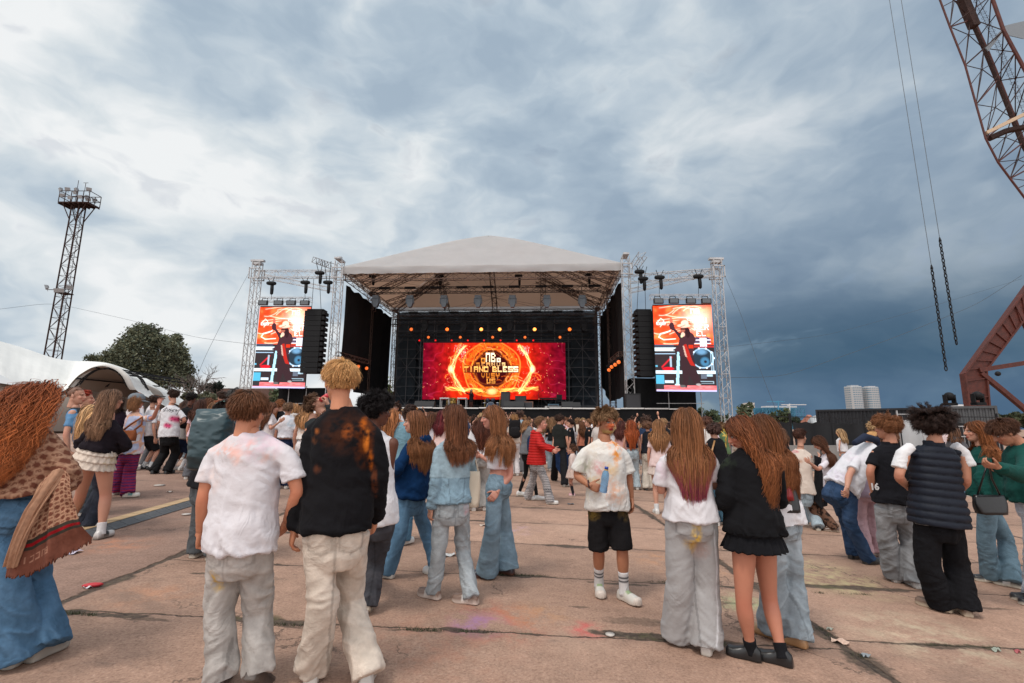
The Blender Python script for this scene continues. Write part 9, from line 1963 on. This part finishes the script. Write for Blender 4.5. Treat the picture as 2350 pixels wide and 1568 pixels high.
arch('a bun', 'f', ft(hem=.1), fj(), dict(style='bun', c=W1, tip=W1, n=150), fold_)
arch('short hair', 'm', ft(hem=-.04), fj(), dict(style='short', len=.07, c=W1, tip=W1, n=150), None)
arch('short hair', 'm', ft(hem=-.04), fj(), dict(style='short', len=.08, c=W1, tip=W1, n=150, lift=.4), fold_)
arch('curly hair', 'm', ft(hem=-.04), fj(), dict(style='short', len=.10, c=W1, tip=W1, n=150, lift=.5, curl=(.012, 16)), up_r)
arch('long hair', 'f', ft(hem=.1), fj(), dict(style='long', len=.40, c=W1, n=150, tip=W1), up_l)
arch('short hair', 'm', ft(hem=-.04, sleeve='long'), fj(), dict(style='short', len=.05, c=W1, tip=W1, n=150), None)
arch('long hair', 'f', ft(hem=.0, sleeve='long', hood=True), fj(), dict(style='long', len=.3, c=W1, n=150, tip=W1), fold_)
def crowd():
 rng = np.random.default_rng(77); placed = []
 TOPS = [((.66, .65, .67), 'white', 40), ((.66, .52, .52), 'pink', 12), ((.013, .013, .015), 'black', 22), ((.60, .52, .44), 'cream', 7), ((.10, .10, .11), 'grey', 6), ((.03, .05, .10), 'navy', 5), ((.30, .42, .50), 'light blue', 5), ((.40, .05, .04), 'red', 3), ((.06, .10, .05), 'green', 3), ((.5, .28, .12), 'tan', 3)]
 HAIR = [((.060, .028, .018), 'dark brown', 25), ((.13, .062, .034), 'brown', 28), ((.24, .125, .06), 'light brown', 20), ((.42, .26, .13), 'blond', 16), ((.012, .009, .008), 'black', 8), ((.28, .085, .03), 'red', 7)]
 LEG = [(.26, .31, .35), (.08, .16, .24), (.014, .014, .016), (.45, .40, .35), (.2, .2, .21), (.012, .02, .045), (.60, .56, .55)]
 pick = lambda L_: L_[rng.choice(len(L_), p=np.array([q[2] for q in L_])/sum(q[2] for q in L_))]
 def region(u, Y):
  if u < 700: return 'near the left tower'
  if u < 960: return 'below the left wing'
  if u < 1300: return 'below the main screen'
  if u < 1560: return 'below the right wing'
  if u < 1800: return 'right of the stage'
  return 'by the black fence'
 first = [True]*len(ARCH); n = 0; tries = 0
 plan = [(u, Y) for u, Y in ((1795, 16.5), (1928, 14.5), (2000, 17), (2032, 17.5), (2168, 13.5), (2188, 13), (2348, 9.0), (2150, 16), (1700, 17), (1745, 19), (1775, 18))]
 while n < 285 and tries < 9000:
  tries += 1
  if n < len(plan) and tries <= len(plan)*3: u, Y = plan[min(n, len(plan)-1)]; forced = True
  else:
   forced = False; Y = 13.0+24*rng.random()**.95; u = rng.uniform(400, 1735)
   if u < 640 and rng.random() < .35: continue
   if u > 1560 and rng.random() < .5: continue
   if 1200 < u < 1320 and Y < 15.5: continue
   if u < 560: Y = min(Y, 13+9*rng.random())
  x = ray(u, 980)[0]*Y
  dens = .52 if Y < 20 else .42
  if any((x-a)**2+(Y-b)**2 < dens**2 for a, b in placed) and not forced: continue
  placed.append((x, Y)); ai = rng.integers(len(ARCH)); kind, sex, A = ARCH[ai]; tc2 = pick(TOPS); hc2 = pick(HAIR); lc = LEG[rng.integers(len(LEG))]
  o = A if first[ai] else None
  if o is None:
   o = A.copy(); col.objects.link(o); kids = []
   for ch in KIDS[A.name]: c = ch.copy(); col.objects.link(c); c.parent = o; kids.append(c)
  else: first[ai] = False; kids = KIDS[A.name]
  o.location = (x, Y, float(gz(x, Y))); yw = rng.normal()*R(28) if rng.random() < .72 else rng.uniform(-math.pi, math.pi); o.rotation_euler = (0, 0, yw)
  hh = (rng.normal(1.66, .055) if sex == 'f' else rng.normal(1.77, .06)); s = max(1.5, hh)/1.70; o.scale = (s, s, s); sk_ = rng.uniform(.8, 1.12)
  for c in kids:
   nm = c.name.split('.')[0]
   cc = dict(hair=hc2[0], hair_bun=hc2[0], ponytail=hc2[0], body=(sk_, sk_*.97, sk_*.95), shirt=tc2[0], trousers=lc).get(nm, (1, 1, 1)); c.color = (*cc, 1)
  lab = 'person with %s %s, %s top, in the crowd %s' % (hc2[1], kind.replace('a ', ''), tc2[1], region(u, Y)); o['label'] = lab; o['category'] = 'person'; o['group'] = lab.replace('person', 'people'); n += 1
crowd()
# hands raised with small things in the crowd
def litter(u, v, lab, kind, c, s=.08, rot=0., name='litter', h_=.012):
 g = G(u, v); mb = MB(); rng = np.random.default_rng(int(u*v) % 9999); z = .004
 if kind == 'paper':
  n = 7; A = [];
  for i in range(n):
   for j in range(n): a, b = (i/(n-1)-.5)*s*2, (j/(n-1)-.5)*s*1.3; A.append((a*math.cos(rot)-b*math.sin(rot), a*math.sin(rot)+b*math.cos(rot), z+h_*(1+math.sin(i*1.3+j*.7+u))*.8))
  A = np.array(A)+rng.normal(size=(n*n, 3))*(s*.03, s*.03, .001); mb.add(A+g, [(i*n+j, (i+1)*n+j, (i+1)*n+j+1, i*n+j+1) for i in range(n-1) for j in range(n-1)], c)
 elif kind == 'plate': mb.tube([g+(0, 0, z), g+(0, 0, z+.004), g+(0, 0, z+.012)], [s*.7, s, s*1.05], 18, c)
 else: mb.ell(g+(0, 0, .018), np.array(((math.cos(rot), math.sin(rot), 0), (-math.sin(rot), math.cos(rot), 0), (0, 0, 1))), (s, s*.4, .018), 12, 7, c)
 tag(mb.build(name, M_VC, None, kind != 'paper', g), lab, 'litter')
litter(212, 1348, 'crushed red and white drink can on the concrete at the left', 'can', (.45, .02, .03), .075, .35, 'crushed_can'); litter(202, 1351, 'white torn end of the crushed can', 'paper', (.6, .58, .6), .03, .35, 'torn_scrap')
litter(155, 1270, 'colourful crumpled leaflet by the shawl fringe', 'paper', (.45, .40, .48), .10, .1, 'leaflet'); litter(428, 1182, 'clear plastic cup lid beside the cable ramp', 'plate', (.55, .50, .46), .06, 0, 'cup_lid'); litter(366, 1115, 'white paper plate near the dice shirt boy', 'plate', (.6, .55, .5), .09, 0, 'paper_plate')
litter(390, 1130, 'small pale scrap left of the cable ramp', 'paper', (.5, .45, .4), .05, .4, 'paper_scrap'); litter(1032, 1276, 'white triangular paper scrap behind the denim jacket girl', 'paper', (.62, .6, .58), .07, .5, 'paper_scrap'); litter(1012, 1214, 'pale scrap between the blue jeans legs', 'paper', (.5, .55, .55), .05, 1., 'paper_scrap')
litter(1355, 1185, 'orange-brown paper napkin on the slabs', 'paper', (.50, .28, .20), .07, .2, 'napkin'); litter(1400, 1176, 'small crumpled tissue near the napkin', 'paper', (.5, .42, .38), .035, .2, 'tissue', .02); litter(1310, 1158, 'dark plastic scrap in a crack', 'paper', (.10, .10, .11), .06, .1, 'plastic_scrap')
litter(1600, 1175, 'white strip of paper right of the bottle boy', 'paper', (.55, .52, .50), .07, .0, 'paper_strip'); litter(1585, 1205, 'second white strip of paper nearer the sweatpants', 'paper', (.55, .52, .50), .06, .1, 'paper_strip'); litter(1400, 1460, 'pale round bottle cap disc beside the wide crack', 'plate', (.5, .46, .42), .032, 0, 'disc'); litter(1545, 1468, 'torn clear wrapper in the wide crack', 'paper', (.42, .42, .40), .05, -.3, 'wrapper')
litter(1928, 1475, 'flat beige cardboard piece beside the long crack at the right', 'paper', (.60, .42, .33), .055, -.5, 'cardboard'); litter(1905, 1447, 'pale green scrap in the long crack', 'paper', (.36, .38, .32), .022, .2, 'paper_scrap'); litter(1985, 1508, 'grey crushed wrapper in the crack at the lower right', 'paper', (.22, .25, .27), .03, .2, 'wrapper'); litter(2285, 1495, 'greenish wrapper in the far right crack', 'paper', (.26, .29, .24), .03, .2, 'wrapper'); litter(2335, 1499, 'small red wrapper in the far right crack', 'paper', (.35, .08, .09), .02, .2, 'wrapper')
litter(1110, 1207, 'beige scrap of card left of the flared jeans', 'paper', (.5, .4, .33), .06, .3, 'paper_scrap'); litter(655, 1105, 'light paper strip under the low bun girl', 'paper', (.55, .5, .45), .06, .3, 'paper_strip')
# stage performer
def performer():
 c = on_deck(1081, 4.6); Tp, sk = make_person(dict(label='singer in a pale brimmed hat and dark patterned clothes performing on the stage', at=(0, 0), flat=True, H=1.82, yaw=180, sex='m', tier=2, top=dict(c=(.018, .014, .016), sleeve='long', ease=.035, hem=-.35), bot=dict(c=(.05, .02, .016), w=(.1, .1, .13), denim=False, pockets=False), hair=dict(style='long', len=.4, c=(.01, .008, .008), n=120), skin='mid', seed=400, shoes=True, abs=dict(elR=(-.34, -.1, 1.5), haR=(-.5, -.15, 1.62), elL=(.22, -.2, 1.22), haL=(.04, -.24, 1.5))))
 Tp.location = tuple(c); h = MB(); hc = c+np.array((0, 0, 1.80)); h.tube([hc, hc+(0, 0, .015)], [.2, .19], 20); h.tube([hc, hc+(0, 0, .1), hc+(0, 0, .13)], [.11, .10, .07], 18); tag(h.build('hat', mat('hat_felt', (.5, .36, .26), .8), None, True, hc), 'pale brimmed hat worn by the singer on stage', 'hat')
performer()
def weeds():
 rng = np.random.default_rng(5); mb = MB(); P0 = []
 for (u0, v0, u1, v1, n) in ((930, 1446, 1010, 1449, 6), (1060, 1450, 1130, 1452, 4), (600, 1434, 720, 1438, 5), (1140, 1320, 1260, 1323, 6), (1480, 1336, 1640, 1342, 6), (1880, 1362, 2000, 1366, 6), (2100, 1480, 2330, 1490, 7), (120, 1406, 230, 1414, 7), (1880, 1442, 1980, 1515, 6)):
  for _ in range(n): s = rng.random(); P0.append(G(u0+(u1-u0)*s, v0+(v1-v0)*s))
 V = []; F = []; C = []
 for p in P0:
  for _ in range(22):
   a = rng.uniform(0, 6.28); r_ = rng.uniform(0, .05); b = p+np.array((r_*math.cos(a)*1.6, r_*math.sin(a)*.5, 0)); h_ = rng.uniform(.008, .030); d_ = np.array((rng.normal()*.012, rng.normal()*.012, h_)); w = np.array((.002, .001, 0)); k = len(V); V += [b-w, b+w, b+d_]; F.append((k, k+1, k+2)); g = rng.uniform(.6, 1.2); C += [(.045*g, .050*g, .018*g)]*3
 mb.add(V, F, np.array(C)); tag(mb.build('crack_weeds', M_VC), 'sparse dark weeds growing in the slab cracks', 'weeds', kind='stuff')
weeds()
def far_crowd():
 rng = np.random.default_rng(9); mb = MB(); I = np.eye(3); HC = [(.06, .028, .018), (.11, .05, .03), (.2, .1, .05), (.36, .22, .11), (.012, .009, .008), (.24, .07, .025)]; TC = [(.6, .58, .6)]*5+[(.6, .45, .45)]*2+[(.02, .02, .022)]*2+[(.5, .42, .35), (.3, .4, .48)]
 for _ in range(230):
  Y = rng.uniform(20, 38.3); u = rng.uniform(585, 1735); x = ray(u, 980)[0]*Y; g = float(gz(x, Y)); H = rng.normal(1.68, .07); c = np.array((x, Y, g)); yw = rng.uniform(-1, 1); A = rot_z(yw); h_ = HC[rng.integers(6)]; tp = TC[rng.integers(len(TC))]; L_ = rng.random() < .6
  w = np.array((.085, .1, .125)); mb.ell(c+(0, 0, H-.13), A, w*(.85, .9, .95), 8, 6, (.42, .22, .15)); mb.ell(c+(0, 0, H-.10)-A[1]*.02, A, w*1.02, 9, 6, h_)
  if L_: mb.tube([c+(0, 0, H-.1)-A[1]*.05, c+(0, 0, H-.3)-A[1]*.09, c+(0, 0, H-.55)-A[1]*.13], [.085, .10, .05], 7, h_, flat=.5)
  R_ = []
  for z, a, b in ((H*.5, .16, .12), (H*.62, .14, .11), (H*.74, .18, .12), (H*.81, .17, .09), (H*.85, .06, .06)):
   th = np.arange(10)/10*6.283; R_.append(c+np.outer(np.cos(th)*a, A[0])+np.outer(np.sin(th)*b, A[1])+np.array((0, 0, z)))
  mb.loft(R_, True, tp);
  for s_ in (-1, 1): mb.tube([c+A[0]*s_*.19+(0, 0, H*.79), c+A[0]*s_*.24+(0, 0, H*.64), c+A[0]*s_*.2+A[1]*.15+(0, 0, H*.56)], [.05, .042, .035], 6, tp if rng.random() < .5 else (.42, .22, .15)); mb.tube([c+A[0]*s_*.09+(0, 0, H*.52), c+A[0]*s_*.1], [.09, .07], 6, (.1, .12, .15))
 tag(mb.build('far_crowd', mat('crowd_matte', rough=.85, spec=.1, vc=True), None, True), 'tightly packed people at the back of the crowd in front of the stage', 'crowd', kind='stuff')
far_crowd()
